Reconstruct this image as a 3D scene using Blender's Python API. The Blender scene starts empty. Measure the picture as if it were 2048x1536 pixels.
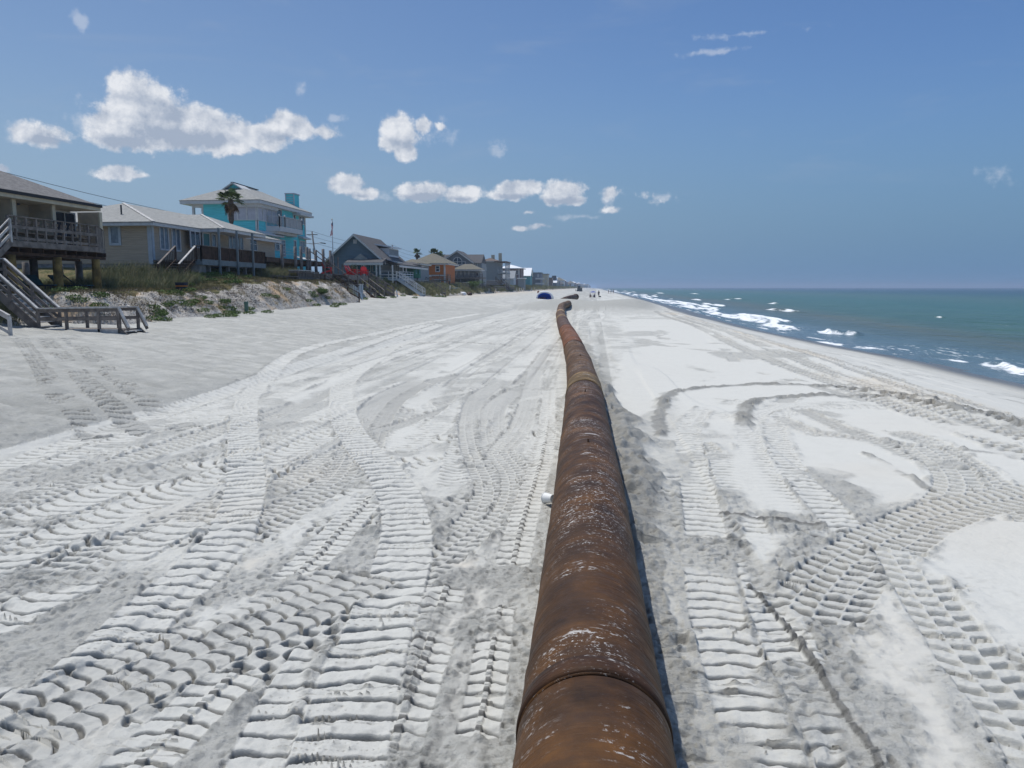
import bpy, bmesh, math, random
import numpy as np
from mathutils import Vector, Matrix

random.seed(7)
RNG = np.random.default_rng(11)
scene = bpy.context.scene
COL = scene.collection

# ------------------------------------------------------------------ camera
CAM = np.array([0.0, 0.0, 2.6])
F = 1540.0                                   # focal length in pixels of the 2048 px wide photograph
YAW = math.atan(0.107)                       # world +Y runs along the beach, +X towards the sea
PITCH = math.atan((768 - 574.5) / F)
fwd = np.array([-math.sin(YAW) * math.cos(PITCH), math.cos(YAW) * math.cos(PITCH), -math.sin(PITCH)])
rgt = np.array([math.cos(YAW), math.sin(YAW), 0.0])
upv = np.cross(rgt, fwd)
cd = bpy.data.cameras.new('camera')
cam = bpy.data.objects.new('camera', cd)
COL.objects.link(cam)
cam.matrix_world = Matrix(((rgt[0], upv[0], -fwd[0], CAM[0]), (rgt[1], upv[1], -fwd[1], CAM[1]),
                           (rgt[2], upv[2], -fwd[2], CAM[2]), (0, 0, 0, 1)))
cd.sensor_fit = 'HORIZONTAL'; cd.sensor_width = 36.0; cd.lens = F / 2048 * 36.0
cd.clip_start = 0.05; cd.clip_end = 60000
scene.camera = cam

def ray(px, py):
    return rgt * (px - 1024) / F + upv * (768 - py) / F + fwd
def PX(px, py, X):
    d = ray(px, py); return CAM + d * (X / d[0])
def PY(px, py, Y):
    d = ray(px, py); return CAM + d * (Y / d[1])
def PZ(px, py, Z=0.0):
    d = ray(px, py); return CAM + d * ((Z - CAM[2]) / d[2])

# ------------------------------------------------------------------ sun + sky
SUN_EL = math.radians(69); SUN_AZ = math.radians(-62)     # azimuth clockwise from +Y: inland, a little ahead of the camera
sd = Vector((math.sin(SUN_AZ) * math.cos(SUN_EL), math.cos(SUN_AZ) * math.cos(SUN_EL), math.sin(SUN_EL)))
sl = bpy.data.lights.new('sun', 'SUN'); sl.energy = 3.55; sl.angle = math.radians(0.53); sl.color = (1.0, 0.965, 0.91)
so = bpy.data.objects.new('sun', sl); COL.objects.link(so)
so.rotation_euler = sd.to_track_quat('Z', 'Y').to_euler(); so.location = (-20, -30, 60)

scene.view_settings.view_transform = 'Standard'; scene.view_settings.look = 'None'
scene.view_settings.gamma = 1.0; scene.view_settings.use_curve_mapping = False
scene.view_settings.exposure = 0.0
scene.cycles.max_bounces = 6; scene.cycles.diffuse_bounces = 3; scene.cycles.glossy_bounces = 3
scene.cycles.transparent_max_bounces = 8; scene.cycles.volume_bounces = 0
scene.cycles.caustics_reflective = False; scene.cycles.caustics_refractive = False
scene.cycles.sample_clamp_indirect = 4.0

world = bpy.data.worlds.new('World'); scene.world = world; world.use_nodes = True

class NT:
    """small helper around a node tree"""
    def __init__(s, tree):
        s.t = tree; s.n = tree.nodes; s.l = tree.links
    def new(s, typ, **kw):
        nd = s.n.new(typ)
        for k, v in kw.items(): setattr(nd, k, v)
        return nd
    def put(s, sock, v):
        if isinstance(v, bpy.types.NodeSocket): s.l.new(v, sock)
        elif isinstance(v, (tuple, list)) and len(v) == 3 and sock.type == 'RGBA': sock.default_value = (*v, 1)
        else: sock.default_value = v
    def math(s, op, a, b=0.0, c=None, clamp=False):
        nd = s.new('ShaderNodeMath', operation=op, use_clamp=clamp)
        s.put(nd.inputs[0], a); s.put(nd.inputs[1], b)
        if c is not None: s.put(nd.inputs[2], c)
        return nd.outputs[0]
    def vec(s, op, a, b=None, c=None):
        nd = s.new('ShaderNodeVectorMath', operation=op)
        s.put(nd.inputs[0], a)
        if b is not None: s.put(nd.inputs[1], b)
        if c is not None: s.put(nd.inputs[2], c)
        return nd.outputs['Value'] if op in ('LENGTH', 'DOT_PRODUCT', 'DISTANCE') else nd.outputs[0]
    def mix(s, f, a, b, mode='MIX'):
        nd = s.new('ShaderNodeMix', data_type='RGBA', blend_type=mode)
        s.put(nd.inputs[0], f); s.put(nd.inputs[6], a); s.put(nd.inputs[7], b)
        return nd.outputs[2]
    def ramp(s, f, stops, interp='LINEAR'):
        nd = s.new('ShaderNodeValToRGB'); cr = nd.color_ramp; cr.interpolation = interp
        while len(cr.elements) < len(stops): cr.elements.new(0.5)
        for e, (p, c) in zip(cr.elements, stops):
            e.position = p; e.color = (*c, 1) if isinstance(c, tuple) else (c, c, c, 1)
        s.put(nd.inputs[0], f); return nd.outputs[0]
    def noise(s, vec, scale, detail=3.0, rough=0.55, dist=0.0, dim='3D'):
        nd = s.new('ShaderNodeTexNoise', noise_dimensions=dim)
        if vec is not None: s.put(nd.inputs['Vector'], vec)
        nd.inputs['Scale'].default_value = scale; nd.inputs['Detail'].default_value = detail
        nd.inputs['Roughness'].default_value = rough; nd.inputs['Distortion'].default_value = dist
        return nd.outputs[0]
    def smooth(s, v, a, b):
        nd = s.new('ShaderNodeMapRange', interpolation_type='SMOOTHSTEP')
        s.put(nd.inputs[0], v); nd.inputs[1].default_value = a; nd.inputs[2].default_value = b
        return nd.outputs[0]

def build_world():
    t = NT(world.node_tree); world.node_tree.nodes.clear()
    sky = t.new('ShaderNodeTexSky', sky_type='NISHITA', sun_disc=False, sun_elevation=SUN_EL, sun_rotation=SUN_AZ,
                altitude=0.0, air_density=1.25, dust_density=0.6, ozone_density=2.2)
    tc = t.new('ShaderNodeTexCoord'); d = tc.outputs['Generated']
    sep = t.new('ShaderNodeSeparateXYZ'); t.put(sep.inputs[0], d)
    x, y, z = sep.outputs
    # sky colour trimmed to the camera's white balance: a touch less blue and darker low down
    side = t.smooth(x, -0.75, 0.55)                        # the sky is paler on the sun's side
    skyc = t.mix(1.0, sky.outputs[0], t.mix(side, SKY_TINT_L, SKY_TINT_R), 'MULTIPLY')
    skyc = t.mix(t.smooth(z, 0.26, -0.02), skyc, t.mix(side, SKY_LOW_L, SKY_LOW_R))
    skyc = t.mix(t.smooth(z, .40, .62), skyc, t.mix(1.0, skyc, (2.1, 1.85, 1.5), 'MULTIPLY'))   # dome above the frame brightened and warmed as added fill light
    # spherical coordinates (azimuth from +Y, elevation), in radians
    az = t.math('ARCTAN2', x, y); el = t.math('ARCSINE', z)
    cb = t.new('ShaderNodeCombineXYZ'); t.put(cb.inputs[0], az); t.put(cb.inputs[1], el); p = cb.outputs[0]
    n1 = t.noise(p, 26.0, 5.0, 0.62)
    warp = t.vec('MULTIPLY_ADD', n1, (0.012, 0.012, 0), p)
    field = None; shade = None
    def azel(px, py):
        v = ray(px, py); v = v / np.linalg.norm(v)
        return math.atan2(v[0], v[1]), math.asin(v[2])
    def blob(px, py, rx, ry, w):
        a, e = azel(px, py); k = F * 1.0
        ra, re = rx / k, ry / k
        q = t.vec('MULTIPLY_ADD', warp, (1 / ra, 1 / re, 0), (-(a + .006) / ra, -(e + .006) / re, 0))
        return t.math('MULTIPLY_ADD', t.vec('LENGTH', q), -w, w)          # w at the centre, 0 on the ellipse
    for b in CLOUDS:
        v = blob(*b)
        field = v if field is None else t.math('SMOOTH_MAX', field, v, 0.12)
    for b in SHADES:
        v = blob(*b)
        shade = v if shade is None else t.math('MAXIMUM', shade, v)
    n2 = t.noise(p, 27.0, 9.0, 0.64)
    n2b = t.noise(t.vec('ADD', p, (0.006, -0.010, 0)), 27.0, 9.0, 0.64)
    big = t.noise(p, 17.0, 3.0, 0.5)
    dens = t.math('ADD', field, t.math('MULTIPLY', t.math('SUBTRACT', n2, 0.48), 1.6))
    mask = t.smooth(dens, 0.0, 0.36)
    relief = t.math('MULTIPLY', t.math('SUBTRACT', n2, n2b), 2.6)
    lit = t.math('ADD', t.math('ADD', 0.62, relief), t.math('MULTIPLY', t.math('SUBTRACT', big, 0.5), 1.7))
    lit = t.math('SUBTRACT', lit, t.math('MULTIPLY', t.math('MAXIMUM', shade, 0.0), 1.25), clamp=True)
    cc = t.mix(lit, CLOUD_DARK, CLOUD_LIT)
    faint = None                                               # shreds and half dissolved puffs
    for b in FAINT:
        v = blob(*b); faint = v if faint is None else t.math('MAXIMUM', faint, v)
    fd = t.math('ADD', faint, t.math('MULTIPLY', t.math('SUBTRACT', n2, 0.5), 3.2))
    skyc = t.mix(t.math('MULTIPLY', t.smooth(fd, 0.1, 0.75), 0.42), skyc, (6.6, 7.1, 8.0))
    out = t.mix(t.math('MULTIPLY', mask, 0.96), skyc, cc)
    # thin high cirrus
    ci = t.noise(t.vec('MULTIPLY', p, (3.0, 14.0, 1)), 1.7, 5.0, 0.6, 0.6)
    cim = t.math('MULTIPLY', t.smooth(ci, 0.52, 0.80), 0.22)
    cim = t.math('MULTIPLY', cim, t.smooth(el, 0.04, 0.2))
    out = t.mix(cim, out, CLOUD_DARK)
    bg = t.new('ShaderNodeBackground'); t.put(bg.inputs[0], out); bg.inputs[1].default_value = SKY_STR
    o = t.new('ShaderNodeOutputWorld'); t.l.new(bg.outputs[0], o.inputs[0])

SKY_STR = 0.10
SKY_TINT_L = (.66, .72, .84); SKY_TINT_R = (.51, .68, .95)
SKY_LOW_L = (2.5, 3.7, 5.3); SKY_LOW_R = (1.25, 2.5, 4.3)
CLOUD_LIT = (8.2, 8.4, 8.8); CLOUD_DARK = (3.7, 4.35, 5.5)
CLOUDS = [(265, 192, 48, 42, 1), (305, 220, 62, 52, 1), (250, 243, 62, 42, 1), (230, 272, 45, 28, 1), (345, 258, 90, 46, 1.1),
          (405, 252, 55, 42, 1), (455, 268, 58, 40, 1), (475, 298, 36, 16, .8), (525, 275, 60, 28, 1), (572, 252, 42, 30, 1),
          (608, 262, 30, 20, .7), (645, 265, 28, 16, .6), (310, 288, 105, 16, .7),
          (800, 262, 44, 40, 1), (812, 300, 24, 22, .8), (845, 250, 24, 18, .8), (880, 255, 14, 10, .6), (775, 285, 24, 20, .8),
          (92, 268, 42, 24, .7), (60, 270, 30, 14, .4), (238, 346, 42, 16, .8), (272, 352, 24, 8, .6),
          (690, 370, 44, 22, .9), (730, 388, 32, 15, .8), (845, 384, 62, 22, .9), (922, 388, 46, 18, .9), (880, 378, 26, 14, .7),
          (1032, 380, 46, 22, .9), (1062, 374, 26, 16, .7), (1000, 392, 32, 12, .6), (1130, 384, 46, 25, .9), (1108, 396, 32, 14, .7),
          (1150, 400, 28, 12, .7), (1223, 385, 18, 15, .55), (1222, 421, 24, 9, .5), (1330, 394, 26, 12, .18),
          (1080, 452, 24, 6, .5), (1040, 455, 17, 5, .45), (1058, 425, 14, 4, .3),
          (2, 338, 18, 8, .5)
          ]
FAINT = [(1330, 394, 30, 14, 1), (600, 180, 18, 18, .7), (160, 40, 16, 20, .7), (670, 236, 20, 10, .8), (992, 305, 26, 28, .9), (640, 262, 40, 24, .9),
         (190, 240, 40, 40, .7), (880, 268, 40, 30, .7), (1440, 103, 70, 7, .55), (1500, 66, 110, 6, .4), (1160, 435, 60, 8, .6), (1223, 390, 30, 20, .8), (60, 268, 46, 22, .8), (760, 395, 40, 16, .7), (960, 388, 40, 14, .7), (2000, 360, 60, 22, .3)]
SHADES = [(330, 272, 110, 26, .9), (240, 280, 50, 18, .8), (420, 278, 60, 20, .7), (340, 225, 38, 26, .5), (850, 396, 60, 10, .9),
          (925, 398, 40, 8, .8), (1020, 394, 46, 8, .8), (1130, 402, 46, 9, .8), (805, 285, 30, 20, .5), (720, 392, 40, 9, .7),
          (560, 275, 40, 14, .6), (90, 282, 40, 8, .6)]
build_world()

# ------------------------------------------------------------------ object helpers
def tag(o, label=None, cat=None, group=None, kind=None):
    if label: o['label'] = label
    if cat: o['category'] = cat
    if group: o['group'] = group
    if kind: o['kind'] = kind
    return o
def thing(name, label, cat, loc=(0, 0, 0), group=None, rz=0.0):
    o = bpy.data.objects.new(name, None); COL.objects.link(o)
    o.location = tuple(float(v) for v in loc); o.rotation_euler = (0, 0, rz); o.empty_display_size = 0.3
    return tag(o, label, cat, group)
def copy_tree(o, parent=None):
    c = o.copy(); COL.objects.link(c)
    if parent is not None: c.parent = parent
    for ch in list(o.children): copy_tree(ch, c)
    return c

class MB:
    """collects polygons in world coordinates; build() makes one mesh object (relative to its parent's location)"""
    def __init__(s): s.v = []; s.f = []
    def add(s, vs, fs):
        b = len(s.v); s.v += [tuple(map(float, p)) for p in vs]; s.f += [tuple(b + i for i in f) for f in fs]; return s
    def box(s, lo, hi):
        x0, y0, z0 = [min(a, b) for a, b in zip(lo, hi)]; x1, y1, z1 = [max(a, b) for a, b in zip(lo, hi)]
        return s.add([(x0, y0, z0), (x1, y0, z0), (x1, y1, z0), (x0, y1, z0), (x0, y0, z1), (x1, y0, z1), (x1, y1, z1), (x0, y1, z1)],
                     [(0, 3, 2, 1), (4, 5, 6, 7), (0, 1, 5, 4), (1, 2, 6, 5), (2, 3, 7, 6), (3, 0, 4, 7)])
    def prism(s, pts, off):
        """extrude a planar polygon by a vector"""
        n = len(pts); p = [np.array(q, float) for q in pts]; o = np.array(off, float)
        s.add(list(p) + [q + o for q in p], [tuple(range(n))[::-1], tuple(range(n, 2 * n))] +
              [(i, (i + 1) % n, n + (i + 1) % n, n + i) for i in range(n)]); return s
    def bar(s, a, b, w, h=None, up=(0, 0, 1)):
        """rectangular beam from a to b; w sideways, h along up"""
        h = w if h is None else h
        a = np.array(a, float); b = np.array(b, float); d = b - a; L = np.linalg.norm(d)
        if L < 1e-6: return s
        d /= L; u = np.array(up, float)
        if abs(np.dot(d, u)) > .98: u = np.array((1.0, 0, 0))
        r = np.cross(d, u); r /= np.linalg.norm(r); u = np.cross(r, d)
        r *= w / 2; u *= h / 2
        c = [a - r - u, a + r - u, a + r + u, a - r + u, b - r - u, b + r - u, b + r + u, b - r + u]
        return s.add(c, [(0, 3, 2, 1), (4, 5, 6, 7), (0, 1, 5, 4), (1, 2, 6, 5), (2, 3, 7, 6), (3, 0, 4, 7)])
    def tube(s, pts, rad, n=10, caps=True):
        pts = [np.array(p, float) for p in pts]; rads = rad if hasattr(rad, '__len__') else [rad] * len(pts)
        base = len(s.v); prev = None
        for i, p in enumerate(pts):
            d = pts[min(i + 1, len(pts) - 1)] - pts[max(i - 1, 0)]; d /= (np.linalg.norm(d) + 1e-9)
            if prev is None: u = np.array((0, 0, 1.0)) if abs(d[2]) < .9 else np.array((1.0, 0, 0))
            else: u = prev
            r = np.cross(d, u); r /= np.linalg.norm(r); u = np.cross(r, d); prev = u
            for k in range(n):
                a = 2 * math.pi * k / n; s.v.append(tuple(p + rads[i] * (math.cos(a) * r + math.sin(a) * u)))
        for i in range(len(pts) - 1):
            for k in range(n):
                a = base + i * n + k; b = base + i * n + (k + 1) % n
                s.f.append((a, b, b + n, a + n))
        if caps:
            s.f.append(tuple(range(base, base + n))[::-1]); e = base + (len(pts) - 1) * n; s.f.append(tuple(range(e, e + n)))
        return s
    def lathe(s, prof, n=24, loc=(0, 0, 0)):
        base = len(s.v); m = len(prof)
        for k in range(n):
            a = 2 * math.pi * k / n
            for r, z in prof: s.v.append((loc[0] + r * math.cos(a), loc[1] + r * math.sin(a), loc[2] + z))
        for k in range(n):
            for i in range(m - 1):
                a = base + k * m + i; b = base + ((k + 1) % n) * m + i; s.f.append((a, b, b + 1, a + 1))
        return s
    def build(s, name, m, parent=None, smooth=False, origin=None, bevel=0.0):
        me = bpy.data.meshes.new(name)
        o = bpy.data.objects.new(name, me); COL.objects.link(o)
        off = np.zeros(3)
        if parent is not None:
            o.parent = parent; q = parent
            while q is not None: off += np.array(q.location); q = q.parent
        elif origin is not None: off = np.array(origin, float); o.location = tuple(off)
        if parent is not None and origin is not None:
            o.location = tuple(np.array(origin) - off); off = np.array(origin, float)
        v = np.array(s.v) - off if s.v else []
        me.from_pydata([tuple(p) for p in v], [], s.f); me.materials.append(m); me.update()
        bm = bmesh.new(); bm.from_mesh(me)
        if bevel > 0:
            bmesh.ops.remove_doubles(bm, verts=bm.verts, dist=1e-5)
        bmesh.ops.recalc_face_normals(bm, faces=bm.faces)
        if bevel > 0:
            es = [e for e in bm.edges if len(e.link_faces) == 2 and e.calc_face_angle(0) > 0.5]
            bmesh.ops.bevel(bm, geom=es, offset=bevel, segments=2, affect='EDGES', profile=0.7)
        bm.to_mesh(me); bm.free()
        if smooth: me.polygons.foreach_set('use_smooth', [True] * len(me.polygons))
        return o

# ------------------------------------------------------------------ numpy noise
_TAB = RNG.random((512, 512)).astype(np.float32)
def vnoise(x, y, wl, seed=0):
    """smooth value noise in -1..1 with wavelength wl"""
    x = np.asarray(x, np.float64) / wl + 37.3 * seed + 1000; y = np.asarray(y, np.float64) / wl + 91.7 * seed + 1000
    xi = np.floor(x).astype(np.int64); yi = np.floor(y).astype(np.int64)
    fx = (x - xi).astype(np.float32); fy = (y - yi).astype(np.float32)
    fx = fx * fx * (3 - 2 * fx); fy = fy * fy * (3 - 2 * fy)
    x0 = xi & 511; x1 = (xi + 1) & 511; y0 = yi & 511; y1 = (yi + 1) & 511
    a = _TAB[y0, x0]; b = _TAB[y0, x1]; c = _TAB[y1, x0]; d = _TAB[y1, x1]
    r = a + (b - a) * fx; q = c + (d - c) * fx
    return (r + (q - r) * fy) * 2 - 1
def fbm(x, y, wl, oct=4, seed=0, gain=.5):
    r = 0; g = 1.0; t = 0
    for k in range(oct):
        r = r + vnoise(x, y, wl / 2 ** k, seed + k) * g; t += g; g *= gain
    return r / t
def sstep(a, b, x):
    t = np.clip((x - a) / (b - a), 0, 1); return t * t * (3 - 2 * t)

# ------------------------------------------------------------------ materials
def mat(name, color=(.5, .5, .5), rough=.8, metal=0.0, var=0.0, scale=3.0, bump=0.0, bscale=20.0, spec=0.3, color2=None):
    """procedural material: noise-varied colour and bump in object space"""
    m = bpy.data.materials.new(name); m.use_nodes = True; t = NT(m.node_tree); b = t.n['Principled BSDF']
    b.inputs['Roughness'].default_value = rough; b.inputs['Metallic'].default_value = metal
    b.inputs['Specular IOR Level'].default_value = spec
    tc = t.new('ShaderNodeTexCoord'); co = tc.outputs['Object']
    if var > 0 or color2:
        n = t.noise(co, scale, 5.0, .6)
        c2 = color2 or tuple(c * (1 - var) for c in color); c1 = color if color2 else tuple(min(1, c * (1 + var * .6)) for c in color)
        t.put(b.inputs['Base Color'], t.mix(t.smooth(n, .35, .65), c1, c2))
    else: b.inputs['Base Color'].default_value = (*color, 1)
    if bump > 0:
        bp = t.new('ShaderNodeBump'); bp.inputs['Strength'].default_value = 1.0; bp.inputs['Distance'].default_value = bump
        t.put(bp.inputs['Height'], t.noise(co, bscale, 4.0, .6)); t.put(b.inputs['Normal'], bp.outputs[0])
    return m
# ================================================================== THE SETTING: beach, sea
def shoreX(Y):
    return np.interp(Y, [10, 34, 42, 50, 58, 74, 82, 110, 185, 300, 620, 1100], [22.6, 22.1, 21.9, 21.6, 20.3, 19.0, 18.5, 18.1, 18.8, 19.2, 19.6, 18.5]) + .25 * vnoise(Y, Y * 0, 7, 4)
def toeX(Y):
    return -22.0 - 3.0 * sstep(40, 220, Y) - 2.6 * sstep(25.5, 27.5, Y) * sstep(34.0, 32.3, Y) - 2.0 * sstep(71.5, 76, Y) * sstep(114, 102, Y) + 0.35 * vnoise(Y, Y * 0, 9, 5) + 0.25 * vnoise(Y, Y * 0, 3, 6)
SEA_Z = -1.9

def base_height(X, Y):
    """large shape of the beach"""
    old = sstep(96, 118, Y)                                   # beyond the mound the old beach, not yet filled
    left = np.clip((-9.0 - X) / 13.5, 0, 1.35)
    zl = left * (0.78 + 0.5 * sstep(30, 90, Y)) + .10 * sstep(0, .05, left)
    sx = shoreX(Y); crest = 8.2 + .5 * vnoise(X * 0, Y, 25, 8)
    k = np.clip((X - crest) / (sx - crest), 0, 3)
    zr = SEA_Z * (1 - (1 - np.minimum(k, 1)) ** 1.45 + .35 * np.maximum(k - 1, 0) + .10 * k * (k < 1) * 0) - .06 * k
    z_new = np.where(X < 0, zl, zr)
    k2 = np.clip((X + 22) / (sx + 22), 0, 3)
    z_old = 1.15 + (SEA_Z - 1.15) * k2 ** 1.15
    z = z_new * (1 - old) + z_old * old
    # mound of dumped sand across the pipe
    cy = 93 + .012 * (X + 4) ** 2 + 1.5 * vnoise(X, X * 0, 6, 9)
    d = (Y - cy)
    hm = (1.05 + .2 * vnoise(X, X * 0, 4, 10)) * sstep(10.0, 4.5, X) * sstep(-13, -4, X)
    prof = np.where(d < 0, sstep(-5.0, 0, d), sstep(13, 0, d))
    z = z + hm * prof
    return z

def make_beach():
    # rows: one per half pixel of the render, capped near by; columns linear in X across each row
    Ys = [-8.0]
    while Ys[-1] < 2600:
        y = Ys[-1]
        if y < 2.5: dy = .08
        elif y < 3.4: dy = .02
        elif y < 52: dy = min(max(.0065, y * y / 2002 * .5), .085)
        else: dy = min(y * y / 2002 * .4, 25)
        Ys.append(y + dy)
    Y = np.array(Ys); NC = 1500
    xl = np.maximum(-26.5, -1.02 * (Y + 1.5)); xr = np.minimum(30.0, .66 * (Y + 2.0))
    xl = np.where(Y < 2.5, -26.5 + (Y * 0), xl); xr = np.where(Y < 2.5, 30.0, xr)
    # ease the near rows in from the full width so the sheet has no step
    e = sstep(1.0, 2.5, Y); e2 = sstep(2.5, 1.0, Y)
    xl = np.where(Y < 2.5, -26.5 * e2 + -1.02 * (Y + 1.5) * (1 - e2), xl); xr = np.where(Y < 2.5, 30 * e2 + .66 * (Y + 2) * (1 - e2), xr)
    u = np.linspace(0, 1, NC)
    X = (xl[:, None] + (xr - xl)[:, None] * u[None, :]).astype(np.float64)
    YY = np.repeat(Y[:, None], NC, 1)
    NR = len(Y)
    print('beach grid', NR, NC)
    cell = np.maximum(np.gradient(Y), 0)[:, None]                     # sampling distance along Y
    cx = ((xr - xl) / NC)[:, None]
    base = base_height(X, YY)
    dz = np.zeros_like(X); damp_shade = np.zeros(X.shape, np.float32); tan = np.zeros(X.shape, np.float32)
    def amp(wl):                                                      # fade out what the grid cannot carry
        return np.clip((wl / np.maximum(cell, cx) - 1.6) / 1.5, 0, 1)
    # ---- where the surface is disturbed (1) or smooth dry (0)
    nl = fbm(X * 1.0, YY * .45, 3.2, 3, 21); nbig = fbm(X, YY * .35, 9, 2, 27)
    rough = .30 + .45 * sstep(-.15, .25, fbm(X * 1.2, YY * .6, 1.6, 3, 23))
    flatL = sstep(-9.6, -9.1, X) * sstep(.8, -.4, X)
    rough = np.where(X < -9.3, .85 + .15 * nl, rough)
    right = sstep(1.2, 2.2, X)
    rr = sstep(.02, .22, nl + .35 * nbig - .16 + .3 * sstep(15, 8, YY) * 0)
    rough = rough * (1 - right) + right * (rr * .85); rough = np.maximum(rough, .75 * sstep(.5, .8, X) * sstep(3.0, 1.9, X + .3 * nl) * sstep(16, 10, YY))
    wash = sstep(9.5, 12.0, X)
    rough = rough * (1 - wash) + .12 * wash
    rough = np.maximum(rough, .8 * sstep(60, 88, YY) * sstep(97, 90, YY) * sstep(10, 6, X) * sstep(-12, -5, X))
    # ---- smooth panels of dry sand, traced as polygons on the ground
    def poly_mask(px, soft=.22, z=0.0):
        P = [PZ(a, b, z)[:2] for a, b in px]
        lo = np.min(P, 0) - .5; hi = np.max(P, 0) + .5
        j0, j1 = np.searchsorted(Y, [lo[1], hi[1]]); sl = slice(j0, j1)
        x = X[sl] + .16 * vnoise(X[sl], YY[sl], .5, 51) + .06 * vnoise(X[sl], YY[sl], .12, 52); y = YY[sl] + .12 * vnoise(X[sl], YY[sl], .45, 53)
        inside = np.zeros(x.shape, bool); dist = np.full(x.shape, 9.0)
        n = len(P)
        for i in range(n):
            (x0, y0), (x1, y1) = P[i], P[(i + 1) % n]
            c = ((y0 > y) != (y1 > y)) & (x < (x1 - x0) * (y - y0) / (y1 - y0 + 1e-12) + x0); inside ^= c
            dx, dy = x1 - x0, y1 - y0; L = dx * dx + dy * dy + 1e-12
            tt = np.clip(((x - x0) * dx + (y - y0) * dy) / L, 0, 1)
            dist = np.minimum(dist, np.hypot(x - x0 - tt * dx, y - y0 - tt * dy))
        m = np.where(inside, sstep(0, soft, dist), 0)
        return sl, m * .92
    # ---- tracks
    def catmull(P, step=.06):
        P = [np.array(p, float) for p in P]; P = [2 * P[0] - P[1]] + P + [2 * P[-1] - P[-2]]; out = []
        for i in range(1, len(P) - 2):
            n = max(2, int(np.linalg.norm(P[i + 1] - P[i]) / step))
            for k in range(n):
                q = k / n
                out.append(.5 * ((2 * P[i]) + (-P[i - 1] + P[i + 1]) * q + (2 * P[i - 1] - 5 * P[i] + 4 * P[i + 1] - P[i + 2]) * q * q + (-P[i - 1] + 3 * P[i] - 3 * P[i + 1] + P[i + 2]) * q ** 3))
        out.append(P[-2]); return np.array(out)
    def each_chunk(pts, half, n=14):
        seg = np.hypot(*np.diff(pts, axis=0).T); S = np.concatenate([[0], np.cumsum(seg)])
        T = np.gradient(pts, axis=0); T /= np.hypot(T[:, 0], T[:, 1])[:, None] + 1e-9
        for a in range(0, len(pts), n):
            b = min(len(pts), a + n); c = pts[a:b]
            lo = c.min(0) - half; hi = c.max(0) + half
            if hi[1] < Y[0] or lo[1] > Y[-1]: continue
            j0, j1 = np.searchsorted(Y, [lo[1], hi[1]])
            if j1 <= j0: continue
            w0 = (lo[0] - xl[j0:j1]) / (xr - xl)[j0:j1]; w1 = (hi[0] - xl[j0:j1]) / (xr - xl)[j0:j1]
            i0 = int(np.clip(w0.min() * NC - 1, 0, NC)); i1 = int(np.clip(w1.max() * NC + 2, 0, NC))
            if i1 <= i0: continue
            sl = (slice(j0, j1), slice(i0, i1)); x = X[sl]; y = YY[sl]
            D = (x[..., None] - c[:, 0]) ** 2 + (y[..., None] - c[:, 1]) ** 2
            k = D.argmin(-1)
            # vertices nearer to a neighbouring chunk are left to it
            kk = a + k; tx = T[kk, 0]; ty = T[kk, 1]; rx = x - pts[kk, 0]; ry = y - pts[kk, 1]
            al = rx * tx + ry * ty; t = rx * ty - ry * tx
            st = .5 * (seg.mean() if len(seg) else .06) * 1.05
            own = (np.abs(al) <= np.maximum(st, .02)) & (np.abs(t) < half)
            yield sl, S[kk] + al, t, own
    def A(sl, wl):
        c = np.maximum(cell[sl[0]], cx[sl[0]]); return np.clip((wl / c - .9) / 1.2, 0, 1)
    def dozer(P, w=.56, pitch=.205, depth=.040, chain=False, keep=.0, bow=.05, seed=1, spoil=.022, dz0=-.012, dmp=.0, hide=0.0, rg=.16):
        pts = catmull(P); h = w / 2
        for sl, s, t, own in each_chunk(pts, h + .22):
            tt = t / h; x = X[sl]; y = YY[sl]
            ew = h * (1 + .03 * vnoise(s, s * 0, .3, seed + 3)) ; te = np.abs(t) / ew
            edge = sstep(1.04, .93, te)
            ph = (s - bow * tt * tt + .018 * vnoise(x, y, .3, seed) + .007 * vnoise(x, y, .07, seed + 11)) / pitch
            fr = ph - np.floor(ph)
            dcol = depth * (1 + .35 * vnoise(s, t, .6, seed + 1))
            groove = sstep(.70, .80, fr) * sstep(1.0, .93, fr)
            crumb = np.clip(vnoise(x, y, .10, seed + 12) - .55, 0, 1) * .5
            plate = .55 + .12 * np.sin(np.clip(fr / .72, 0, 1) * math.pi) + .25 * vnoise(x, y, .16, seed + 13)
            hgt = dz0 + dcol * plate * (1 - groove) - groove * dcol * (.75 - crumb)
            if chain:
                c2 = sstep(.17, .13, np.abs(tt)); f2 = (ph * 2) % 1
                hgt = hgt * (1 - c2) + c2 * (dz0 + .030 * sstep(.15, .3, f2) * sstep(.95, .8, f2) + .006)
            hgt = hgt * A(sl, pitch * .55) + dz0 * .3 * (1 - A(sl, pitch * .55))
            hgt = hgt + .006 * vnoise(x, y, .07, seed + 5) + .010 * (np.abs(tt) ** 4)
            sp = sstep(.93, 1.08, te) * sstep(1 + .15 / h, 1 + .05 / h, te)
            spn = np.clip(.35 + .9 * vnoise(x, y, .13, seed + 6), 0, 1.6) * (.6 + .4 * vnoise(s, s * 0, 1.1, seed + 8))
            br = np.ones_like(s)
            if hide > 0: br = sstep(-.15, .1, vnoise(s, t * 2, 1.1, seed + 9) + 1 - 2 * hide)
            m = own * edge * br
            dz[sl] = dz[sl] * (1 - m) + hgt * m
            dz[sl] += own * sp * spoil * spn * br
            rough[sl] = rough[sl] * (1 - m) + rg * m; rough[sl] = np.maximum(rough[sl], own * sp * np.clip(.15 + .65 * spn, 0, .8) * br)
            damp_shade[sl] = damp_shade[sl] * (1 - m) + m * (dmp + (1 - .5 * dmp) * groove * 1.15 * A(sl, pitch * .5))
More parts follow.
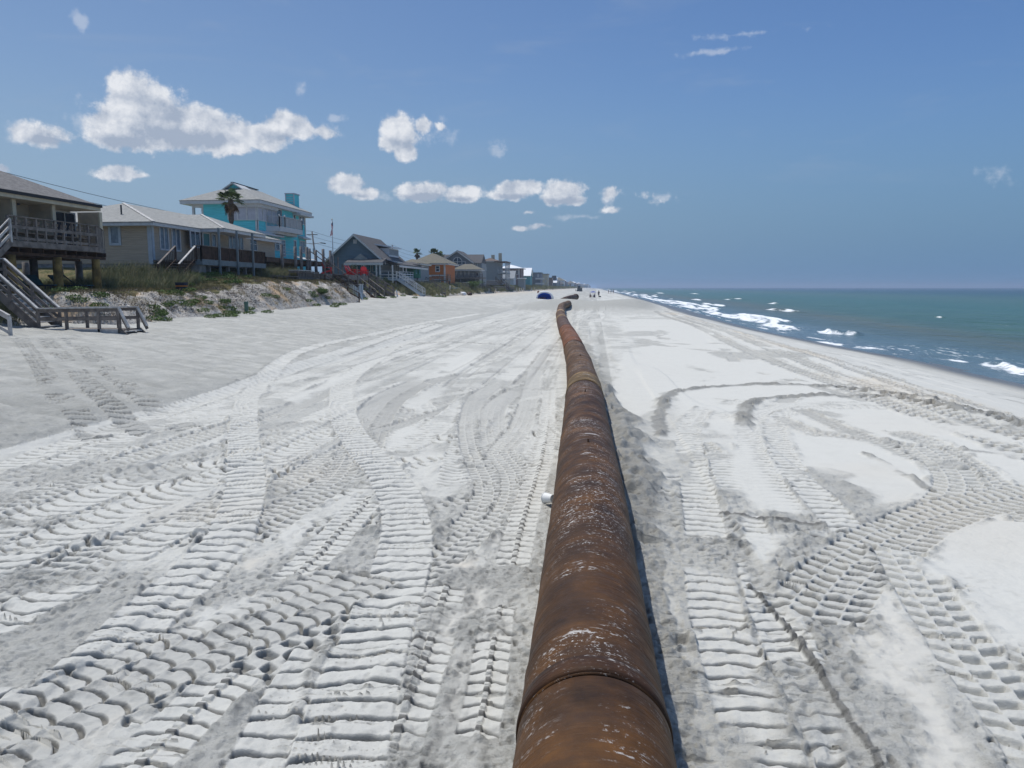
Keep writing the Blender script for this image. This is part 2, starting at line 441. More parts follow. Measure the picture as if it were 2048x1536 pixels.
            tan[sl] = tan[sl] * (1 - m * .7)
            damp_shade[sl] = np.maximum(damp_shade[sl], own * sp * np.clip(spn, 0, 1) * .55 * (1 - A(sl, pitch * .5)) * br)
    def tyre(P, w=.62, pitch=.16, depth=.034, rows=4, dmp=.75, seed=1, spoil=.025, dz0=-.022, chev=.35, hide=0.0):
        pts = catmull(P); h = w / 2
        for sl, s, t, own in each_chunk(pts, h + .22):
            x = X[sl]; y = YY[sl]; ew = h * (1 + .04 * vnoise(s, s * 0, .4, seed + 3)); te = np.abs(t) / ew
            edge = sstep(1.03, .92, te)
            q = (t / w + .5) * rows; qi = np.floor(q); qf = q - qi
            ph = (s + chev * np.abs(t) * np.where(qi % 2 == 0, 1, .3) + qi * pitch * .5 + .012 * vnoise(x, y, .2, seed)) / pitch
            fr = ph - np.floor(ph)
            lug = sstep(.06, .2, fr) * sstep(.62, .48, fr) * sstep(.04, .14, qf) * sstep(.99, .88, qf)
            hgt = dz0 - lug * depth * (1 + .3 * vnoise(s, t, .7, seed + 1)) + .5 * depth * (1 - lug)
            f = A(sl, pitch * .5)
            hgt = hgt * f + dz0 * (1 - f) + .003 * vnoise(x, y, .05, seed + 5)
            sp = sstep(.93, 1.08, te) * sstep(1 + .16 / h, 1 + .05 / h, te)
            spn = np.clip(.35 + .9 * vnoise(x, y, .12, seed + 6), 0, 1.6)
            br = np.ones_like(s)
            if hide > 0: br = sstep(-.15, .1, vnoise(s, t * 2, 1.0, seed + 9) + 1 - 2 * hide)
            m = own * edge * br
            dz[sl] = dz[sl] * (1 - m) + hgt * m; dz[sl] += own * sp * spoil * spn * br
            rough[sl] = rough[sl] * (1 - m) + .22 * m; rough[sl] = np.maximum(rough[sl], own * sp * np.clip(.15 + .65 * spn, 0, .8) * br)
            damp_shade[sl] = damp_shade[sl] * (1 - m) + m * (dmp * lug * f + .35 * dmp * (1 - f) + .12 * dmp)
    def ridge(P, w=.25, hgt=.10, seed=1, clod=1.0, dmp=.5, steep=0.0):
        pts = catmull(P, .1)
        for sl, s, t, own in each_chunk(pts, w * 2.2):
            x = X[sl]; y = YY[sl]; t = t + w * .35 * vnoise(s, s * 0, .5, seed + 2) + w * .3 * vnoise(x, y, .18, seed + 3)
            pr = np.exp(-(t / w) ** 2 * 1.4) * np.where(t > 0, 1, 1)
            v = hgt * (.65 + .45 * vnoise(s, s * 0, .9, seed)) * pr * (1 + .35 * clod * vnoise(x, y, .12, seed + 4))
            dz[sl] += own * v; rough[sl] = np.maximum(rough[sl], own * sstep(.15, .5, pr) * 1.0); damp_shade[sl] = np.maximum(damp_shade[sl], own * sstep(.2, .6, pr) * dmp * .6)
    def G(px, z=0.0): return [PZ(a, b, z)[:2] for a, b in px]
    def offs(P, d):
        P = np.array(P, float); T = np.gradient(P, axis=0); T /= np.hypot(T[:, 0], T[:, 1])[:, None]
        return [(p[0] + t[1] * d, p[1] - t[0] * d) for p, t in zip(P, T)]
    def wipe(k, th, xmin=-99):                                                  # loose sand slid back over the older prints
        w_ = sstep(th, th + .22, fbm(X, YY, 1.0, 3, 150 + int(th * 100))) * sstep(-9.3, -8.8, X) * (X > xmin)
        dz[:] = dz * (1 - k * w_); damp_shade[:] = damp_shade * (1 - k * w_); rough[:] = np.clip(rough + .5 * w_ * sstep(.05, .14, rough), 0, 1)
    EXEC_TRACKS(dict(locals()))
    # ---- random small relief
    n_c = fbm(X, YY, .16, 2, 61); n_f = vnoise(X, YY, .045, 63); n_m = fbm(X, YY, .55, 2, 65)
    r = np.clip(rough, 0, 1)
    mid = vnoise(X, YY, .30, 67)
    cl = np.clip(vnoise(X, YY, .12, 90) - .05, 0, 1) * (.6 + .4 * vnoise(X, YY, .5, 91)); c2 = np.clip(vnoise(X, YY, .055, 92), 0, 1)
    relief = r * (.016 * n_m * amp(.3) + .050 * cl * amp(.1) + .026 * c2 * amp(.05) + .008 * n_f * amp(.04)) + .004 * n_m * amp(.3) + .0015 * n_f * amp(.04)
    relief += r * .03 * np.clip(fbm(X, YY, .30, 2, 93), -.3, 1) * amp(.25)
    far = sstep(35, 60, YY)
    relief += far * r * .05 * fbm(X, YY * .5, 1.8, 2, 71) * amp(1.2)
    # long wandering grooves far off and on the slope
    wob = X + .9 * fbm(X * .2, YY * .05, 1.5, 2, 73)
    lines = vnoise(wob, YY * .02, .42, 75) * sstep(14, 26, YY) * sstep(.5, -.5, X) * sstep(110, 100, YY)
    thin = np.clip(1 - np.abs(lines) * 5, 0, 1) * sstep(-9.4, -8.9, X) * sstep(.02, .2, np.abs(lines) + vnoise(X, YY * .1, .8, 79) + .5)
    relief += (.034 * lines - .03 * thin) * sstep(-9.3, -8.8, X) * amp(.25)
    rip = vnoise(X * .5 + YY * .1 + .6 * nbig, YY * 1.6 + X * .7, .42, 78); relief += (.065 * np.abs(rip) + .03 * cl * amp(.1)) * sstep(-9.2, -10.0, X) * amp(.25)
    sl_l = vnoise(X * .35 + YY * .02 + .5 * nbig, YY * .9 + X * .5, .8, 77)
    relief += .014 * sl_l * sstep(-9.2, -10.0, X) * amp(.5)
    Z = base + dz + relief
    # dampness, plus self-shading of broken rough sand painted in as grey
    edge_n = .30 * vnoise(X, YY, .16, 95) + .26 * vnoise(X, YY, .07, 96) + .18 * vnoise(X, YY, .9, 97)
    rg = sstep(.30, .62, r + edge_n * np.clip(r * 4, 0, 1) * sstep(-9.4, -9.0, X) )
    rg = np.where(X < -9.3, r, rg)
    gk = np.where(X < -9.3, .78, np.where(X < .6, .30, .20 + .34 * sstep(12, 22, YY))); gk = np.where(YY > 88, .6, gk)
    grey = np.clip(.02 + gk * (.35 * r + .65 * rg) + (.15 * n_m + .3 * (c2 - .35) * amp(.05) + .3 * (cl - .25) * amp(.1)) * r + (.35 * np.clip(lines, 0, 1) + .6 * thin * sstep(14, 24, YY) * (X < .5)) * sstep(-9.3, -8.8, X), 0, 1)
    grey = grey * (1 - .5 * sstep(-22, -25, X) * 0)
    sx = shoreX(YY)
    wet = sstep(sx - 5.5 + .5 * vnoise(X, YY, 4, 81), sx - 2.8, X); wetd = sstep(sx - 9, sx - 4.0, X)
    pit = np.clip(vnoise(X, YY, .050, 140) - .25, 0, 1) * amp(.045); lump = np.clip(vnoise(X, YY, .075, 141) - .15, 0, 1) * amp(.06); lump2 = np.clip(vnoise(X, YY, .14, 142) - .25, 0, 1) * amp(.12)
    rr2 = np.clip(r * 1.35, 0, 1) * np.clip(.75 + .6 * vnoise(X, YY, .8, 143), .1, 1.3)
    Z += rr2 * (-.045 * pit + .045 * lump + .055 * lump2) + (1 - r) * .004 * (lump - pit)
    grey = np.maximum(grey, .95 * sstep(86.5, 89, YY - .012 * (X + 4) ** 2 ) * sstep(97, 94, YY) * sstep(9, 6, X) * sstep(-13, -8, X))
    grey = np.clip(grey + .30 * rip * sstep(-9.2, -10.0, X) + .22 * vnoise(X, YY, .3, 160) * sstep(-9.2, -10.0, X) * amp(.25), 0, 1)
    grey = np.maximum(grey, .75 * wetd); damp_shade = np.clip(damp_shade + rr2 * pit * .9 + (1 - r) * pit * .25 * sstep(.2, .5, vnoise(X, YY, .7, 144)) + r * .3 * np.clip(vnoise(X, YY, .06, 98) - .35, 0, 1) * 1.6 * amp(.06) + r * .2 * np.clip(vnoise(X, YY, .2, 99) - .4, 0, 1) * amp(.2), 0, 1)  # pit shade painted into the colour together with dampness
    tan = np.clip(tan + .9 * sstep(70, 160, YY) * sstep(-14, -24, X) + .7 * sstep(.15, .6, fbm(X, YY * .4, 2.5, 2, 85) ) * sstep(6.0, 7.5, X) * sstep(11.0, 9.0, X) * sstep(14, 24, YY)
                  + .25 * sstep(.2, .7, fbm(X, YY, 2.2, 2, 87)) * sstep(20, 10, YY), 0, 1)
    me = bpy.data.meshes.new('beach_sand')
    nv = NR * NC; me.vertices.add(nv)
    co = np.empty((nv, 3), np.float32); co[:, 0] = X.ravel(); co[:, 1] = YY.ravel(); co[:, 2] = Z.ravel()
    me.vertices.foreach_set('co', co.ravel())
    idx = np.arange(nv, dtype=np.int32).reshape(NR, NC)
    q = np.stack([idx[:-1, :-1], idx[:-1, 1:], idx[1:, 1:], idx[1:, :-1]], -1).reshape(-1, 4)
    nf = len(q); me.loops.add(nf * 4); me.polygons.add(nf)
    me.loops.foreach_set('vertex_index', q.ravel()); me.polygons.foreach_set('loop_start', np.arange(0, nf * 4, 4, dtype=np.int32))
    me.polygons.foreach_set('use_smooth', np.ones(nf, bool))
    me.update()
    for nm, arr in (('grey', grey), ('damp_shade', damp_shade), ('tan', tan), ('wet', wet), ('rough', r)):
        a = me.attributes.new(nm, 'FLOAT', 'POINT'); a.data.foreach_set('value', np.clip(arr, 0, 1).astype(np.float32).ravel())
    m = bpy.data.materials.new('sand'); m.use_nodes = True; t = NT(m.node_tree); b = t.n['Principled BSDF']
    def at(n): nd = t.new('ShaderNodeAttribute', attribute_name=n); return nd.outputs['Fac']
    geo = t.new('ShaderNodeNewGeometry'); P = geo.outputs['Position']
    fine = t.noise(P, 16.0, 8.0, .82); speck = t.noise(P, 70.0, 6.0, .8); med = t.noise(P, 3.0, 8.0, .75)
    g = t.math('ADD', at('grey'), t.math('MULTIPLY', t.math('SUBTRACT', fine, .5), t.math('MULTIPLY_ADD', at('rough'), 1.2, .9)))
    g = t.math('ADD', g, t.math('MULTIPLY', t.math('SUBTRACT', med, .5), .8), clamp=True)
    c = t.mix(g, SAND_DRY, SAND_GREY)
    c = t.mix(t.math('MULTIPLY', t.smooth(fine, .42, .33), t.math('MULTIPLY_ADD', at('rough'), .6, .10)), c, (.17, .168, .158))
    c = t.mix(t.math('MULTIPLY', at('damp_shade'), .85), c, SAND_DAMP_SHADE)
    c = t.mix(t.math('MULTIPLY', at('tan'), .55), c, SAND_TAN)
    c = t.mix(t.math('MULTIPLY', t.smooth(speck, .56, .68), t.math('MULTIPLY_ADD', at('rough'), .26, .05)), c, (.16, .155, .145))
    wetn = at('wet'); c = t.mix(wetn, c, SAND_WET)
    t.put(b.inputs['Base Color'], c)
    t.put(b.inputs['Roughness'], t.math('MULTIPLY_ADD', wetn, -.62, .92))
    b.inputs['Specular IOR Level'].default_value = .25
    bp = t.new('ShaderNodeBump'); bp.inputs['Strength'].default_value = 1.0
    t.put(bp.inputs['Distance'], t.math('MULTIPLY_ADD', at('rough'), .026, .006))
    t.put(bp.inputs['Height'], t.math('ADD', t.noise(P, 22.0, 8.0, .8), t.math('MULTIPLY', med, .9)))
    bq = t.new('ShaderNodeBump'); bq.inputs['Strength'].default_value = 1.0; t.put(bq.inputs['Distance'], t.math('MULTIPLY', at('rough'), .06))
    t.put(bq.inputs['Height'], t.noise(P, 4.0, 7.0, .72)); t.put(bq.inputs['Normal'], bp.outputs[0])
    t.put(b.inputs['Normal'], bq.outputs[0])
    me.materials.append(m)
    o = bpy.data.objects.new('beach_sand', me); COL.objects.link(o); tag(o, kind='structure')
    return o
SAND_DRY = (.565, .555, .505); SAND_GREY = (.375, .37, .335); SAND_DAMP_SHADE = (.125, .122, .113); SAND_TAN = (.55, .47, .36); SAND_WET = (.13, .125, .115)

def EXEC_TRACKS(L):
    G, dozer, tyre, ridge, offs, poly_mask, wipe = [L[k] for k in ('G', 'dozer', 'tyre', 'ridge', 'offs', 'poly_mask', 'wipe')]
    rough, tan, dz, damp_shade = L['rough'], L['tan'], L['dz'], L['damp_shade']
    def smooth_patch(px, tn=0.0, lower=0.0, rg=.04):
        sl, m = poly_mask(px)
        rough[sl] = rough[sl] * (1 - m) + rg * m; dz[sl] = dz[sl] * (1 - m) + lower * m
        damp_shade[sl] *= (1 - m); tan[sl] = np.maximum(tan[sl], m * tn)
    # faint long runs in the middle distance, left of the pipe
    R = random.Random(5)
    for k in range(17):
        x0 = -8.6 + k * .55 + R.uniform(-.25, .25); P = []
        for y in range(17, 96, 8):
            P.append((x0 * (1 - .004 * (y - 17)) + R.uniform(-.25, .25) + .5 * math.sin(y * .05 + k), y))
        (dozer if k % 3 else tyre)(P, w=R.choice((.5, .56, .6)), seed=100 + k, hide=.45, spoil=.03)
    # older, half worn prints under everything
    for k in range(26):
        xa = R.uniform(-9, .2); ya = R.uniform(2.8, 15); an = R.gauss(1.25, .55); L = R.uniform(4, 9); cv = R.uniform(-.12, .12); P = []
        for q in range(7): P.append((xa, ya)); xa += math.cos(an) * L / 6; ya += math.sin(an) * L / 6; an += cv
        P = [p for p in P if -9.2 < p[0] < .1]
        if len(P) > 2: (dozer if k % 5 < 3 else tyre)(P, w=R.choice((.36, .5, .58)), seed=200 + k, hide=.32, spoil=.03, pitch=R.choice((.16, .19, .21)))
    for k in range(9):
        xa = R.uniform(1.0, 2.6); ya = R.uniform(2.8, 11); an = R.gauss(1.5, .3); P = [(xa + math.cos(an) * q, ya + math.sin(an) * q) for q in range(4)]
        (dozer if k % 2 else tyre)(P, w=.4, seed=240 + k, hide=.5, spoil=.03, pitch=.17, **(dict(rg=.4) if k % 2 else {}))
    for k in range(16):
        xa = R.uniform(2.5, 10); ya = R.uniform(9, 40); an = R.gauss(1.75, .5); P = [(xa + math.cos(an) * q * 1.2, ya + math.sin(an) * q * 1.2) for q in range(6)]
        tyre(P, w=.42, seed=260 + k, hide=.58, spoil=.012, rows=3)
    # left edge double belt along the foot of the slope
    e = G([(-120, 965), (0, 935), (130, 890), (300, 835), (440, 790), (560, 750), (680, 712), (780, 680), (860, 655)])
    dozer(e, seed=1, hide=.12); dozer(offs(e, .66), seed=2, pitch=.2, hide=.2)
    dozer(offs(e, 1.45), seed=3, hide=.35)
    for q in range(3): dozer(offs(G([(110, 700), (165, 735), (230, 780), (330, 830)], .3), q * .75 - .4), w=.5, pitch=.34, depth=.05, seed=110 + q, hide=.4, dmp=.1, rg=.85)
    tyre(G([(820, 690), (880, 684), (960, 686), (1035, 690)]), w=.6, pitch=.3, depth=.07, rows=3, seed=120, dmp=1.0)
    # oblique tyre runs lower left
    tyre(G([(-80, 1060), (60, 1000), (180, 945), (300, 905), (430, 862), (560, 822), (660, 780), (740, 742)]), seed=4, hide=.2)
    tyre(G([(-80, 1150), (60, 1085), (200, 1010), (330, 955), (450, 915), (560, 868)]), seed=5, hide=.3, dmp=.6)
    dozer(G([(-160, 1110), (0, 1060), (110, 1018), (230, 975), (360, 938), (450, 925)]), w=.62, seed=6, bow=.09, depth=.04)
    dozer(G([(-160, 1200), (0, 1120), (140, 1060), (260, 1015), (350, 985), (430, 955), (560, 900), (660, 850)]), w=.62, seed=7, bow=.1, depth=.04, hide=.2)
    tyre(G([(-100, 1240), (60, 1170), (200, 1105), (330, 1050), (430, 1005), (470, 985)]), seed=8, rows=3, hide=.15)
    dozer(G([(-160, 1310), (0, 1240), (100, 1190), (200, 1140), (290, 1090), (380, 1040)]), w=.5, seed=9, bow=.06, hide=.25)
    tyre(G([(530, 985), (600, 950), (680, 905), (760, 870), (840, 842)]), seed=10, hide=.15)
    tyre(G([(500, 1060), (600, 1000), (680, 955), (715, 900), (725, 868)]), seed=11, rows=4, dmp=.9)
    dozer(G([(520, 935), (600, 895), (660, 868), (720, 850)]), w=.55, bow=.1, depth=.045, seed=12)
    # curved tyre prints in the middle
    tyre(G([(735, 900), (752, 850), (790, 800), (850, 768), (915, 752), (1010, 742)]), w=.5, pitch=.14, seed=13, dmp=.95)
    tyre(G([(700, 870), (722, 835), (770, 790), (830, 762)]), w=.5, pitch=.14, seed=14, dmp=.7)
    tyre(G([(760, 858), (850, 830), (930, 806), (1000, 792), (1080, 760)]), w=.34, rows=2, pitch=.14, seed=15, dmp=.9)
    dozer(G([(790, 900), (850, 870), (900, 830), (940, 800)]), w=.62, seed=16, hide=.1, pitch=.18)
    # belts beside the pipe
    tyre(G([(1010, 760), (960, 790), (945, 840), (955, 900), (985, 960), (980, 1010), (930, 1065), (860, 1120), (780, 1180)]), w=.55, seed=17, dmp=.7)
    tyre(G([(1060, 770), (1000, 800), (985, 850), (1000, 900), (1035, 950), (1030, 1010), (985, 1060)]), w=.5, seed=18, dmp=.6, hide=.15)
    tyre(G([(1100, 690), (1075, 730), (1060, 790), (1040, 850), (1000, 900)]), w=.45, seed=60, dmp=.5, hide=.2)
    dozer(G([(1098, 780), (1094, 850), (1082, 920), (1060, 990), (1040, 1060), (1025, 1125)]), w=.34, chain=True, pitch=.17, seed=19, depth=.02)
    dozer(G([(893, 1170), (875, 1230), (850, 1310), (815, 1400), (785, 1490), (760, 1570)]), w=.36, chain=True, pitch=.15, seed=20, depth=.02)
    dozer(G([(1000, 1210), (985, 1290), (972, 1380), (955, 1460)]), w=.26, chain=True, pitch=.15, seed=21, depth=.02, hide=.1)
    dozer(G([(742, 990), (690, 1045), (640, 1100), (590, 1150)]), w=.42, chain=True, pitch=.15, seed=22, depth=.02)
    dozer(G([(470, 1340), (400, 1405), (330, 1470), (260, 1545), (200, 1610)]), w=.42, chain=True, pitch=.15, seed=23, depth=.022)
    dozer(G([(640, 1290), (600, 1360), (560, 1440), (520, 1540)]), w=.40, seed=24, pitch=.19, bow=.02, hide=.25, depth=.03)
    wipe(.65, .20)
    # the two long belts in the foreground, newest
    dozer(G([(960, 632), (860, 652), (740, 680), (650, 700), (590, 720), (540, 752), (500, 790), (489, 830), (488, 900), (492, 960), (480, 1020), (455, 1080), (410, 1130), (345, 1190),
             (260, 1265), (170, 1350), (80, 1430), (-30, 1530)]), w=.52, seed=25, bow=.045, pitch=.215, depth=.050, spoil=.045)
    dozer(G([(1030, 628), (960, 645), (880, 665), (800, 690), (740, 725), (690, 765), (683, 800), (695, 850), (730, 900), (775, 950), (806, 1010), (812, 1080), (800, 1140), (775, 1210),
             (745, 1290), (715, 1370), (690, 1450), (665, 1560)]), w=.56, seed=26, bow=.045, pitch=.205, depth=.050, spoil=.045)
    T3 = G([(745, 1150), (680, 1185), (600, 1222), (500, 1262), (400, 1305), (300, 1352), (200, 1400), (100, 1450), (0, 1500), (-80, 1540)])
    dozer(offs(T3, -.14), w=.26, bow=.07, pitch=.155, depth=.032, seed=27, spoil=.02, dmp=.25); dozer(offs(T3, .13), w=.27, bow=.05, pitch=.165, depth=.032, seed=28, spoil=.02, dmp=.25)
    dozer(offs(T3, .40), w=.24, bow=.06, pitch=.15, depth=.03, seed=29, spoil=.02, dmp=.2, hide=.25)
    # scraped smooth panels
    smooth_patch([(330, 1270), (395, 1215), (470, 1180), (515, 1175), (530, 1195), (470, 1235), (400, 1262)])
    smooth_patch([(560, 1052), (640, 1022), (700, 978), (732, 978), (700, 1010), (640, 1062), (570, 1100), (520, 1110)])
    smooth_patch([(905, 1165), (985, 1160), (990, 1200), (960, 1290), (955, 1440), (895, 1450), (905, 1300)], .25, -.02)
    smooth_patch([(170, 1500), (215, 1430), (270, 1395), (320, 1400), (290, 1440), (240, 1510)], .5, -.01)
    smooth_patch([(880, 1110), (960, 1102), (965, 1138), (900, 1140)], .8, -.015)
    smooth_patch([(430, 1130), (520, 1085), (560, 1075), (520, 1120), (470, 1150)], .7)
    smooth_patch([(755, 890), (800, 850), (850, 835), (860, 845), (820, 885), (780, 905)]); smooth_patch([(800, 810), (850, 775), (900, 768), (890, 795), (830, 818)])
    smooth_patch([(870, 740), (920, 705), (960, 700), (960, 725), (920, 748)]); smooth_patch([(565, 800), (640, 765), (700, 740), (690, 762), (630, 790), (600, 805)])
    # ---- right of the pipe
    mound = G([(1195, 770), (1215, 800), (1240, 860), (1258, 930), (1268, 1000), (1280, 1080)])
    ridge(mound, w=.42, hgt=.20, seed=30, clod=1.4, dmp=.7)
    ridge(G([(1168, 690), (1185, 735), (1205, 790)]), w=.3, hgt=.08, seed=31)
    t1 = G([(1640, 800), (1500, 800), (1420, 815), (1382, 850), (1380, 910), (1398, 990), (1412, 1070), (1420, 1150), (1440, 1250), (1480, 1360), (1520, 1470), (1560, 1600)])
    dozer(offs(t1, .0), w=.44, seed=32, pitch=.19, depth=.026, hide=.42, spoil=.03)
    dozer(offs(t1, -.46), w=.40, seed=33, pitch=.17, depth=.026, hide=.5, spoil=.03)
    t2 = G([(1900, 815), (1700, 810), (1590, 815), (1540, 838), (1545, 890), (1580, 950), (1630, 1010), (1690, 1075)])
    dozer(offs(t2, -.1), w=.42, seed=34, pitch=.19, depth=.022, hide=.12, spoil=.03); dozer(offs(t2, .36), w=.40, seed=35, pitch=.17, depth=.02, hide=.3, spoil=.03)
    for q in range(4):                                          # runs along the berm top, parallel to the shore
        P = [(6.6 + q * .95 + .25 * math.sin(y * .15 + q), y) for y in range(12, 90, 5)]
        tyre(P, w=.55, rows=3, seed=47 + q, dmp=1.1, hide=.18, dz0=-.02, depth=.07, pitch=.34, spoil=.05)
    ridge(G([(1322, 870), (1322, 820), (1350, 785), (1420, 773), (1520, 768), (1650, 772), (1780, 785), (1900, 802), (2060, 838), (2200, 880)]), w=.17, hgt=.085, seed=36, dmp=.8, clod=1.8)
    ridge(G([(1490, 850), (1495, 812), (1530, 795), (1640, 790), (1760, 792), (1880, 808), (2060, 850), (2200, 895)]), w=.20, hgt=.09, seed=37, dmp=.8, clod=1.8)
    tyre(G([(1600, 815), (1680, 850), (1760, 880), (1840, 915), (1900, 930)]), w=.36, rows=2, seed=38, dmp=.9)
    tyre(G([(1560, 830), (1620, 860), (1680, 880)]), w=.3, rows=2, seed=39, dmp=.6, hide=.3)
    tyre(G([(1800, 860), (1870, 885), (1950, 935), (2010, 985), (2080, 1040)]), w=.5, seed=40, dmp=.7)
    tyre(G([(1840, 890), (1890, 925), (1915, 965), (1890, 1005), (1830, 1040)]), w=.6, rows=3, seed=41, dmp=.6, pitch=.2)
    wipe(.6, .26, 1.0)
    tyre(G([(2200, 960), (2060, 985), (1960, 1003), (1870, 1028), (1790, 1070), (1715, 1125), (1660, 1180), (1625, 1235)]), w=.78, rows=4, pitch=.175, depth=.045, seed=42, dmp=1.0, spoil=.012)
    tyre(G([(1800, 1100), (1850, 1185), (1910, 1270), (1970, 1350), (2040, 1430), (2110, 1520)]), w=.5, rows=3, pitch=.2, seed=43, dmp=.15, hide=.12)
    ridge(G([(1448, 1028), (1500, 1038), (1560, 1046), (1640, 1055)]), w=.045, hgt=.035, seed=44, dmp=1.2)
    ridge(G([(1285, 1060), (1300, 1150), (1320, 1260), (1345, 1380), (1370, 1500)]), w=.16, hgt=.035, seed=130, clod=1.6, dmp=.2)
    ridge(G([(1500, 1170), (1545, 1215), (1590, 1275), (1640, 1345), (1690, 1425), (1740, 1500), (1775, 1560)]), w=.026, hgt=.028, seed=45, dmp=1.2)
    ridge(G([(1730, 905), (1790, 935), (1860, 975)]), w=.08, hgt=.03, seed=46)
    # packed smooth sand between the arcs
    smooth_patch([(1210, 790), (1240, 700), (1330, 720), (1450, 750), (1390, 768), (1330, 790), (1305, 830), (1260, 835)])
    smooth_patch([(1465, 860), (1430, 800), (1500, 880), (1600, 990), (1640, 1035), (1470, 1020), (1440, 940)])
    smooth_patch([(1650, 880), (1760, 915), (1860, 965), (1840, 985), (1760, 1010), (1690, 960)])
    smooth_patch([(1720, 850), (1830, 870), (2048, 905), (2048, 915), (1850, 880)]); smooth_patch([(1690, 815), (1850, 830), (2048, 875), (2048, 890), (1800, 850)])
    smooth_patch([(1470, 1080), (1500, 1060), (1640, 1075), (1580, 1135), (1540, 1165)])
    smooth_patch([(1700, 1270), (1790, 1140), (1850, 1260), (1960, 1440), (2010, 1560), (1830, 1560), (1760, 1380)], .25)
    smooth_patch([(1880, 1060), (2060, 1035), (2060, 1400), (1950, 1230)]); smooth_patch([(1960, 900), (2060, 915), (2060, 990), (2000, 960)])

make_beach()

def make_sea():
    Xs = [8.0]
    while Xs[-1] < 9000:
        x = Xs[-1]; Xs.append(x + min(max(.16, (x - 20) ** 2 / 2500 * .35), 400) if x > 14 else x + .16)
    Xs = np.array(Xs)
    Ys = [-60.0]
    while Ys[-1] < 14000:
        y = Ys[-1]; Ys.append(y + (1.5 if y < 8 else max(.12, min(y * y / 3465 * .6, 600))))
    Ys = np.array(Ys)
    X, Y = np.meshgrid(Xs, Ys); print('sea grid', X.shape)
    s = X - shoreX(Y)                                             # distance offshore
    dist = np.hypot(X, Y)
    cell = np.maximum(np.gradient(Xs)[None, :], np.gradient(Ys)[:, None] * .5)
    def am(wl): return np.clip((wl / cell - 1.5) / 2, 0, 1)
    z = np.zeros_like(X)
    ang = .25
    u = X * math.cos(ang) + Y * math.sin(ang)
    ds = sstep(0, 25, s)
    z += .10 * ds * np.sin(u / 9.0 * 2 * math.pi + 2.5 * fbm(X, Y, 40, 2, 31)) * (.5 + .5 * vnoise(X, Y, 30, 32)) * am(4)
    z += .07 * ds * vnoise(X * 1.3, Y * .45, 2.2, 33) * am(1.5) + .045 * (ds * .8 + .2) * vnoise(X * 1.2, Y * .6, .9, 34) * am(.7)
    z += .25 * ds * vnoise(X, Y * .35, 14, 35) * am(8) * .5
    # breakers: crest lines at several distances offshore, broken along the beach
    foam = np.zeros_like(X)
    def breaker(off, hgt, wid, pts=None, seed=0, dens=.1, lenf=18, y0=0, y1=4000):
        nonlocal z, foam
        c = off + 1.6 * vnoise(Y, Y * 0, 22, seed) + .5 * vnoise(Y, Y * 0, 5, seed + 1)
        d = s - c
        on = sstep(dens, dens + .35, vnoise(Y, Y * 0 + seed, lenf, seed + 2) + .35 * vnoise(Y, Y * 0, lenf * .3, seed + 3)) * sstep(y0 - 4, y0 + 2, Y) * sstep(y1 + 4, y1 - 2, Y)
        z += hgt * on * np.exp(-np.where(d < 0, (d / (wid * .35)) ** 2, (d / wid) ** 2))
        tear = .80 + .5 * vnoise(X, Y, 1.3, seed + 4) + .45 * vnoise(X, Y, .4, seed + 5)
        f = on * sstep(-wid * 1.7, -wid * .5, d) * sstep(wid * .35, -.05, d) * tear
        foam = np.maximum(foam, f)
    def crest(px0, px1, wpx, hgt, seed, y_up=0):                    # a breaker traced at its place
        nonlocal z, foam
        A_ = PZ(*px0, SEA_Z)[:2]; B_ = PZ(*px1, SEA_Z)[:2]; dv = B_ - A_; L = np.hypot(*dv); dv = dv / L; nv = np.array((-dv[1], dv[0]))
        if nv[0] > 0: nv = -nv                                      # nv points shoreward
        a = (X - A_[0]) * dv[0] + (Y - A_[1]) * dv[1]; c = (X - A_[0]) * nv[0] + (Y - A_[1]) * nv[1]
        c = c + .5 * vnoise(a, a * 0, 3.0, seed) + .2 * vnoise(a, a * 0, .9, seed + 1)
        e = sstep(-.1 * L, .12 * L, a) * sstep(1.1 * L, .85 * L, a)
        z += hgt * e * np.exp(-np.where(c > 0, (c / (wpx * .35)) ** 2, (c / wpx) ** 2))
        tear = .62 + .7 * vnoise(X, Y, .8, seed + 2) + .5 * vnoise(X, Y, .3, seed + 3)
        foam = np.maximum(foam, e * sstep(-.15, .1, c) * sstep(wpx * 2.0, wpx * .7, c) * tear)
    breaker(3.6, .22, 1.5, seed=40, dens=-.95, lenf=30, y0=84, y1=1500); breaker(6.0, .28, 1.2, seed=43, dens=-.2, lenf=22, y0=100); breaker(10.5, .30, 1.1, seed=46, dens=.05, lenf=26, y0=95)
    breaker(17, .35, 1.2, seed=52, dens=.18, lenf=22, y0=140); breaker(2.0, .10, .9, seed=58, dens=-.1, lenf=14, y0=60)
    breaker(30, .4, 1.4, seed=64, dens=.42, lenf=14, y0=90)
    crest((1645, 664), (1712, 672), .8, .38, 70); crest((1650, 684), (1770, 702), .9, .16, 74); crest((1990, 728), (2150, 770), .8, .34, 78)
    crest((1905, 720), (1945, 728), .35, .12, 82); crest((1795, 708), (1830, 712), .3, .08, 86); crest((1470, 636), (1560, 650), .9, .2, 90)
    crest((1180 + 285, 597), (1490, 600), .6, .3, 94); crest((1375, 587), (1395, 588), .9, .4, 97); crest((1870, 634), (1895, 636), .3, .22, 99); crest((1655, 611), (1670, 612), .3, .22, 101)
    # lace of old foam in the swash zone
    lace = 1 - np.abs(fbm(X * 1.6 + .1 * Y, Y * .32, 1.1, 3, 61)) * 6.5
    lace *= sstep(9.0, 2.5, s) * sstep(-1.6, .3, s) * (.62 + .6 * vnoise(X, Y * .4, 3.5, 62))
    foam = np.maximum(foam, np.clip(lace, 0, 1) * .75)
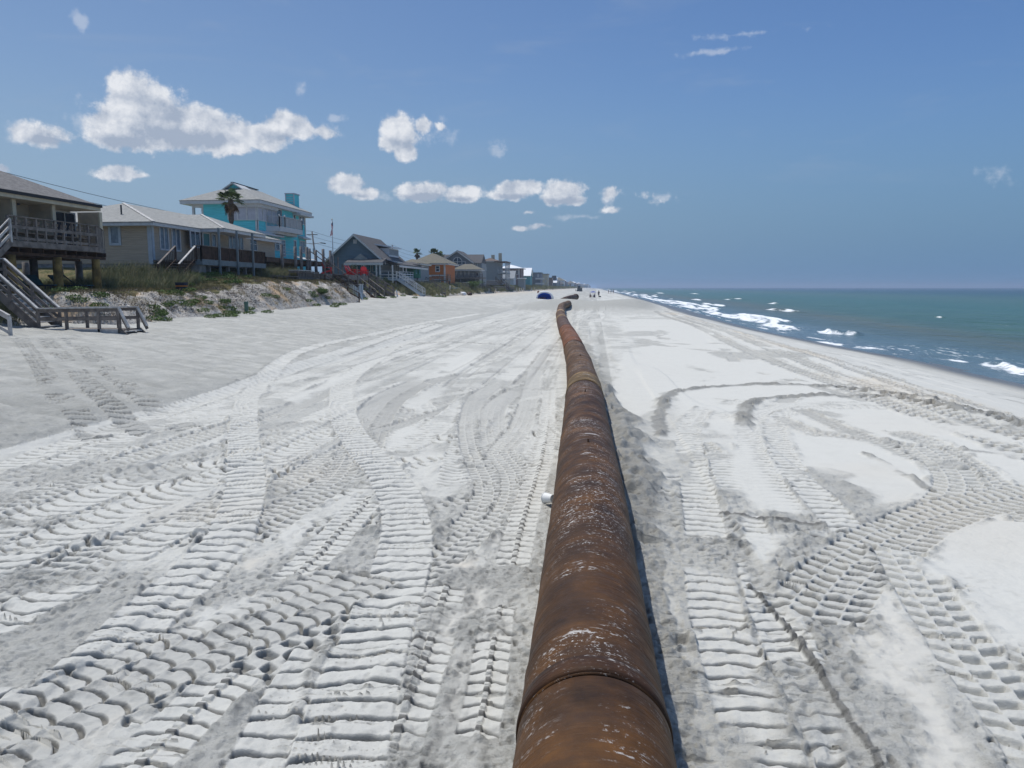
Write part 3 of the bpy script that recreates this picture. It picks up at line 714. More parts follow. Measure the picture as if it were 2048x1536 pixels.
    streak = sstep(.62, .8, vnoise(X * 1.2, Y * .35, 2.5, 66) * .6 + .5 * vnoise(X, Y * .5, .8, 67)) * sstep(5, 12, s) * .25
    foam = np.maximum(foam, streak)
    swl = .9 * np.exp(-((s + .2) / .35) ** 2) * sstep(-.2, .5, vnoise(Y, Y * 0, 4, 68))
    foam = np.maximum(foam, swl * .7)
    z = z * sstep(-2, 4, s) + .012 * vnoise(X, Y, .5, 36) * am(.4)
    Z = SEA_Z + .06 + z * 1.0
    me = bpy.data.meshes.new('sea_water'); NR, NC = X.shape; nv = NR * NC; me.vertices.add(nv)
    co = np.stack([X, Y, Z], -1).astype(np.float32); me.vertices.foreach_set('co', co.ravel())
    idx = np.arange(nv, dtype=np.int32).reshape(NR, NC)
    q = np.stack([idx[:-1, :-1], idx[:-1, 1:], idx[1:, 1:], idx[1:, :-1]], -1).reshape(-1, 4)
    nf = len(q); me.loops.add(nf * 4); me.polygons.add(nf); me.loops.foreach_set('vertex_index', q.ravel())
    me.polygons.foreach_set('loop_start', np.arange(0, nf * 4, 4, dtype=np.int32)); me.polygons.foreach_set('use_smooth', np.ones(nf, bool)); me.update()
    for nm, arr in (('foam', np.clip(foam, 0, 1)), ('off', s + 6 * fbm(X * .5, Y * .12, 12, 2, 91) * sstep(4, 20, s))):
        a = me.attributes.new(nm, 'FLOAT', 'POINT'); a.data.foreach_set('value', arr.astype(np.float32).ravel())
    m = bpy.data.materials.new('sea_water'); m.use_nodes = True; t = NT(m.node_tree); b = t.n['Principled BSDF']
    def at(n): nd = t.new('ShaderNodeAttribute', attribute_name=n); return nd.outputs['Fac']
    off = t.math('DIVIDE', at('off'), 400.0)
    lg = t.math('POWER', t.math('MAXIMUM', off, 0.0), .5)
    c = t.ramp(lg, [(0.0, (.12, .17, .205)), (.11, (.105, .16, .19)), (.155, (.095, .13, .13)), (.20, (.10, .115, .085)), (.26, (.055, .115, .085)),
                    (.40, (.04, .118, .092)), (.57, (.055, .118, .092)), (.75, (.02, .072, .08)), (1.0, (.010, .045, .075))])
    geo = t.new('ShaderNodeNewGeometry'); P = geo.outputs['Position']
    streaks = t.noise(t.vec('MULTIPLY', P, (1, .35, 1)), .12, 4.0, .6)
    c = t.mix(t.math('MULTIPLY', t.smooth(streaks, .35, .65), .28), c, (.012, .06, .062))
    fn = t.noise(t.vec('MULTIPLY', P, (1.0, .6, 1.0)), 3.2, 8.0, .78); fo = t.math('ADD', at('foam'), t.math('MULTIPLY', t.math('SUBTRACT', fn, .5), 1.3))
    fm = t.math('MULTIPLY', t.smooth(fo, .22, .75), t.smooth(at('foam'), .05, .25))
    c = t.mix(fm, c, (.80, .82, .83))
    t.put(b.inputs['Base Color'], c)
    t.put(b.inputs['Roughness'], t.math('MULTIPLY_ADD', fm, .5, .22))
    b.inputs['IOR'].default_value = 1.33; b.inputs['Specular IOR Level'].default_value = SEA_SPEC
    w1 = t.noise(t.vec('MULTIPLY', P, (1.0, .5, 1)), 1.6, 4.0, .65); w2 = t.noise(t.vec('MULTIPLY', P, (1.0, .45, 1)), .22, 3.0, .6)
    bp = t.new('ShaderNodeBump'); bp.inputs['Strength'].default_value = 1.0; bp.inputs['Distance'].default_value = .35
    t.put(bp.inputs['Height'], w1)
    bp2 = t.new('ShaderNodeBump'); bp2.inputs['Strength'].default_value = 1.0; bp2.inputs['Distance'].default_value = 1.6
    t.put(bp2.inputs['Height'], w2); t.put(bp2.inputs['Normal'], bp.outputs[0])
    t.put(b.inputs['Normal'], bp2.outputs[0])
    me.materials.append(m); o = bpy.data.objects.new('sea_water', me); COL.objects.link(o); tag(o, kind='structure')
SEA_SPEC = .12
make_sea()
# ================================================================== THE DREDGE PIPE
R_PIPE = 0.38
def pipe_mat():
    m = bpy.data.materials.new('rusty_steel'); m.use_nodes = True; t = NT(m.node_tree); b = t.n['Principled BSDF']
    tc = t.new('ShaderNodeTexCoord'); co = tc.outputs['Object']; sep = t.new('ShaderNodeSeparateXYZ'); t.put(sep.inputs[0], co)
    hue = t.new('ShaderNodeAttribute', attribute_name='sect', attribute_type='OBJECT')
    band = t.noise(t.vec('MULTIPLY', co, (.6, 5.0, .6)), 2.2, 4.0, .6)
    blot = t.noise(co, 2.4, 6.0, .65); fine = t.noise(co, 38.0, 5.0, .7)
    c = t.ramp(blot, [(.30, (.026, .014, .008)), (.45, (.054, .027, .012)), (.58, (.090, .043, .016)), (.76, (.155, .072, .022))])
    c = t.mix(t.math('MULTIPLY', t.smooth(band, .45, .65), .45), c, (.050, .030, .020))
    col = t.new('ShaderNodeObjectInfo').outputs['Color']
    c = t.mix(1.0, c, col, 'MULTIPLY')
    alpha = t.new('ShaderNodeObjectInfo').outputs['Alpha']
    # salt, dry sand and painted sun glints on the crown, in hoops and flecks
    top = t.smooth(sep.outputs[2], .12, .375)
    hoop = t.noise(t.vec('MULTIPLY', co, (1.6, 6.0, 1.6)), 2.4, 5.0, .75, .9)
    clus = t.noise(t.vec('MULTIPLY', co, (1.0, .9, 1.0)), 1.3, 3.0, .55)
    salt_glint = t.math('MULTIPLY', t.smooth(t.math('ADD', hoop, t.math('MULTIPLY', t.math('SUBTRACT', fine, .5), .55)), .58, .66), t.smooth(clus, .42, .56))
    salt_glint = t.math('MULTIPLY', salt_glint, t.math('MULTIPLY', top, .85))
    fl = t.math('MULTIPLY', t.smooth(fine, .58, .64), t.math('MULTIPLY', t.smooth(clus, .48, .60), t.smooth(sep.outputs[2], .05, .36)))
    s2 = t.math('MAXIMUM', salt_glint, t.math('MULTIPLY', fl, .75))
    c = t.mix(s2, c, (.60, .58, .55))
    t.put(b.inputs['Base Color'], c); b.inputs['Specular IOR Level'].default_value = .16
    t.put(b.inputs['Roughness'], t.math('MULTIPLY_ADD', t.noise(co, 9.0, 4.0, .6), .5, .34))
    rip = t.noise(t.vec('MULTIPLY', co, (.5, 6.0, .5)), 3.5, 3.0, .6)
    bp = t.new('ShaderNodeBump'); bp.inputs['Strength'].default_value = 1.0; bp.inputs['Distance'].default_value = .012
    t.put(bp.inputs['Height'], t.math('ADD', t.math('MULTIPLY', fine, .22), rip)); t.put(b.inputs['Normal'], bp.outputs[0])
    return m
def pipe_sleeve(name, y0, y1, r0, r1, path, m, parent, color, n=72, step=.12, ribs=(), dent=0.0):
    """hollow-looking steel tube along path(y) from y0 to y1"""
    N = max(3, int((y1 - y0) / step) + 1); ys = np.linspace(y0, y1, N); v = []; f = []
    for i, y in enumerate(ys):
        c = path(y); r = r0 + (r1 - r0) * i / (N - 1)
        for k in range(n):
            a = 2 * math.pi * k / n
            rr = r * (1 + dent * (.006 * math.sin(3 * a + y * 1.7) + .005 * math.sin(7.0 * y + 2 * a)))
            for (ry, rh, rw) in ribs: rr += rh * math.exp(-((y - ry) / rw) ** 2)
            v.append((c[0] + rr * math.cos(a), y, c[1] + rr * math.sin(a)))
    for i in range(N - 1):
        for k in range(n):
            a = i * n + k; b2 = i * n + (k + 1) % n; f.append((a, b2, b2 + n, a + n))
    # closed ends: an annular lip with an inner wall
    for e, sgn in ((0, 1), (N - 1, -1)):
        base = len(v); c = path(ys[e]); 
        for ri, dy in ((.93, 0), (.93, .25 * sgn)):
            for k in range(n):
                a = 2 * math.pi * k / n; r = (r0 if e == 0 else r1) * ri; v.append((c[0] + r * math.cos(a), ys[e] + dy, c[1] + r * math.sin(a)))
        for k in range(n):
            k2 = (k + 1) % n
            f.append((e * n + k, base + k, base + k2, e * n + k2)); f.append((base + k, base + n + k, base + n + k2, base + k2))
        f.append(tuple(base + n + k for k in range(n)))
    mb = MB(); mb.v = v; mb.f = f
    o = mb.build(name, m, parent, smooth=True, origin=(path((y0 + y1) / 2)[0], (y0 + y1) / 2, path((y0 + y1) / 2)[1]))
    o.color = (*color, 1); return o
def make_pipes():
    m = pipe_mat()
    # centre line (x, z of the axis) traced from the photograph; slight kinks at the joints
    kn = [(-2.2, .24, .34), (3.35, .33 - .0, .34), (15.0, -.10, .40), (27.5, -.42, .37), (39.6, -.40, .39), (51.5, -1.55, .37), (63, -2.55, .40), (75, -3.15, .52), (84, -3.6, .78), (91, -3.45, 1.05), (96, -3.3, 1.0)]
    kn = []
    for px, py, w in ((1190, 1536, 0), (1184, 1350, 0), (1178.5, 1000, 0), (1168, 772, 0), (1158, 725, 0), (1142, 678, 0), (1129, 653, 0), (1124.5, 639, 0), (1121, 627, 0), (1120, 615, 0), (1121, 606, 0)):
        p = PZ(px, py, .40 if py > 640 else .45); kn.append((p[1], p[0], .36))
    kn = [(k[0], k[1], k[2]) for k in kn]
    kn = [(-3.0, kn[0][1] - (3.0 + kn[0][0]) * (kn[2][1] - kn[0][1]) / (kn[2][0] - kn[0][0]), .36)] + kn
    kn = kn[:-2] + [(84.0, kn[-2][1] + .1, .50), (88.0, kn[-2][1] + .35, .62), (92, kn[-2][1] + .7, .70)]
    ky = [k[0] for k in kn]; kx = [k[1] for k in kn]; kz = [k[2] for k in kn]
    print('pipe knots', [(round(a, 2), round(b, 2)) for a, b in zip(ky, kx)])
    path = lambda y: (float(np.interp(y, ky, kx)), float(np.interp(y, ky, kz)) + .015 * math.sin(y * .9))
    joints = [-3.0, 3.55, 15.4, 27.4, 39.4, 51.4, 63.4, 75.4, 91.0]
    cols = [(1.1, 1.05, .95), (1.0, .97, .92), (1.35, 1.4, 1.2), (2.1, 1.5, .9), (1.2, 1.25, 1.6), (1.5, 1.6, 1.6), (1.5, 1.6, 1.6), (1.6, 1.75, 1.6)]
    labels = ['nearest rusty brown pipe length, lying at the bottom of the photo', 'longest looking rusty pipe length, the second from the bottom of the photo',
              'third pipe length from the bottom, with a pale yellow band at its near end', 'bright orange rusted pipe length, fourth from the bottom',
              'dark purplish pipe length beyond the orange one', 'sixth pipe length, with a wide yellowish tan ring at its near end',
              'seventh pipe length, with a whitish ring, just before the sand mound', 'farthest pipe length, its end sunk in the grey sand mound']
    for k in range(8):
        y0, y1 = joints[k], joints[k + 1]
        c = path(y0)
        t = thing('dredge_pipe', labels[k], 'pipe', (path((y0 + y1) / 2)[0], (y0 + y1) / 2, 0), 'rusty pipe lengths laid end to end along the beach')
        ribs = [(y0 + .55, .006, .03), (y1 - .45, .006, .03)]
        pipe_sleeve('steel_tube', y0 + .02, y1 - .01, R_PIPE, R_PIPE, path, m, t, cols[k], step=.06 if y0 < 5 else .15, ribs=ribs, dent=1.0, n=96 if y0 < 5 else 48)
        # joint collar
        bandc = {2: ((2.0, 2.5, 2.1), 1.6), 4: ((1.4, 1.5, 2.0), 1.2), 5: ((3.4, 4.4, 4.2), 2.6), 6: ((5.5, 7.5, 9.0), 1.8)}.get(k)
        wl = bandc[1] if bandc else .16
        cc = bandc[0] if bandc else (.7, .65, .7)
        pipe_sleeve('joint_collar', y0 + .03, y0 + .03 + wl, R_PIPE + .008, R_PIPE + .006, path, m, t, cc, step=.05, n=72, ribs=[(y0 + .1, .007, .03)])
        # two lifting lugs on the crown and a short weld stub
        for yy in ((y0 + y1) / 2 - .3, y1 - 1.6) if k in (1, 2) else ():
            c = path(yy); mb = MB(); mb.prism([(c[0] - .012, yy - .05, c[1] + R_PIPE - .01), (c[0] - .012, yy + .05, c[1] + R_PIPE - .01), (c[0] - .012, yy + .02, c[1] + R_PIPE + .035), (c[0] - .012, yy - .02, c[1] + R_PIPE + .035)], (.024, 0, 0))
            o = mb.build('lifting_lug', m, t); o.color = (.8, .7, .6, 1)
    # the piece that shows again beyond the mound
    t = thing('dredge_pipe', 'short humped end of rusty pipe showing beyond the sand mound', 'pipe', (-2.5, 122, -.4))
    a = PY(1131, 595.5, 118); b = PY(1152, 591.8, 128)
    mb = MB(); mb.tube([(a[0] - 1.0, 116, a[2] - .55), (a[0], 118, a[2] - .25), ((a[0] + b[0]) / 2, 122, (a[2] + b[2]) / 2 - .15), (b[0], 127, b[2] - .15)], [.30, .42, .42, .42], 24)
    o = mb.build('steel_tube', m, t, smooth=True); o.color = (.8, .75, .8, 1)
    mb = MB(); mb.tube([(b[0] - .05, 126.6, b[2] - .13), (b[0] + .02, 127.1, b[2] - .15)], .49, 24); o = mb.build('joint_collar', m, t, smooth=True); o.color = (.6, .6, .65, 1)
make_pipes()
# ================================================================== DUNE AND ITS PLANTS
def crest_z(Y):
    return 2.35 + .75 * sstep(44, 58, Y) - .25 * sstep(75, 110, Y) + .0 * Y
def dune_height(X, Y):
    X = np.asarray(X, float); Y = np.asarray(Y, float)
    d = toeX(Y) - X
    zb = base_height(np.minimum(X, -9.1), Y) - .02
    zc = crest_z(Y) + .12 * vnoise(X, Y, 5, 201)
    w = 2.7 + .5 * vnoise(Y, Y * 0, 7, 202)
    k = np.clip(d / w, 0, 1)
    face = k ** .85 * (1 + .10 * np.sin(k * 3.1))
    gul = .16 * vnoise(X * .5, Y, 1.1, 203) + .10 * vnoise(X, Y, .45, 204) + .05 * vnoise(X, Y, .2, 205)
    z = zb + (zc - zb) * np.clip(face, 0, 1.05) + gul * sstep(0, .25, k) * sstep(1.5, .7, d / w)
    z += .04 * vnoise(X, Y, .5, 206) * sstep(.8, 1.2, d / w)
    up = np.clip((d - w) / 7.0, 0, 1)
    rise = 1.15 * sstep(45, 52, Y) - .5 * sstep(95, 130, Y)
    z += rise * up * up * (3 - 2 * up)
    return np.where(d > 0, z, zb - .35 * np.clip(-d, 0, 1) - .04)
def gz(x, y):
    """top of whatever ground is there"""
    a = np.array([float(x)]); b = np.array([float(y)])
    return float(max(dune_height(a, b)[0], base_height(a, b)[0]))
def gpx(px, py, y0=6.0, y1=3000.0):
    """where the line of sight through a photo pixel meets the ground"""
    d = ray(px, py); y = y0
    while y < y1:
        p = CAM + d * (y / d[1])
        if p[2] <= gz(p[0], p[1]): break
        y *= 1.004
    return np.array([p[0], p[1], gz(p[0], p[1])])

def grid_obj(name, X, Y, Z, m, attrs=()):
    me = bpy.data.meshes.new(name); NR, NC = X.shape; nv = NR * NC; me.vertices.add(nv)
    me.vertices.foreach_set('co', np.stack([X, Y, Z], -1).astype(np.float32).ravel())
    idx = np.arange(nv, dtype=np.int32).reshape(NR, NC)
    q = np.stack([idx[:-1, :-1], idx[:-1, 1:], idx[1:, 1:], idx[1:, :-1]], -1).reshape(-1, 4); nf = len(q)
    me.loops.add(nf * 4); me.polygons.add(nf); me.loops.foreach_set('vertex_index', q.ravel())
    me.polygons.foreach_set('loop_start', np.arange(0, nf * 4, 4, dtype=np.int32)); me.polygons.foreach_set('use_smooth', np.ones(nf, bool)); me.update()
    for nm, arr in attrs:
        a = me.attributes.new(nm, 'FLOAT', 'POINT'); a.data.foreach_set('value', arr.astype(np.float32).ravel())
    me.materials.append(m); o = bpy.data.objects.new(name, me); COL.objects.link(o); return o

def make_dune():
    Ys = [4.0]
    while Ys[-1] < 3200:
        y = Ys[-1]; Ys.append(y + (.5 if y < 24 else max(.10, min(y * y / 2002 * .06, 40))))
    ds = np.concatenate([np.arange(-1.2, 5.0, .10), np.geomspace(5.1, 160, 90)])
    Y = np.repeat(np.array(Ys)[:, None], len(ds), 1); X = toeX(Y) - ds[None, :]
    Z = dune_height(X, Y); print('dune grid', X.shape)
    d = np.repeat(ds[None, :], len(Ys), 0)
    w = 2.7 + .5 * vnoise(Y, Y * 0, 7, 202)
    k = d / w
    veg = sstep(.82, 1.05, k + .25 * vnoise(X, Y, .9, 211))                                   # vegetated above the scarp
    veg = np.maximum(veg, sstep(78, 92, Y) * sstep(.0, .35, k + .2 * vnoise(X, Y, 2, 212)))     # farther on the whole face is grown over
    m = bpy.data.materials.new('dune_ground'); m.use_nodes = True; t = NT(m.node_tree); b = t.n['Principled BSDF']
    geo = t.new('ShaderNodeNewGeometry'); P = geo.outputs['Position']
    va = t.new('ShaderNodeAttribute', attribute_name='veg').outputs['Fac']
    n = t.noise(P, 1.6, 5.0, .65); n2 = t.noise(P, 9.0, 5.0, .7); n3 = t.noise(P, .5, 3.0, .5)
    sand = t.mix(t.smooth(n, .38, .62), (.58, .54, .48), (.42, .38, .32))
    sand = t.mix(t.smooth(n2, .50, .62), sand, (.13, .115, .10))
    sand = t.mix(t.smooth(n3, .55, .70), sand, (.56, .40, .25))
    gr = t.mix(t.smooth(n, .35, .6), (.17, .14, .07), (.075, .085, .035))
    gr = t.mix(t.smooth(n2, .52, .66), gr, (.26, .21, .13))
    t.put(b.inputs['Base Color'], t.mix(t.smooth(t.math('ADD', va, t.math('MULTIPLY', t.math('SUBTRACT', n2, .5), .6)), .35, .65), sand, gr))
    b.inputs['Roughness'].default_value = .95; b.inputs['Specular IOR Level'].default_value = .1
    bp = t.new('ShaderNodeBump'); bp.inputs['Strength'].default_value = 1.0; bp.inputs['Distance'].default_value = .12
    t.put(bp.inputs['Height'], t.noise(P, 4.0, 6.0, .7)); t.put(b.inputs['Normal'], bp.outputs[0])
    o = grid_obj('dune_ground', X, Y, Z, m, (('veg', veg),)); tag(o, kind='structure')
make_dune()

def leaf_mat(name, c1, c2, rough=.7):
    m = bpy.data.materials.new(name); m.use_nodes = True; t = NT(m.node_tree); b = t.n['Principled BSDF']
    tc = t.new('ShaderNodeNewGeometry'); n = t.noise(tc.outputs['Position'], 2.3, 4.0, .7)
    t.put(b.inputs['Base Color'], t.mix(t.smooth(n, .36, .64), c1, c2)); b.inputs['Roughness'].default_value = rough
    b.inputs['Specular IOR Level'].default_value = .2
    return m
M_OATS = leaf_mat('sea_oats', (.30, .27, .15), (.13, .15, .06)); M_GREEN = leaf_mat('green_leaf', (.13, .19, .05), (.075, .12, .03))
M_DRY = leaf_mat('dry_grass', (.33, .25, .12), (.15, .13, .05)); M_SHRUB = leaf_mat('shrub_leaf', (.075, .10, .035), (.03, .05, .018))
M_ROOT = leaf_mat('dead_root', (.09, .075, .065), (.20, .18, .16)); M_PALM = leaf_mat('palm_leaf', (.11, .15, .04), (.045, .075, .02)); M_PALMD = leaf_mat('palm_dead', (.16, .10, .05), (.09, .055, .03))
M_BARK = mat('palm_bark', (.12, .09, .07), .95, var=.4, scale=6, bump=.03, bscale=14)

def blades(name, C, H, n, spread, width, m, seed=0, lean=.45, parent=None, segs=2, wind=(.25, .1), drop=0.0):
    """C: (N,3) tuft centres; each gets n thin curved blades about H high"""
    r = np.random.default_rng(seed); C = np.asarray(C, float); N = len(C) * n
    c = np.repeat(C, n, 0); c[:, :2] += r.normal(0, spread, (N, 2))
    if drop >= 0 and parent is None: pass
    h = np.repeat(np.broadcast_to(np.asarray(H, float), (len(C),)), n) * r.uniform(.5, 1.15, N)
    a = r.uniform(0, 2 * math.pi, N); L = r.uniform(.15, 1, N) * lean
    dx = np.cos(a) * L + wind[0] * r.uniform(.3, 1, N) * lean; dy = np.sin(a) * L + wind[1] * lean
    side = r.uniform(0, math.pi, N); sx = np.cos(side) * width / 2; sy = np.sin(side) * width / 2
    rows = []
    for k in range(segs + 1):
        f = k / segs; wf = 1 - f * .85
        px = c[:, 0] + dx * h * f * f; py = c[:, 1] + dy * h * f * f; pz = c[:, 2] + h * (f - drop * f * f)
        rows.append(np.stack([px - sx * wf, py - sy * wf, pz], -1)); rows.append(np.stack([px + sx * wf, py + sy * wf, pz], -1))
    V = np.stack(rows, 1); per = 2 * (segs + 1); V = V.reshape(-1, 3)
    base = (np.arange(N) * per)[:, None, None]
    q = np.array([[2 * k, 2 * k + 1, 2 * k + 3, 2 * k + 2] for k in range(segs)])[None]
    return quads_obj(name, V, (base + q).reshape(-1, 4), m, parent)
def leaves(name, centres, radii, n, size, m, seed=0, parent=None, flat=.6):
    """n small leaf quads spread through each ellipsoidal clump"""
    r = np.random.default_rng(seed); centres = np.asarray(centres, float); radii = np.asarray(radii, float)
    N = len(centres) * n; c = np.repeat(centres, n, 0); R = np.repeat(radii, n, 0)
    d = r.normal(size=(N, 3)); d /= np.linalg.norm(d, axis=1)[:, None]; d *= r.uniform(.35, 1.05, N)[:, None] ** .6
    p = c + d * R
    u = r.normal(size=(N, 3)); u /= np.linalg.norm(u, axis=1)[:, None]
    w = r.normal(size=(N, 3)); w[:, 2] += 0; w = np.cross(u, w); w /= np.linalg.norm(w, axis=1)[:, None]
    s = size * r.uniform(.6, 1.3, N)[:, None]
    V = np.stack([p - u * s, p + w * s * flat, p + u * s, p - w * s * flat], 1).reshape(-1, 3)
    return quads_obj(name, V, np.arange(N * 4).reshape(-1, 4), m, parent)
def quads_obj(name, V, Q, m, parent=None):
    me = bpy.data.meshes.new(name); o = bpy.data.objects.new(name, me); COL.objects.link(o)
    off = np.zeros(3)
    if parent is not None:
        o.parent = parent; q = parent
        while q is not None: off += np.array(q.location); q = q.parent
    V = V - off
    me.vertices.add(len(V)); me.vertices.foreach_set('co', V.astype(np.float32).ravel()); nf = len(Q)
    me.loops.add(nf * 4); me.polygons.add(nf); me.loops.foreach_set('vertex_index', Q.astype(np.int32).ravel())
    me.polygons.foreach_set('loop_start', np.arange(0, nf * 4, 4, dtype=np.int32)); me.update(); me.materials.append(m)
    return o
def on_dune(xy):
    xy = np.asarray(xy, float); z = dune_height(xy[:, 0], xy[:, 1]); return np.column_stack([xy, z])
def scatter(n, x0, x1, y0, y1, seed, clump=0, thr=0.0, wl=3.0):
    r = np.random.default_rng(seed); xy = np.column_stack([r.uniform(x0, x1, n), r.uniform(y0, y1, n)])
    if clump: xy = xy[vnoise(xy[:, 0], xy[:, 1], wl, 300 + seed) > thr]
    return xy
def dscatter(n, d0, d1, y0, y1, seed, thr=-2, wl=2.0):
    """scatter by distance inland of the toe"""
    r = np.random.default_rng(seed); y = r.uniform(y0, y1, n); d = r.uniform(d0, d1, n); x = toeX(y) - d
    xy = np.column_stack([x, y]); k = vnoise(x, y, wl, 320 + seed) > thr; return xy[k]

def make_plants():
    # short dry grass along the crest and top
    P = on_dune(dscatter(7500, 2.3, 6.5, 27, 70, 1, -.5)); tag(blades('dry_crest_grass', P, .16, 7, .10, .018, M_DRY, 1), kind='stuff')
    P = on_dune(dscatter(900, 3.2, 9.0, 46, 64, 22, -.1)); tag(blades('green_crest_grass', P, .14, 7, .10, .02, M_GREEN, 22), kind='stuff')
    # tall sea oats before the beige house and beside its deck
    A_ = scatter(520, -30.4, -26.4, 39.5, 50.0, 2); B_ = scatter(260, -33.5, -30, 42, 50.5, 3); C_ = scatter(360, -28.4, -26.9, 61.5, 70, 4); 
    D_ = dscatter(900, -.1, 4.5, 73, 116, 5, -.35, 4); 
    E_ = dscatter(160, -.1, 2.4, 26.5, 31, 45); P = on_dune(np.vstack([A_, B_, C_, D_, E_])); tag(blades('sea_oats_grass', P, .75, 20, .16, .026, M_OATS, 2, lean=.75, segs=3), kind='stuff')
    P = on_dune(np.vstack([scatter(70, -30.4, -26.6, 40, 49.5, 6), scatter(60, -28.4, -26.9, 62, 69, 7), dscatter(90, 1, 5, 84, 112, 8)])); tag(blades('sea_oats_stalks', P, 1.35, 4, .18, .02, M_DRY, 3, lean=.35, segs=3), kind='stuff')
    # green vines: mats on the scarp and by the steps
    spots = []
    for (px, py, r_, k) in ((360, 612, 1.0, 6), (340, 600, .8, 4), (395, 624, 1.2, 7), (430, 618, 1.2, 5), (470, 624, 1.2, 6), (310, 625, .9, 5), (620, 603, 1.3, 5), (660, 606, 1.2, 5), (380, 556, 1.1, 7), (420, 552, 1.3, 8), (455, 560, 1.0, 4),
                           (345, 550, .9, 4), (400, 549, 1.0, 8), (440, 553, 1.1, 8), (370, 562, 1.0, 5), (410, 560, 1.0, 5), (112, 600, .8, 4), (140, 606, .8, 4), (530, 590, .7, 2), (650, 556, .8, 4), (760, 596, 2, 5), (790, 590, 2, 5), (850, 590, 3, 6), (735, 590, 2, 4)):
        g = gpx(px, py)
        for q in range(k):
            x = g[0] + RNG.normal(0, r_ * .6); y = g[1] + RNG.normal(0, r_ * 1.2); spots.append((x, y, gz(x, y) + .10))
    tag(leaves('beach_vine', spots, [(.40, .5, .13)] * len(spots), 240, .045, M_GREEN, 5), kind='stuff')
    # exposed roots and wrack on the eroded face
    P = on_dune(dscatter(3600, .4, 2.9, 31, 78, 9, -.1, 1.1)); tag(blades('dead_roots', P, .26, 5, .12, .035, M_ROOT, 6, lean=1.6, drop=.75), kind='stuff')
    P = on_dune(dscatter(1500, .3, 2.9, 31, 78, 10, .15, 1.6)); tag(blades('scarp_grass', P, .22, 9, .10, .02, M_DRY, 7, lean=1.0), kind='stuff')
    # far dune cover
    P = on_dune(dscatter(5200, .4, 7, 84, 330, 11, -.3, 6)); tag(blades('far_dune_grass', P, .5, 14, .35, .05, M_OATS, 8, lean=.8), kind='stuff')
    P = on_dune(dscatter(5000, .4, 9, 300, 1600, 12, -.5, 8)); tag(blades('distant_dune_grass', P, .7, 8, 1.0, .22, M_OATS, 9, lean=.8), kind='stuff')
make_plants()

def shrub(label, x, y, r, h, seed, m=None, group=None, n=2200, leaf=.045):
    z = gz(x, y); t = thing('shrub', label, 'shrub', (x, y, z), group)
    rr = random.Random(seed); cs = []; rs = []
    for k in range(12):
        a = rr.uniform(0, 6.28); q = rr.uniform(0, .7) * r; cs.append((x + q * math.cos(a), y + q * math.sin(a), z + h * rr.uniform(.25, .75))); rs.append((r * rr.uniform(.25, .45),) * 2 + (h * rr.uniform(.2, .35),))
    leaves('foliage', cs, rs, n // 12, leaf, m or M_SHRUB, seed, t)
    mb = MB()
    for k in range(5):
        a = k * 1.3; mb.tube([(x, y, z - .1), (x + .3 * r * math.cos(a), y + .3 * r * math.sin(a), z + h * .6)], [.04, .015], 6)
    mb.build('stem', M_BARK, t)
    return t
def palm(label, x, y, z0, ztop, r, seed, group=None, nf=19, dead=7):
    t = thing('palm_tree', label, 'palm tree', (x, y, z0), group); R = random.Random(seed)
    mb = MB(); pts = []; N = 14
    for i in range(N + 1):
        f = i / N; pts.append((x + .25 * math.sin(f * 1.6), y, z0 + (ztop - z0) * f))
    mb.tube(pts, [.14 - .02 * math.sin(i * 2.3) * .4 + (.09 if i > N * .7 else 0) for i in range(N + 1)], 12); mb.build('trunk', M_BARK, t)
    cx, cy, cz = pts[-1]
    def fronds(name, count, e0, e1, m, length, seed2):
        mb = MB(); R = random.Random(seed2)
        for k in range(count):
            az = 2 * math.pi * k / count + R.uniform(-.3, .3); el = R.uniform(e0, e1); L = length * R.uniform(.75, 1.1)
            d = np.array((math.cos(az) * math.cos(el), math.sin(az) * math.cos(el), math.sin(el))); s = np.array((-math.sin(az), math.cos(az), 0)); u = np.cross(s, d)
            c = np.array((cx, cy, cz)); hub = c + d * L * .48; mb.tube([c, hub], [.03, .015], 4, caps=False)
            for j in range(17):                                        # fan of folded leaflets
                a = (j / 16 - .5) * 3.6; q = d * math.cos(a) + s * math.sin(a); l2 = L * .55 * (1 - .25 * abs(a) / 1.8)
                tip = hub + q * l2 + np.array((0, 0, -.28 * l2 * R.uniform(.6, 1.4))); mid = hub + q * l2 * .55 + u * .02
                wv = (s * math.cos(a) - d * math.sin(a)) * .06
                b = len(mb.v); mb.v += [tuple(hub), tuple(mid + wv), tuple(tip), tuple(mid - wv)]; mb.f.append((b, b + 1, b + 2, b + 3))
        return mb.build(name, m, t)
    fronds('crown', nf, -.35, 1.35, M_PALM, r, seed); fronds('dead_fronds', dead, -1.35, -.75, M_PALMD, r * .9, seed + 1)
    return t
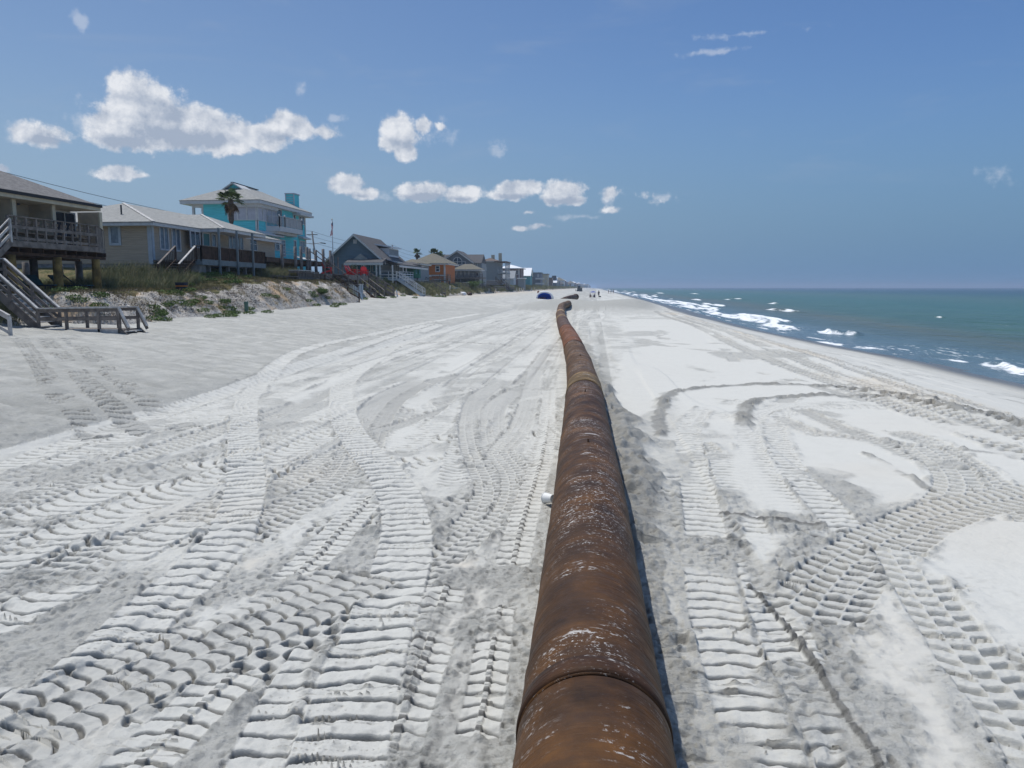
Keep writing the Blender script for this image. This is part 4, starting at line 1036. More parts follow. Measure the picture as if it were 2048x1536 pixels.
def make_trees():
    p = PY(456, 397, 68.0); palm('fan palm with brown hanging fronds in front of the turquoise house', p[0], 68.0, gz(p[0], 68), p[2] - .1, 1.45, 3)
    p = PY(832, 506, 168.0); palm('palm top left of the orange house roof peak', p[0], 168, 3, p[2], 1.35, 5, 'palms behind the orange house')
    p = PY(866, 507, 172.0); palm('fuller palm top just right of the orange house roof peak', p[0], 172, 3, p[2], 1.5, 8, 'palms behind the orange house', 30)
    p = PY(877, 512, 174.0); palm('lowest palm top, rightmost over the orange house roof', p[0], 174, 3, p[2], 1.4, 9, 'palms behind the orange house', 30)
    shrub('leafy bush seen between the pillars under the leftmost house', -35.5, 43.0, 1.1, 2.0, 1, M_SHRUB); shrub('pale green bush at the far left under the leftmost house', -34.0, 37.5, .8, 1.9, 2, M_GREEN)
    for i, (px, py, lab) in enumerate(((752, 545, 'dark round shrub left of the white porch stairs'), (770, 556, 'brownish shrub below the white porch rail'), (655, 522, 'small dark bush behind the red chairs'), (705, 541, 'green bush behind the middle red chairs'))):
        g = PX(px, py + 6, -26.6 - (i > 1) * 1.6); shrub(lab, g[0], g[1], .9 if i < 2 else .7, 1.5 + (i > 1) * .8, 20 + i)
    g = gpx(955, 585); shrub('low green shrub on the dune toe beyond the white bag', g[0] - 1.2, g[1], 2.6, 1.6, 31, M_GREEN, n=3000, leaf=.08)
    g = gpx(705, 603); shrub('green tuft beside the foot of the dark beach stairs', g[0] - .8, g[1] - 6, .9, .6, 32, M_GREEN)
make_trees()
# ================================================================== HOUSES
def siding(name, c, pitch=.16, var=.12, vertical=False):
    m = bpy.data.materials.new(name); m.use_nodes = True; t = NT(m.node_tree); b = t.n['Principled BSDF']
    P = t.new('ShaderNodeNewGeometry').outputs['Position']; sp = t.new('ShaderNodeSeparateXYZ'); t.put(sp.inputs[0], P)
    ax = t.math('ADD', sp.outputs[0], sp.outputs[1]) if vertical else sp.outputs[2]
    fr = t.math('FRACT', t.math('DIVIDE', ax, pitch))
    n = t.noise(t.vec('MULTIPLY', P, (.6, .6, 6.0)) if not vertical else P, 1.5, 4.0, .6)
    col = t.mix(t.smooth(n, .3, .7), tuple(x * (1 - var) for x in c), tuple(min(1, x * (1 + var * .5)) for x in c))
    t.put(b.inputs['Base Color'], col); b.inputs['Roughness'].default_value = .7; b.inputs['Specular IOR Level'].default_value = .25
    bp = t.new('ShaderNodeBump'); bp.inputs['Strength'].default_value = 1.0; bp.inputs['Distance'].default_value = .03
    t.put(bp.inputs['Height'], t.math('SUBTRACT', 1.0, t.math('POWER', fr, .35) if not vertical else t.smooth(fr, .85, 1.0))); t.put(b.inputs['Normal'], bp.outputs[0])
    return m
def shingles(name, c1, c2):
    m = bpy.data.materials.new(name); m.use_nodes = True; t = NT(m.node_tree); b = t.n['Principled BSDF']
    P = t.new('ShaderNodeNewGeometry').outputs['Position']
    br = t.new('ShaderNodeTexNoise'); n = t.noise(t.vec('MULTIPLY', P, (1, 1, 3.0)), 3.2, 5.0, .7); n2 = t.noise(P, 14.0, 3.0, .7)
    k = t.math('ADD', t.math('MULTIPLY', n, .6), t.math('MULTIPLY', n2, .4))
    t.put(b.inputs['Base Color'], t.mix(t.smooth(k, .38, .62), c1, c2)); b.inputs['Roughness'].default_value = .9; b.inputs['Specular IOR Level'].default_value = .15
    sp = t.new('ShaderNodeSeparateXYZ'); t.put(sp.inputs[0], P); fr = t.math('FRACT', t.math('DIVIDE', sp.outputs[2], .075))
    bp = t.new('ShaderNodeBump'); bp.inputs['Strength'].default_value = 1.0; bp.inputs['Distance'].default_value = .02
    t.put(bp.inputs['Height'], t.math('ADD', t.math('MULTIPLY', fr, -.6), n2)); t.put(b.inputs['Normal'], bp.outputs[0])
    t.n.remove(br); return m
W = dict(
    beige=siding('beige_siding', (.45, .36, .26)), teal=siding('turquoise_siding', (.12, .60, .65), .18), slate=siding('slate_siding', (.13, .18, .215)),
    orange=siding('orange_siding', (.50, .16, .04), .14), stucco=mat('tan_stucco', (.50, .42, .31), .9, var=.15, scale=2, bump=.01, bscale=30),
    green=siding('green_siding', (.05, .19, .13), .3, vertical=True), grey=siding('grey_siding', (.17, .19, .22)), pale=siding('pale_grey_siding', (.27, .29, .30)),
    cream=siding('cream_siding', (.50, .45, .33)), mauve=siding('mauve_siding', (.22, .16, .16)), brown=siding('brown_siding', (.20, .14, .10)), white=siding('white_siding', (.68, .69, .70)),
    aqua=siding('aqua_siding', (.10, .30, .32)), trim=mat('white_trim', (.54, .54, .53), .6, var=.08), tan=mat('tan_trim', (.55, .49, .36), .7, var=.1), bluetrim=mat('pale_blue_trim', (.42, .47, .51), .6, var=.08),
    block=mat('grey_block', (.24, .24, .24), .95, var=.2, scale=3, bump=.02), screen=mat('screen_panel', (.46, .46, .50), .8, var=.08),
    sh_dark=shingles('dark_grey_shingles', (.13, .125, .12), (.22, .21, .20)), sh_light=shingles('light_grey_shingles', (.24, .24, .225), (.37, .365, .34)),
    sh_tan=shingles('tan_grey_shingles', (.15, .14, .11), (.21, .195, .155)), sh_mid=shingles('mid_grey_shingles', (.085, .083, .085), (.13, .127, .127)), sh_brown=shingles('brown_shingles', (.13, .10, .085), (.19, .15, .125)),
    white_roof=mat('white_metal_roof', (.80, .80, .80), .5, var=.05), glass=mat('window_glass', (.015, .028, .05), .06, spec=.6), curtain=mat('curtained_glass', (.16, .20, .24), .15, spec=.6, color2=(.08, .11, .15), scale=4),
    tealdoor=mat('teal_door', (.05, .20, .23), .5, var=.1), wood=mat('weathered_wood', (.19, .165, .145), .9, var=.35, scale=3, bump=.01, bscale=25), woodl=mat('sunbleached_wood', (.50, .48, .45), .85, var=.25, scale=4, bump=.008, bscale=25),
    woodd=mat('dark_stained_wood', (.075, .045, .03), .8, var=.4, scale=3, bump=.01), pile=mat('yellow_piling', (.30, .19, .06), .85, var=.45, scale=2.2, bump=.015, bscale=12), pileg=mat('grey_piling', (.16, .15, .145), .9, var=.3, scale=2.5, bump=.015),
    metal=mat('dark_metal', (.06, .065, .07), .5, metal=.4), red=mat('red_plastic', (.55, .02, .02), .45, var=.12), black=mat('black_edge', (.02, .02, .022), .6), solar=mat('solar_glass', (.012, .016, .035), .12, spec=.6),
    greyp=mat('grey_paint', (.17, .20, .215), .7, var=.12), tealf=mat('teal_fabric', (.02, .10, .12), .8, var=.2), galv=mat('galvanised', (.35, .37, .38), .5, metal=.5))

def win(parent, ax, c, a0, a1, z0, z1, nv=1, nh=1, frame=None, glass=None, t=.08, name='window', prot=.05, sgn=1):
    """window set on a facade: ax 'x' faces +X (a runs along Y), ax 'y' faces -Y (a runs along X)"""
    frame = frame or W['trim']; glass = glass or W['glass']; a0, a1 = min(a0, a1), max(a0, a1); z0, z1 = min(z0, z1), max(z0, z1)
    fr = MB(); gl = MB()
    def bx(mb, p0, p1, q0, q1, d0, d1):
        if ax == 'x': mb.box((c + d0, p0, q0), (c + d1, p1, q1))
        else: mb.box((p0, c - d1, q0), (p1, c - d0, q1))
    bx(fr, a0, a0 + t, z0, z1, -.02, prot); bx(fr, a1 - t, a1, z0, z1, -.02, prot)
    bx(fr, a0 + t, a1 - t, z1 - t, z1, -.02, prot); bx(fr, a0 + t, a1 - t, z0, z0 + t, -.02, prot + .01)
    for i in range(1, nv): q = a0 + (a1 - a0) * i / nv; bx(fr, q - t * .4, q + t * .4, z0 + t, z1 - t, -.02, prot - .012)
    for i in range(1, nh): q = z0 + (z1 - z0) * i / nh; bx(fr, a0 + t, a1 - t, q - t * .3, q + t * .3, -.02, prot - .02)
    bx(gl, a0 + t * .9, a1 - t * .9, z0 + t * .9, z1 - t * .9, -.02, .012)
    f = fr.build(name, frame, parent); gl.build('pane', glass, f); return f
def winp(parent, ax, c, x0, y0, x1, y1, **k):
    if ax == 'x':
        A_, B_ = PX(x0, y0, c), PX(x1, y1, c); m1, m0 = PX((x0 + x1) / 2, y0, c), PX((x0 + x1) / 2, y1, c); return win(parent, ax, c, A_[1], B_[1], m0[2], m1[2], **k)
    A_, B_ = PY(x0, y0, c), PY(x1, y1, c); return win(parent, ax, c, A_[0], B_[0], B_[2], A_[2], **k)
def box_part(name, lo, hi, m, parent, bevel=0): return MB().box(lo, hi).build(name, m, parent, bevel=bevel)
def hip_roof(parent, x0, x1, y0, y1, ze, slope, m, trim, over=.5, fh=.2, name='roof'):
    x0 -= over; x1 += over; y0 -= over; y1 += over; w = x1 - x0; l = y1 - y0; h = min(w, l) / 2 * slope
    mb = MB(); q = min(w, l) / 2
    if w <= l: r0, r1 = ((x0 + x1) / 2, y0 + q), ((x0 + x1) / 2, y1 - q)
    else: r0, r1 = (x0 + q, (y0 + y1) / 2), (x1 - q, (y0 + y1) / 2)
    e = .04
    B_ = [(x0 - e, y0 - e, ze), (x1 + e, y0 - e, ze), (x1 + e, y1 + e, ze), (x0 - e, y1 + e, ze)]; T_ = [(a, b, ze + .05) for a, b, c in B_]
    R_ = [(r0[0], r0[1], ze + .05 + h), (r1[0], r1[1], ze + .05 + h)]
    f = [(3, 2, 1, 0)] + [(i, (i + 1) % 4, 4 + (i + 1) % 4, 4 + i) for i in range(4)]
    if w <= l: f += [(4, 5, 8), (5, 6, 9, 8), (6, 7, 9), (7, 4, 8, 9)]
    else: f += [(4, 5, 9, 8), (5, 6, 9), (6, 7, 8, 9), (7, 4, 8)]
    mb.add(B_ + T_ + R_, f); r = mb.build(name, m, parent)
    MB().box((x0, y0, ze - fh), (x1, y1, ze - .003)).build('fascia', trim, parent)
    return r
def gable_roof(parent, ax, x0, x1, y0, y1, ze, zr, m, trim, over=.4, th=.14, wallm=None, ridge=None):
    """ridge along ax; slabs for the two slopes, gable triangles in wall material"""
    def P3(a, b, z): return (b, a, z) if ax == 'y' else (a, b, z)        # a along the ridge, b across
    A0, A1, B0, B1 = (y0, y1, x0, x1) if ax == 'y' else (x0, x1, y0, y1); mid = (B0 + B1) / 2 if ridge is None else ridge
    if wallm:
        w = MB(); pts = [P3(A0, B0, ze), P3(A0, B1, ze), P3(A0, mid, zr)]; d = (0, A1 - A0, 0) if ax == 'y' else (A1 - A0, 0, 0)
        w.prism(pts, d); w.build('gable', wallm, parent)
    r = MB(); tr = MB()
    for B_ in (B0, B1):
        run = B_ - mid; sl = (ze - zr) / abs(run); bo = B_ + math.copysign(over, run); zo = ze + sl * over
        a0, a1 = A0 - over, A1 + over; d = np.array(P3(a1 - a0, 0, 0))
        r.prism([P3(a0, mid, zr + .02), P3(a0, bo, zo + .02), P3(a0, bo, zo + .02 + th), P3(a0, mid, zr + .02 + th)], d)
        e = (0, -.05, 0) if ax == 'y' else (-.05, 0, 0)
        tr.prism([P3(a0, mid, zr - .14), P3(a0, bo, zo - .14), P3(a0, bo, zo + .02 + th + .01), P3(a0, mid, zr + .02 + th + .01)], e)
        bb = sorted((bo, bo + math.copysign(.04, run)))
        tr.box(P3(a0, bb[0], zo - .12), P3(a1, bb[1], zo + th))
    r.build('roof', m, parent); tr.build('rake_trim', trim, parent)
def rail(parent, pts, h=1.0, sp=1.2, m=None, mid=1, balus=0.0, post=.09, cap=None, name='railing', slat=None):
    """posts, top and middle rails along a polyline of floor points"""
    m = m or W['wood']; mb = MB(); cp = MB()
    for a, b in zip(pts[:-1], pts[1:]):
        a = np.array(a, float); b = np.array(b, float); L = np.linalg.norm(b - a); n = max(1, int(round(L / sp)))
        for i in range(n + 1):
            p = a + (b - a) * i / n; mb.box((p[0] - post / 2, p[1] - post / 2, p[2] - .12), (p[0] + post / 2, p[1] + post / 2, p[2] + h - .02))
        for k in range(mid): z = h * (k + 1) / (mid + 1); mb.bar(a + (0, 0, z), b + (0, 0, z), .05, .13)
        if mid: mb.bar(a + (0, 0, .12), b + (0, 0, .12), .05, .10)
        (cp if cap else mb).bar(a + (0, 0, h), b + (0, 0, h), .15, .05)
        if balus:
            q = int(L / balus)
            for i in range(q): p = a + (b - a) * (i + .5) / q; mb.box((p[0] - .02, p[1] - .02, p[2] + .05), (p[0] + .02, p[1] + .02, p[2] + h - .03))
    o = mb.build(name, m, parent)
    if cap: cp.build('cap_rail', cap, o)
    return o
def flight(parent, top, bot, width_dir, width, n=None, m=None, tm=None, closed=False, names=('stringer', 'tread')):
    """straight stair: stringers either side and n treads; width_dir is a unit vector across the flight"""
    m = m or W['wood']; tm = tm or W['woodl']; top = np.array(top, float); bot = np.array(bot, float); wd = np.array(width_dir, float)
    n = n or max(3, int((top[2] - bot[2]) / .18)); s = MB()
    for k in (0, 1): MB().bar(top + wd * width * k - (0, 0, .08), bot + wd * width * k - (0, 0, .08), .06, .28).build(names[0], m, parent)
    t = MB(); d = (bot - top); dh = d.copy(); dh[2] = 0; L = np.linalg.norm(dh); dh /= L
    for i in range(n):
        p = top + d * (i + .5) / n; c = p + wd * width / 2
        a = c - wd * (width / 2 - .035); b = c + wd * (width / 2 - .035); t.bar(a, b, min(.28, L / n * .95), .045)
    t.build(names[1], tm, parent)
def pilings(parent, pts, r, m, name='piling', n=14, jit=.0):
    for i, (x, y, z0, z1) in enumerate(pts):
        mb = MB(); mb.tube([(x, y, z0), (x + jit * math.sin(i * 2.1), y, (z0 + z1) / 2), (x, y, z1)], [r * 1.06, r, r * .96], n); mb.build(name, m, parent, smooth=True)

def house_stilts():
    g = thing('beach_house', 'tan stucco house with dark grey roof raised on thick round yellow pillars, leftmost', 'house', (-30, 32, 2.6))
    XD = -26.1; zf = 4.70
    # deck
    d = MB(); d.prism([(XD, 20, zf - .27), (XD, 38.85, zf - .27), (-28.4, 42.7, zf - .27), (-30, 42.7, zf - .27), (-30, 20, zf - .27)], (0, 0, .27)); d.build('deck', W['wood'], g)
    j = MB()
    for y in np.arange(20.5, 40, .8): j.box((-29.9, y, zf - .48), (-26.4, y + .06, zf - .272))
    j.box((-26.9, 20, zf - .62), (-26.6, 40, zf - .483)); j.box((-29.8, 20, zf - .62), (-29.5, 42, zf - .483)); j.build('joists', W['woodd'], g)
    ys = [PX(x, 460, XD)[1] for x in (19, 34, 55, 75, 93, 112, 129, 146, 161, 178, 194.5)]
    rl = MB(); H = 1.10
    def P(y, z, dx=0): return (XD - .06 + dx, y, zf + z)
    for y in ys: rl.box((XD - .11, y - .045, zf - .2), (XD - .02, y + .045, zf + H))
    rl.bar(P(ys[0], H), P(38.75, H), .14, .045); rl.bar(P(ys[0], .62, .02), P(38.75, .62, .02), .05, .15); rl.bar(P(ys[0], .12), P(38.75, .12), .05, .12)
    c0, c1 = np.array((XD - .06, 38.75, zf)), np.array((-28.4, 42.6, zf))
    for z, w, h in ((H, .14, .045), (.62, .05, .15), (.12, .05, .12)): rl.bar(c0 + (0, 0, z), c1 + (0, 0, z), w, h)
    for k in range(1, 9):
        p = c0 + (c1 - c0) * k / 8; rl.box((p[0] - .04, p[1] - .04, p[2] - .1), (p[0] + .04, p[1] + .04, p[2] + H))
        for q in range(5): r_ = c0 + (c1 - c0) * (k - 1 + q / 5) / 8; rl.box((r_[0] - .015, r_[1] - .015, zf + .1), (r_[0] + .015, r_[1] + .015, zf + H - .05))
    rl.build('railing', W['wood'], g)
    # built-in bench with boarded backs along the rail
    bn = MB(); bb = MB()
    for a, b in zip(ys[:-1], ys[1:]):
        bb.bar((XD - .26, a + .08, zf + .90), (XD - .26, b - .10, zf + .90), .03, .14, (.2, 0, 1)); bb.bar((XD - .30, a + .08, zf + .72), (XD - .30, b - .10, zf + .72), .03, .14, (.2, 0, 1))
    bn.box((XD - .85, ys[0], zf + .40), (XD - .34, ys[-1], zf + .45)); bn.box((XD - .83, ys[0], zf + .28), (XD - .79, ys[-1], zf + .395))
    bn.build('bench_seat', W['wood'], g); bb.build('bench_back', W['wood'], g)
    # house body
    z0, z1 = 4.43, 6.85
    MB().box((-38, 20, z0), (-29.2, 41.0, z1)).build('wall', W['stucco'], g)
    MB().box((-38, 20, z0 - .32), (-30.2, 41.0, z0 - .003)).build('floor_beam', W['woodd'], g)
    for x in (25, 104, 197):
        y = PX(x, 440, -28.0)[1]; o = MB().box((-29.19, y - .09, zf), (-27.95, y + .09, z1 - .05)).build('wing_wall', W['stucco'], g)
        MB().box((-27.95, y - .12, zf), (-27.85, y + .12, z1 - .05)).build('corner_trim', W['tan'], g)
    win(g, 'x', -29.2, PX(-14, 440, -29.2)[1], PX(20, 440, -29.2)[1], zf + .02, zf + 2.1, nv=2, frame=W['trim'], name='sliding_door')
    win(g, 'x', -29.2, PX(107, 440, -29.2)[1], PX(150, 440, -29.2)[1], zf + .02, zf + 2.05, nv=2, frame=W['trim'], name='sliding_door')
    hip_roof(g, -38, -28.0, 18, 40.68, 7.05, .46, W['sh_dark'], W['tan'], over=.5, fh=.24)
    MB().box((-27.48, 17.4, 6.99), (-27.40, 41.2, 7.14)).build('gutter', W['black'], g)
    lamp = PX(33, 405, -29.15); mb = MB(); mb.lathe([(0, .12), (.05, .1), (.08, -.02), (.06, -.12), (0, -.14)], 10, (-29.05, lamp[1], lamp[2])); mb.box((-29.17, lamp[1] - .04, lamp[2] - .02), (-29.05, lamp[1] + .04, lamp[2] + .04)); mb.build('wall_lamp', W['metal'], g)
    # pillars
    for x, X_ in ((25, -26.6), (117, -26.6), (194, -26.6)):
        y = PX(x, 560, X_)[1]; pilings(g, [(X_, y, gz(X_, y) - .3, zf - .62)], .21, W['pile'], 'pillar', 20)
    for x, X_ in ((5, -29.7), (68, -29.7), (158, -29.7), (-10, -34), (52, -34), (120, -36)):
        y = PX(x, 540, X_)[1]; pilings(g, [(X_, y, gz(X_, y) - .3, zf - .6)], .20, W['pileg'], 'pillar', 16)
    # flight down from the deck, towards the camera
    flight(g, (XD + .02, ys[0], zf), (XD + .02, ys[0] - 3.4, gz(XD, 28) + .1), (-1, 0, 0), 1.0, m=W['wood'])
    sr = MB()
    for X_ in (XD + .04, XD - 1.0):
        for z in (.28, .62, .96): sr.bar((X_, ys[0], zf + z), (X_, ys[0] - 3.4, gz(XD, 28) + z), .045, .11 if z < .9 else .05)
        for q in (0, .5, 1): y = ys[0] - 3.4 * q; zz = zf + (gz(XD, 28) - zf) * q; sr.box((X_ - .045, y - .045, zz - .1), (X_ + .045, y + .045, zz + .95))
    sr.build('stair_railing', W['woodl'], g)
house_stilts()

def house_beige():
    g = thing('beach_house', 'low beige sided house with pale hipped roofs and a dark railed porch deck', 'house', (-34, 58, 3.6))
    yc = 51.9; zb, ze = 4.26, 6.9
    MB().box((-43, yc, zb), (-31, 73, ze)).build('wall', W['beige'], g)
    MB().box((-42.9, yc + .06, 2.0), (-31.06, 72.9, zb - .003)).build('foundation', W['block'], g)
    MB().box((-31.0, yc - .03, zb - .05), (-30.96, yc + .28, ze)).box((-31.28, yc - .04, zb - .05), (-30.96, yc - .001, ze)).build('corner_trim', W['bluetrim'], g)
    hip_roof(g, -41.6, -31, yc, 73, 7.08, .33, W['sh_light'], W['trim'], over=.5, fh=.22)
    # porch wing with its own hip
    hip_roof(g, -37.0, -29.1, 58.4, 65.0, 7.085, .375, W['sh_light'], W['trim'], over=.5, fh=.22, name='porch_roof')
    MB().box((-34.5, 58.6, zb), (-30.5, 66.6, 6.85)).build('porch_wall', W['beige'], g)
    # ridge caps
    cap = MB(); cap.bar((-30.5, 51.4, 7.15), (-36.3, 57.2, 9.06), .22, .05); cap.bar((-28.6, 57.9, 7.15), (-32.4, 61.7, 8.58), .2, .05); cap.build('hip_cap', W['woodl'], g)
    mb = MB(); p = PY(242, 414, 53.5); mb.tube([(p[0], 53.5, p[2] - .6), (p[0], 53.5, p[2] + .15)], .06, 8); mb.build('vent_pipe', W['metal'], g)
    # windows
    winp(g, 'y', yc, 216.5, 449, 243, 491, glass=W['curtain'], t=.17, frame=W['bluetrim'])
    for a, b, c_, d_ in ((317, 452, 338.5, 501), (341.5, 455, 362, 503)): winp(g, 'x', -31, a, b, c_, d_, nv=2, glass=W['curtain'], t=.12, frame=W['trim'])
    winp(g, 'x', -30.5, 379, 461, 401, 496, nv=2, t=.10); winp(g, 'x', -30.5, 404, 465, 420, 498, t=.10, glass=W['tealdoor'], name='door'); winp(g, 'x', -30.5, 422, 467, 433, 500, t=.1, glass=W['curtain'])
    winp(g, 'x', -30.5, 456, 471, 487, 501, nv=4, t=.09, glass=W['curtain']); winp(g, 'x', -31, 497, 474, 514, 502, nv=2, nh=2, t=.09)
    # deck
    XF = -27.3; zt = 4.52; y0, y1 = 51.9, 62.4
    MB().box((-30.98, y0, zt - .12), (XF - .06, y1, zt)).build('deck', W['wood'], g)
    MB().box((XF - .055, y0, zt - .36), (XF, y1, zt + .02)).box((-28.0, y0 - .05, zt - .36), (XF, y0 - .001, zt + .02)).build('deck_rim', W['greyp'], g)
    r = rail(g, [(-27.75, y0, zt), (XF - .1, y0, zt), (XF - .1, y1, zt), (-29.6, y1, zt)], .98, 2.1, W['woodd'], 0, .10, .10, cap=W['wood'])
    ps = MB()
    for y in (PX(437, 500, XF)[1], PX(473, 500, XF)[1], PX(504, 500, XF)[1]): MB().box((XF + .003, y - .07, 2.6), (XF + .13, y + .07, 6.87)).build('porch_post', W['greyp'], g)
    for y in np.linspace(y0 + 1.6, y1 - .2, 4): MB().box((XF - .5, y - .1, 2.4), (XF - .3, y + .1, zt - .125)).build('deck_pier', W['block'], g)
    MB().box((-28.2, y0 + .05, 2.6), (-27.6, y0 + 1.0, zt - .37)).build('deck_pier', W['block'], g)
    MB().box((-30.9, y0 + .3, 2.5), (-30.6, y1, zt - .13)).build('skirt', W['metal'], g)
    # steps towards the camera
    zb2 = gz(-28.4, 49.3) + .05
    flight(g, (-29.25, y0, zt), (-29.25, y0 - 2.4, zb2), (1, 0, 0), 1.4, m=W['woodd'], tm=W['wood'])
    for X_, cpm in ((-29.28, W['wood']), (-27.8, W['woodl'])):
        a = np.array((X_, y0, zt)); b = np.array((X_, y0 - 2.3, zb2 + .05)); mb = MB()
        for q in np.linspace(0, 1, 12): p = a + (b - a) * q; w = .045 if q in (0, 1) else .018; mb.box((p[0] - w, p[1] - w, p[2] - .05), (p[0] + w, p[1] + w, p[2] + .92))
        o = mb.build('stair_railing', W['woodd'], g); MB().bar(a + (0, 0, .95), b + (0, 0, .95), .14, .05).build('cap_rail', cpm, o)
house_beige()

def house_turquoise():
    g = thing('beach_house', 'tall turquoise three storey house with white trim, corner screens and a small balcony', 'house', (-37, 78, 3.6))
    X1, X0, Y0, Y1 = -33.0, -40.1, 73.8, 86.5; zg, ze = 3.4, 10.8; T_ = W['teal']; tr = W['trim']
    MB().box((X0 + 1.5, Y0, zg), (X1, Y1, ze)).build('wall', T_, g)
    MB().box((X0, Y0, zg), (X0 + 1.49, Y1 - 3, 8.1)).build('side_wing', T_, g)
    # open corner loggia, upper left
    lg = MB(); xs = [PY(x, 420, Y0)[0] for x in (386, 405)]
    lg.box((xs[0] - .1, Y0, 8.1), (xs[0] + .12, Y0 + .22, 10.7)); lg.box((xs[0] + .12, Y0, 10.4), (X0 + 1.49, Y0 + .22, 10.7)); lg.box((X0 + 1.4, Y0 - .03, 8.0), (X0 + 1.6, Y0 - .001, 10.7)); lg.build('loggia_post', tr, g)
    hip_roof(g, X0 + .1, X1, Y0, Y1, 11.0, .47, W['sh_light'], tr, over=.6, fh=.3)
    # dutch gable near the peak
    xr = (X0 + X1) / 2 + .05; mb = MB(); mb.prism([(xr - 1.9, 76.4, 11.75), (xr + 1.9, 76.4, 11.75), (xr, 76.4, 12.95)], (0, 2.6, 0)); mb.build('gable', T_, g)
    rk = MB(); rk.bar((xr, 77.3, 13.06), (xr + 2.3, 77.3, 11.6), 2.6, .10); rk.bar((xr, 77.3, 13.06), (xr - 2.3, 77.3, 11.6), 2.6, .10); rk.build('gable_roof', tr, g)
    MB().bar((xr, 76.0, 13.10), (xr, 82, 13.06), .3, .06).build('ridge_cap', W['sh_mid'], g)
    # screened band on the corner, upper floor
    def pz(y, x=513): return PX(x, y, X1)[2]
    zs0, zs1 = 9.2, 10.7
    bd = MB(); bd.box((PY(457, 420, Y0)[0], Y0 - .30, 10.4), (X1 + .30, Y0 - .001, 10.75)); bd.box((X1 + .001, Y0 + .001, 10.4), (X1 + .30, PX(551, 420, X1)[1], 10.75))
    xa = PY(457, 420, Y0)[0]
    for q in np.linspace(0, 1, 4): x = xa + (X1 - .06 - xa) * q; bd.box((x - .07, Y0 - .12, zs0), (x + .07, Y0 - .001, 10.4))
    yb = PX(551, 420, X1)[1]
    for q in np.linspace(0, 1, 5): y = Y0 + (yb - Y0) * q; bd.box((X1 + .001, y - .07, zs0), (X1 + .12, y + .07, 10.4))
    bd.box((xa, Y0 - .10, zs0 - .08), (X1 + .1, Y0 - .001, zs0)); bd.box((X1 + .001, Y0, zs0 - .08), (X1 + .10, yb, zs0)); bd.build('screen_frame', tr, g)
    sc = MB(); sc.box((xa + .05, Y0 - .06, zs0), (X1 - .05, Y0 - .002, 10.4)); sc.box((X1 + .002, Y0 + .05, zs0), (X1 + .06, yb, 10.4)); sc.build('screen', W['screen'], g)
    MB().box((X1 + .001, Y0 - .04, zg), (X1 + .05, Y0 + .18, zs0 - .09)).box((X1 - .2, Y0 - .04, zg), (X1 + .05, Y0 - .001, zs0 - .09)).build('corner_trim', tr, g)
    # lower bay with awning roof
    ya, yb2 = PX(517, 480, X1)[1], PX(552, 480, X1)[1]; zw0, zw1 = pz(500, 535), pz(474, 535)
    MB().prism([(X1 + .002, ya - .4, zw1 + .55), (X1 + .75, ya - .4, zw1 + .22), (X1 + .75, ya - .4, zw1 + .08), (X1 + .002, ya - .4, zw1 + .08)], (0, yb2 - ya + .8, 0)).build('awning', tr, g)
    MB().box((X1 + .001, ya - .2, zw0 - .9), (X1 + .35, yb2 + .1, zw1 + .07)).build('bay', T_, g)
    for k in range(4):
        a = ya + (yb2 - ya) * k / 4 + .06; b = ya + (yb2 - ya) * (k + 1) / 4 - .06; win(g, 'x', X1 + .35, a, b, zw0, zw1, nh=2, t=.09)
    # door below, door above, balcony
    winp(g, 'x', X1, 554, 479, 571, 513, nv=2, nh=5, t=.10, glass=W['curtain'], name='door'); winp(g, 'x', X1, 552, 418, 564, 452, nv=1, t=.10, name='door')
    winp(g, 'x', X1, 585.5, 421, 591, 440, t=.12); winp(g, 'x', X1, 587, 480, 593, 512, t=.12)
    winp(g, 'x', X1, 597, 425, 609, 449, nv=2, glass=W['curtain'], t=.1); winp(g, 'x', X1, 599, 482, 609.5, 506, nv=2, glass=W['curtain'], t=.1)
    b0, b1 = PX(551, 455, X1 + 1.0)[1], PX(603, 455, X1 + 1.0)[1]; zb = PX(575, 455, X1 + 1.2)[2]
    bl = MB(); pl = [(X1 + .001, b0), (X1 + 1.1, b0 + .9), (X1 + 1.3, b0 + 1.8), (X1 + 1.3, b1 - .5), (X1 + .001, b1)]
    bl.prism([(x, y, zb - .50) for x, y in pl], (0, 0, .50)); bl.prism([(X1 + .001, b0 - .1, zb - .75), (X1 + .8, b0 + 1.0, zb - .75), (X1 + .8, b1 - .8, zb - .75), (X1 + .001, b1 - .2, zb - .75)], (0, 0, .249)); bl.build('balcony', tr, g)
    pts = [(x + (-.06 if x > X1 + .5 else 0), y, zb) for x, y in pl]
    rl = rail(g, pts, 1.0, 1.6, tr, 0, .13, .11, name='balcony_railing')
    for x, y, z in pts[1:4]: MB().lathe([(0, 1.2), (.08, 1.15), (.10, 1.08), (.06, 1.0)], 10, (x, y, z)).build('post_knob', tr, rl)
    MB().box((X1 + 1.20, pts[2][1] + .6, zb + .06), (X1 + 1.26, pts[3][1] - .06, zb + .92)).build('balcony_panel', W['trim'], g)
    # projecting right part with its own little roofs
    MB().prism([(X1 + .002, b1 + .1, 10.75), (X1 + .9, b1 + .1, 10.65), (X1 + .9, b1 + .1, 10.45), (X1 + .002, b1 + .1, 10.45)], (0, Y1 - b1 + .3, 0)).build('awning', tr, g)
    zq = PX(603, 478, X1)[2]; MB().prism([(X1 + .002, Y1 - 2.2, zq + .35), (X1 + .6, Y1 - 2.2, zq + .12), (X1 + .6, Y1 - 2.2, zq), (X1 + .002, Y1 - 2.2, zq)], (0, 2.4, 0)).build('awning', tr, g)
    MB().box((X1 + .001, Y1 - .25, zg), (X1 + .05, Y1 + .03, 10.7)).build('corner_trim', tr, g)
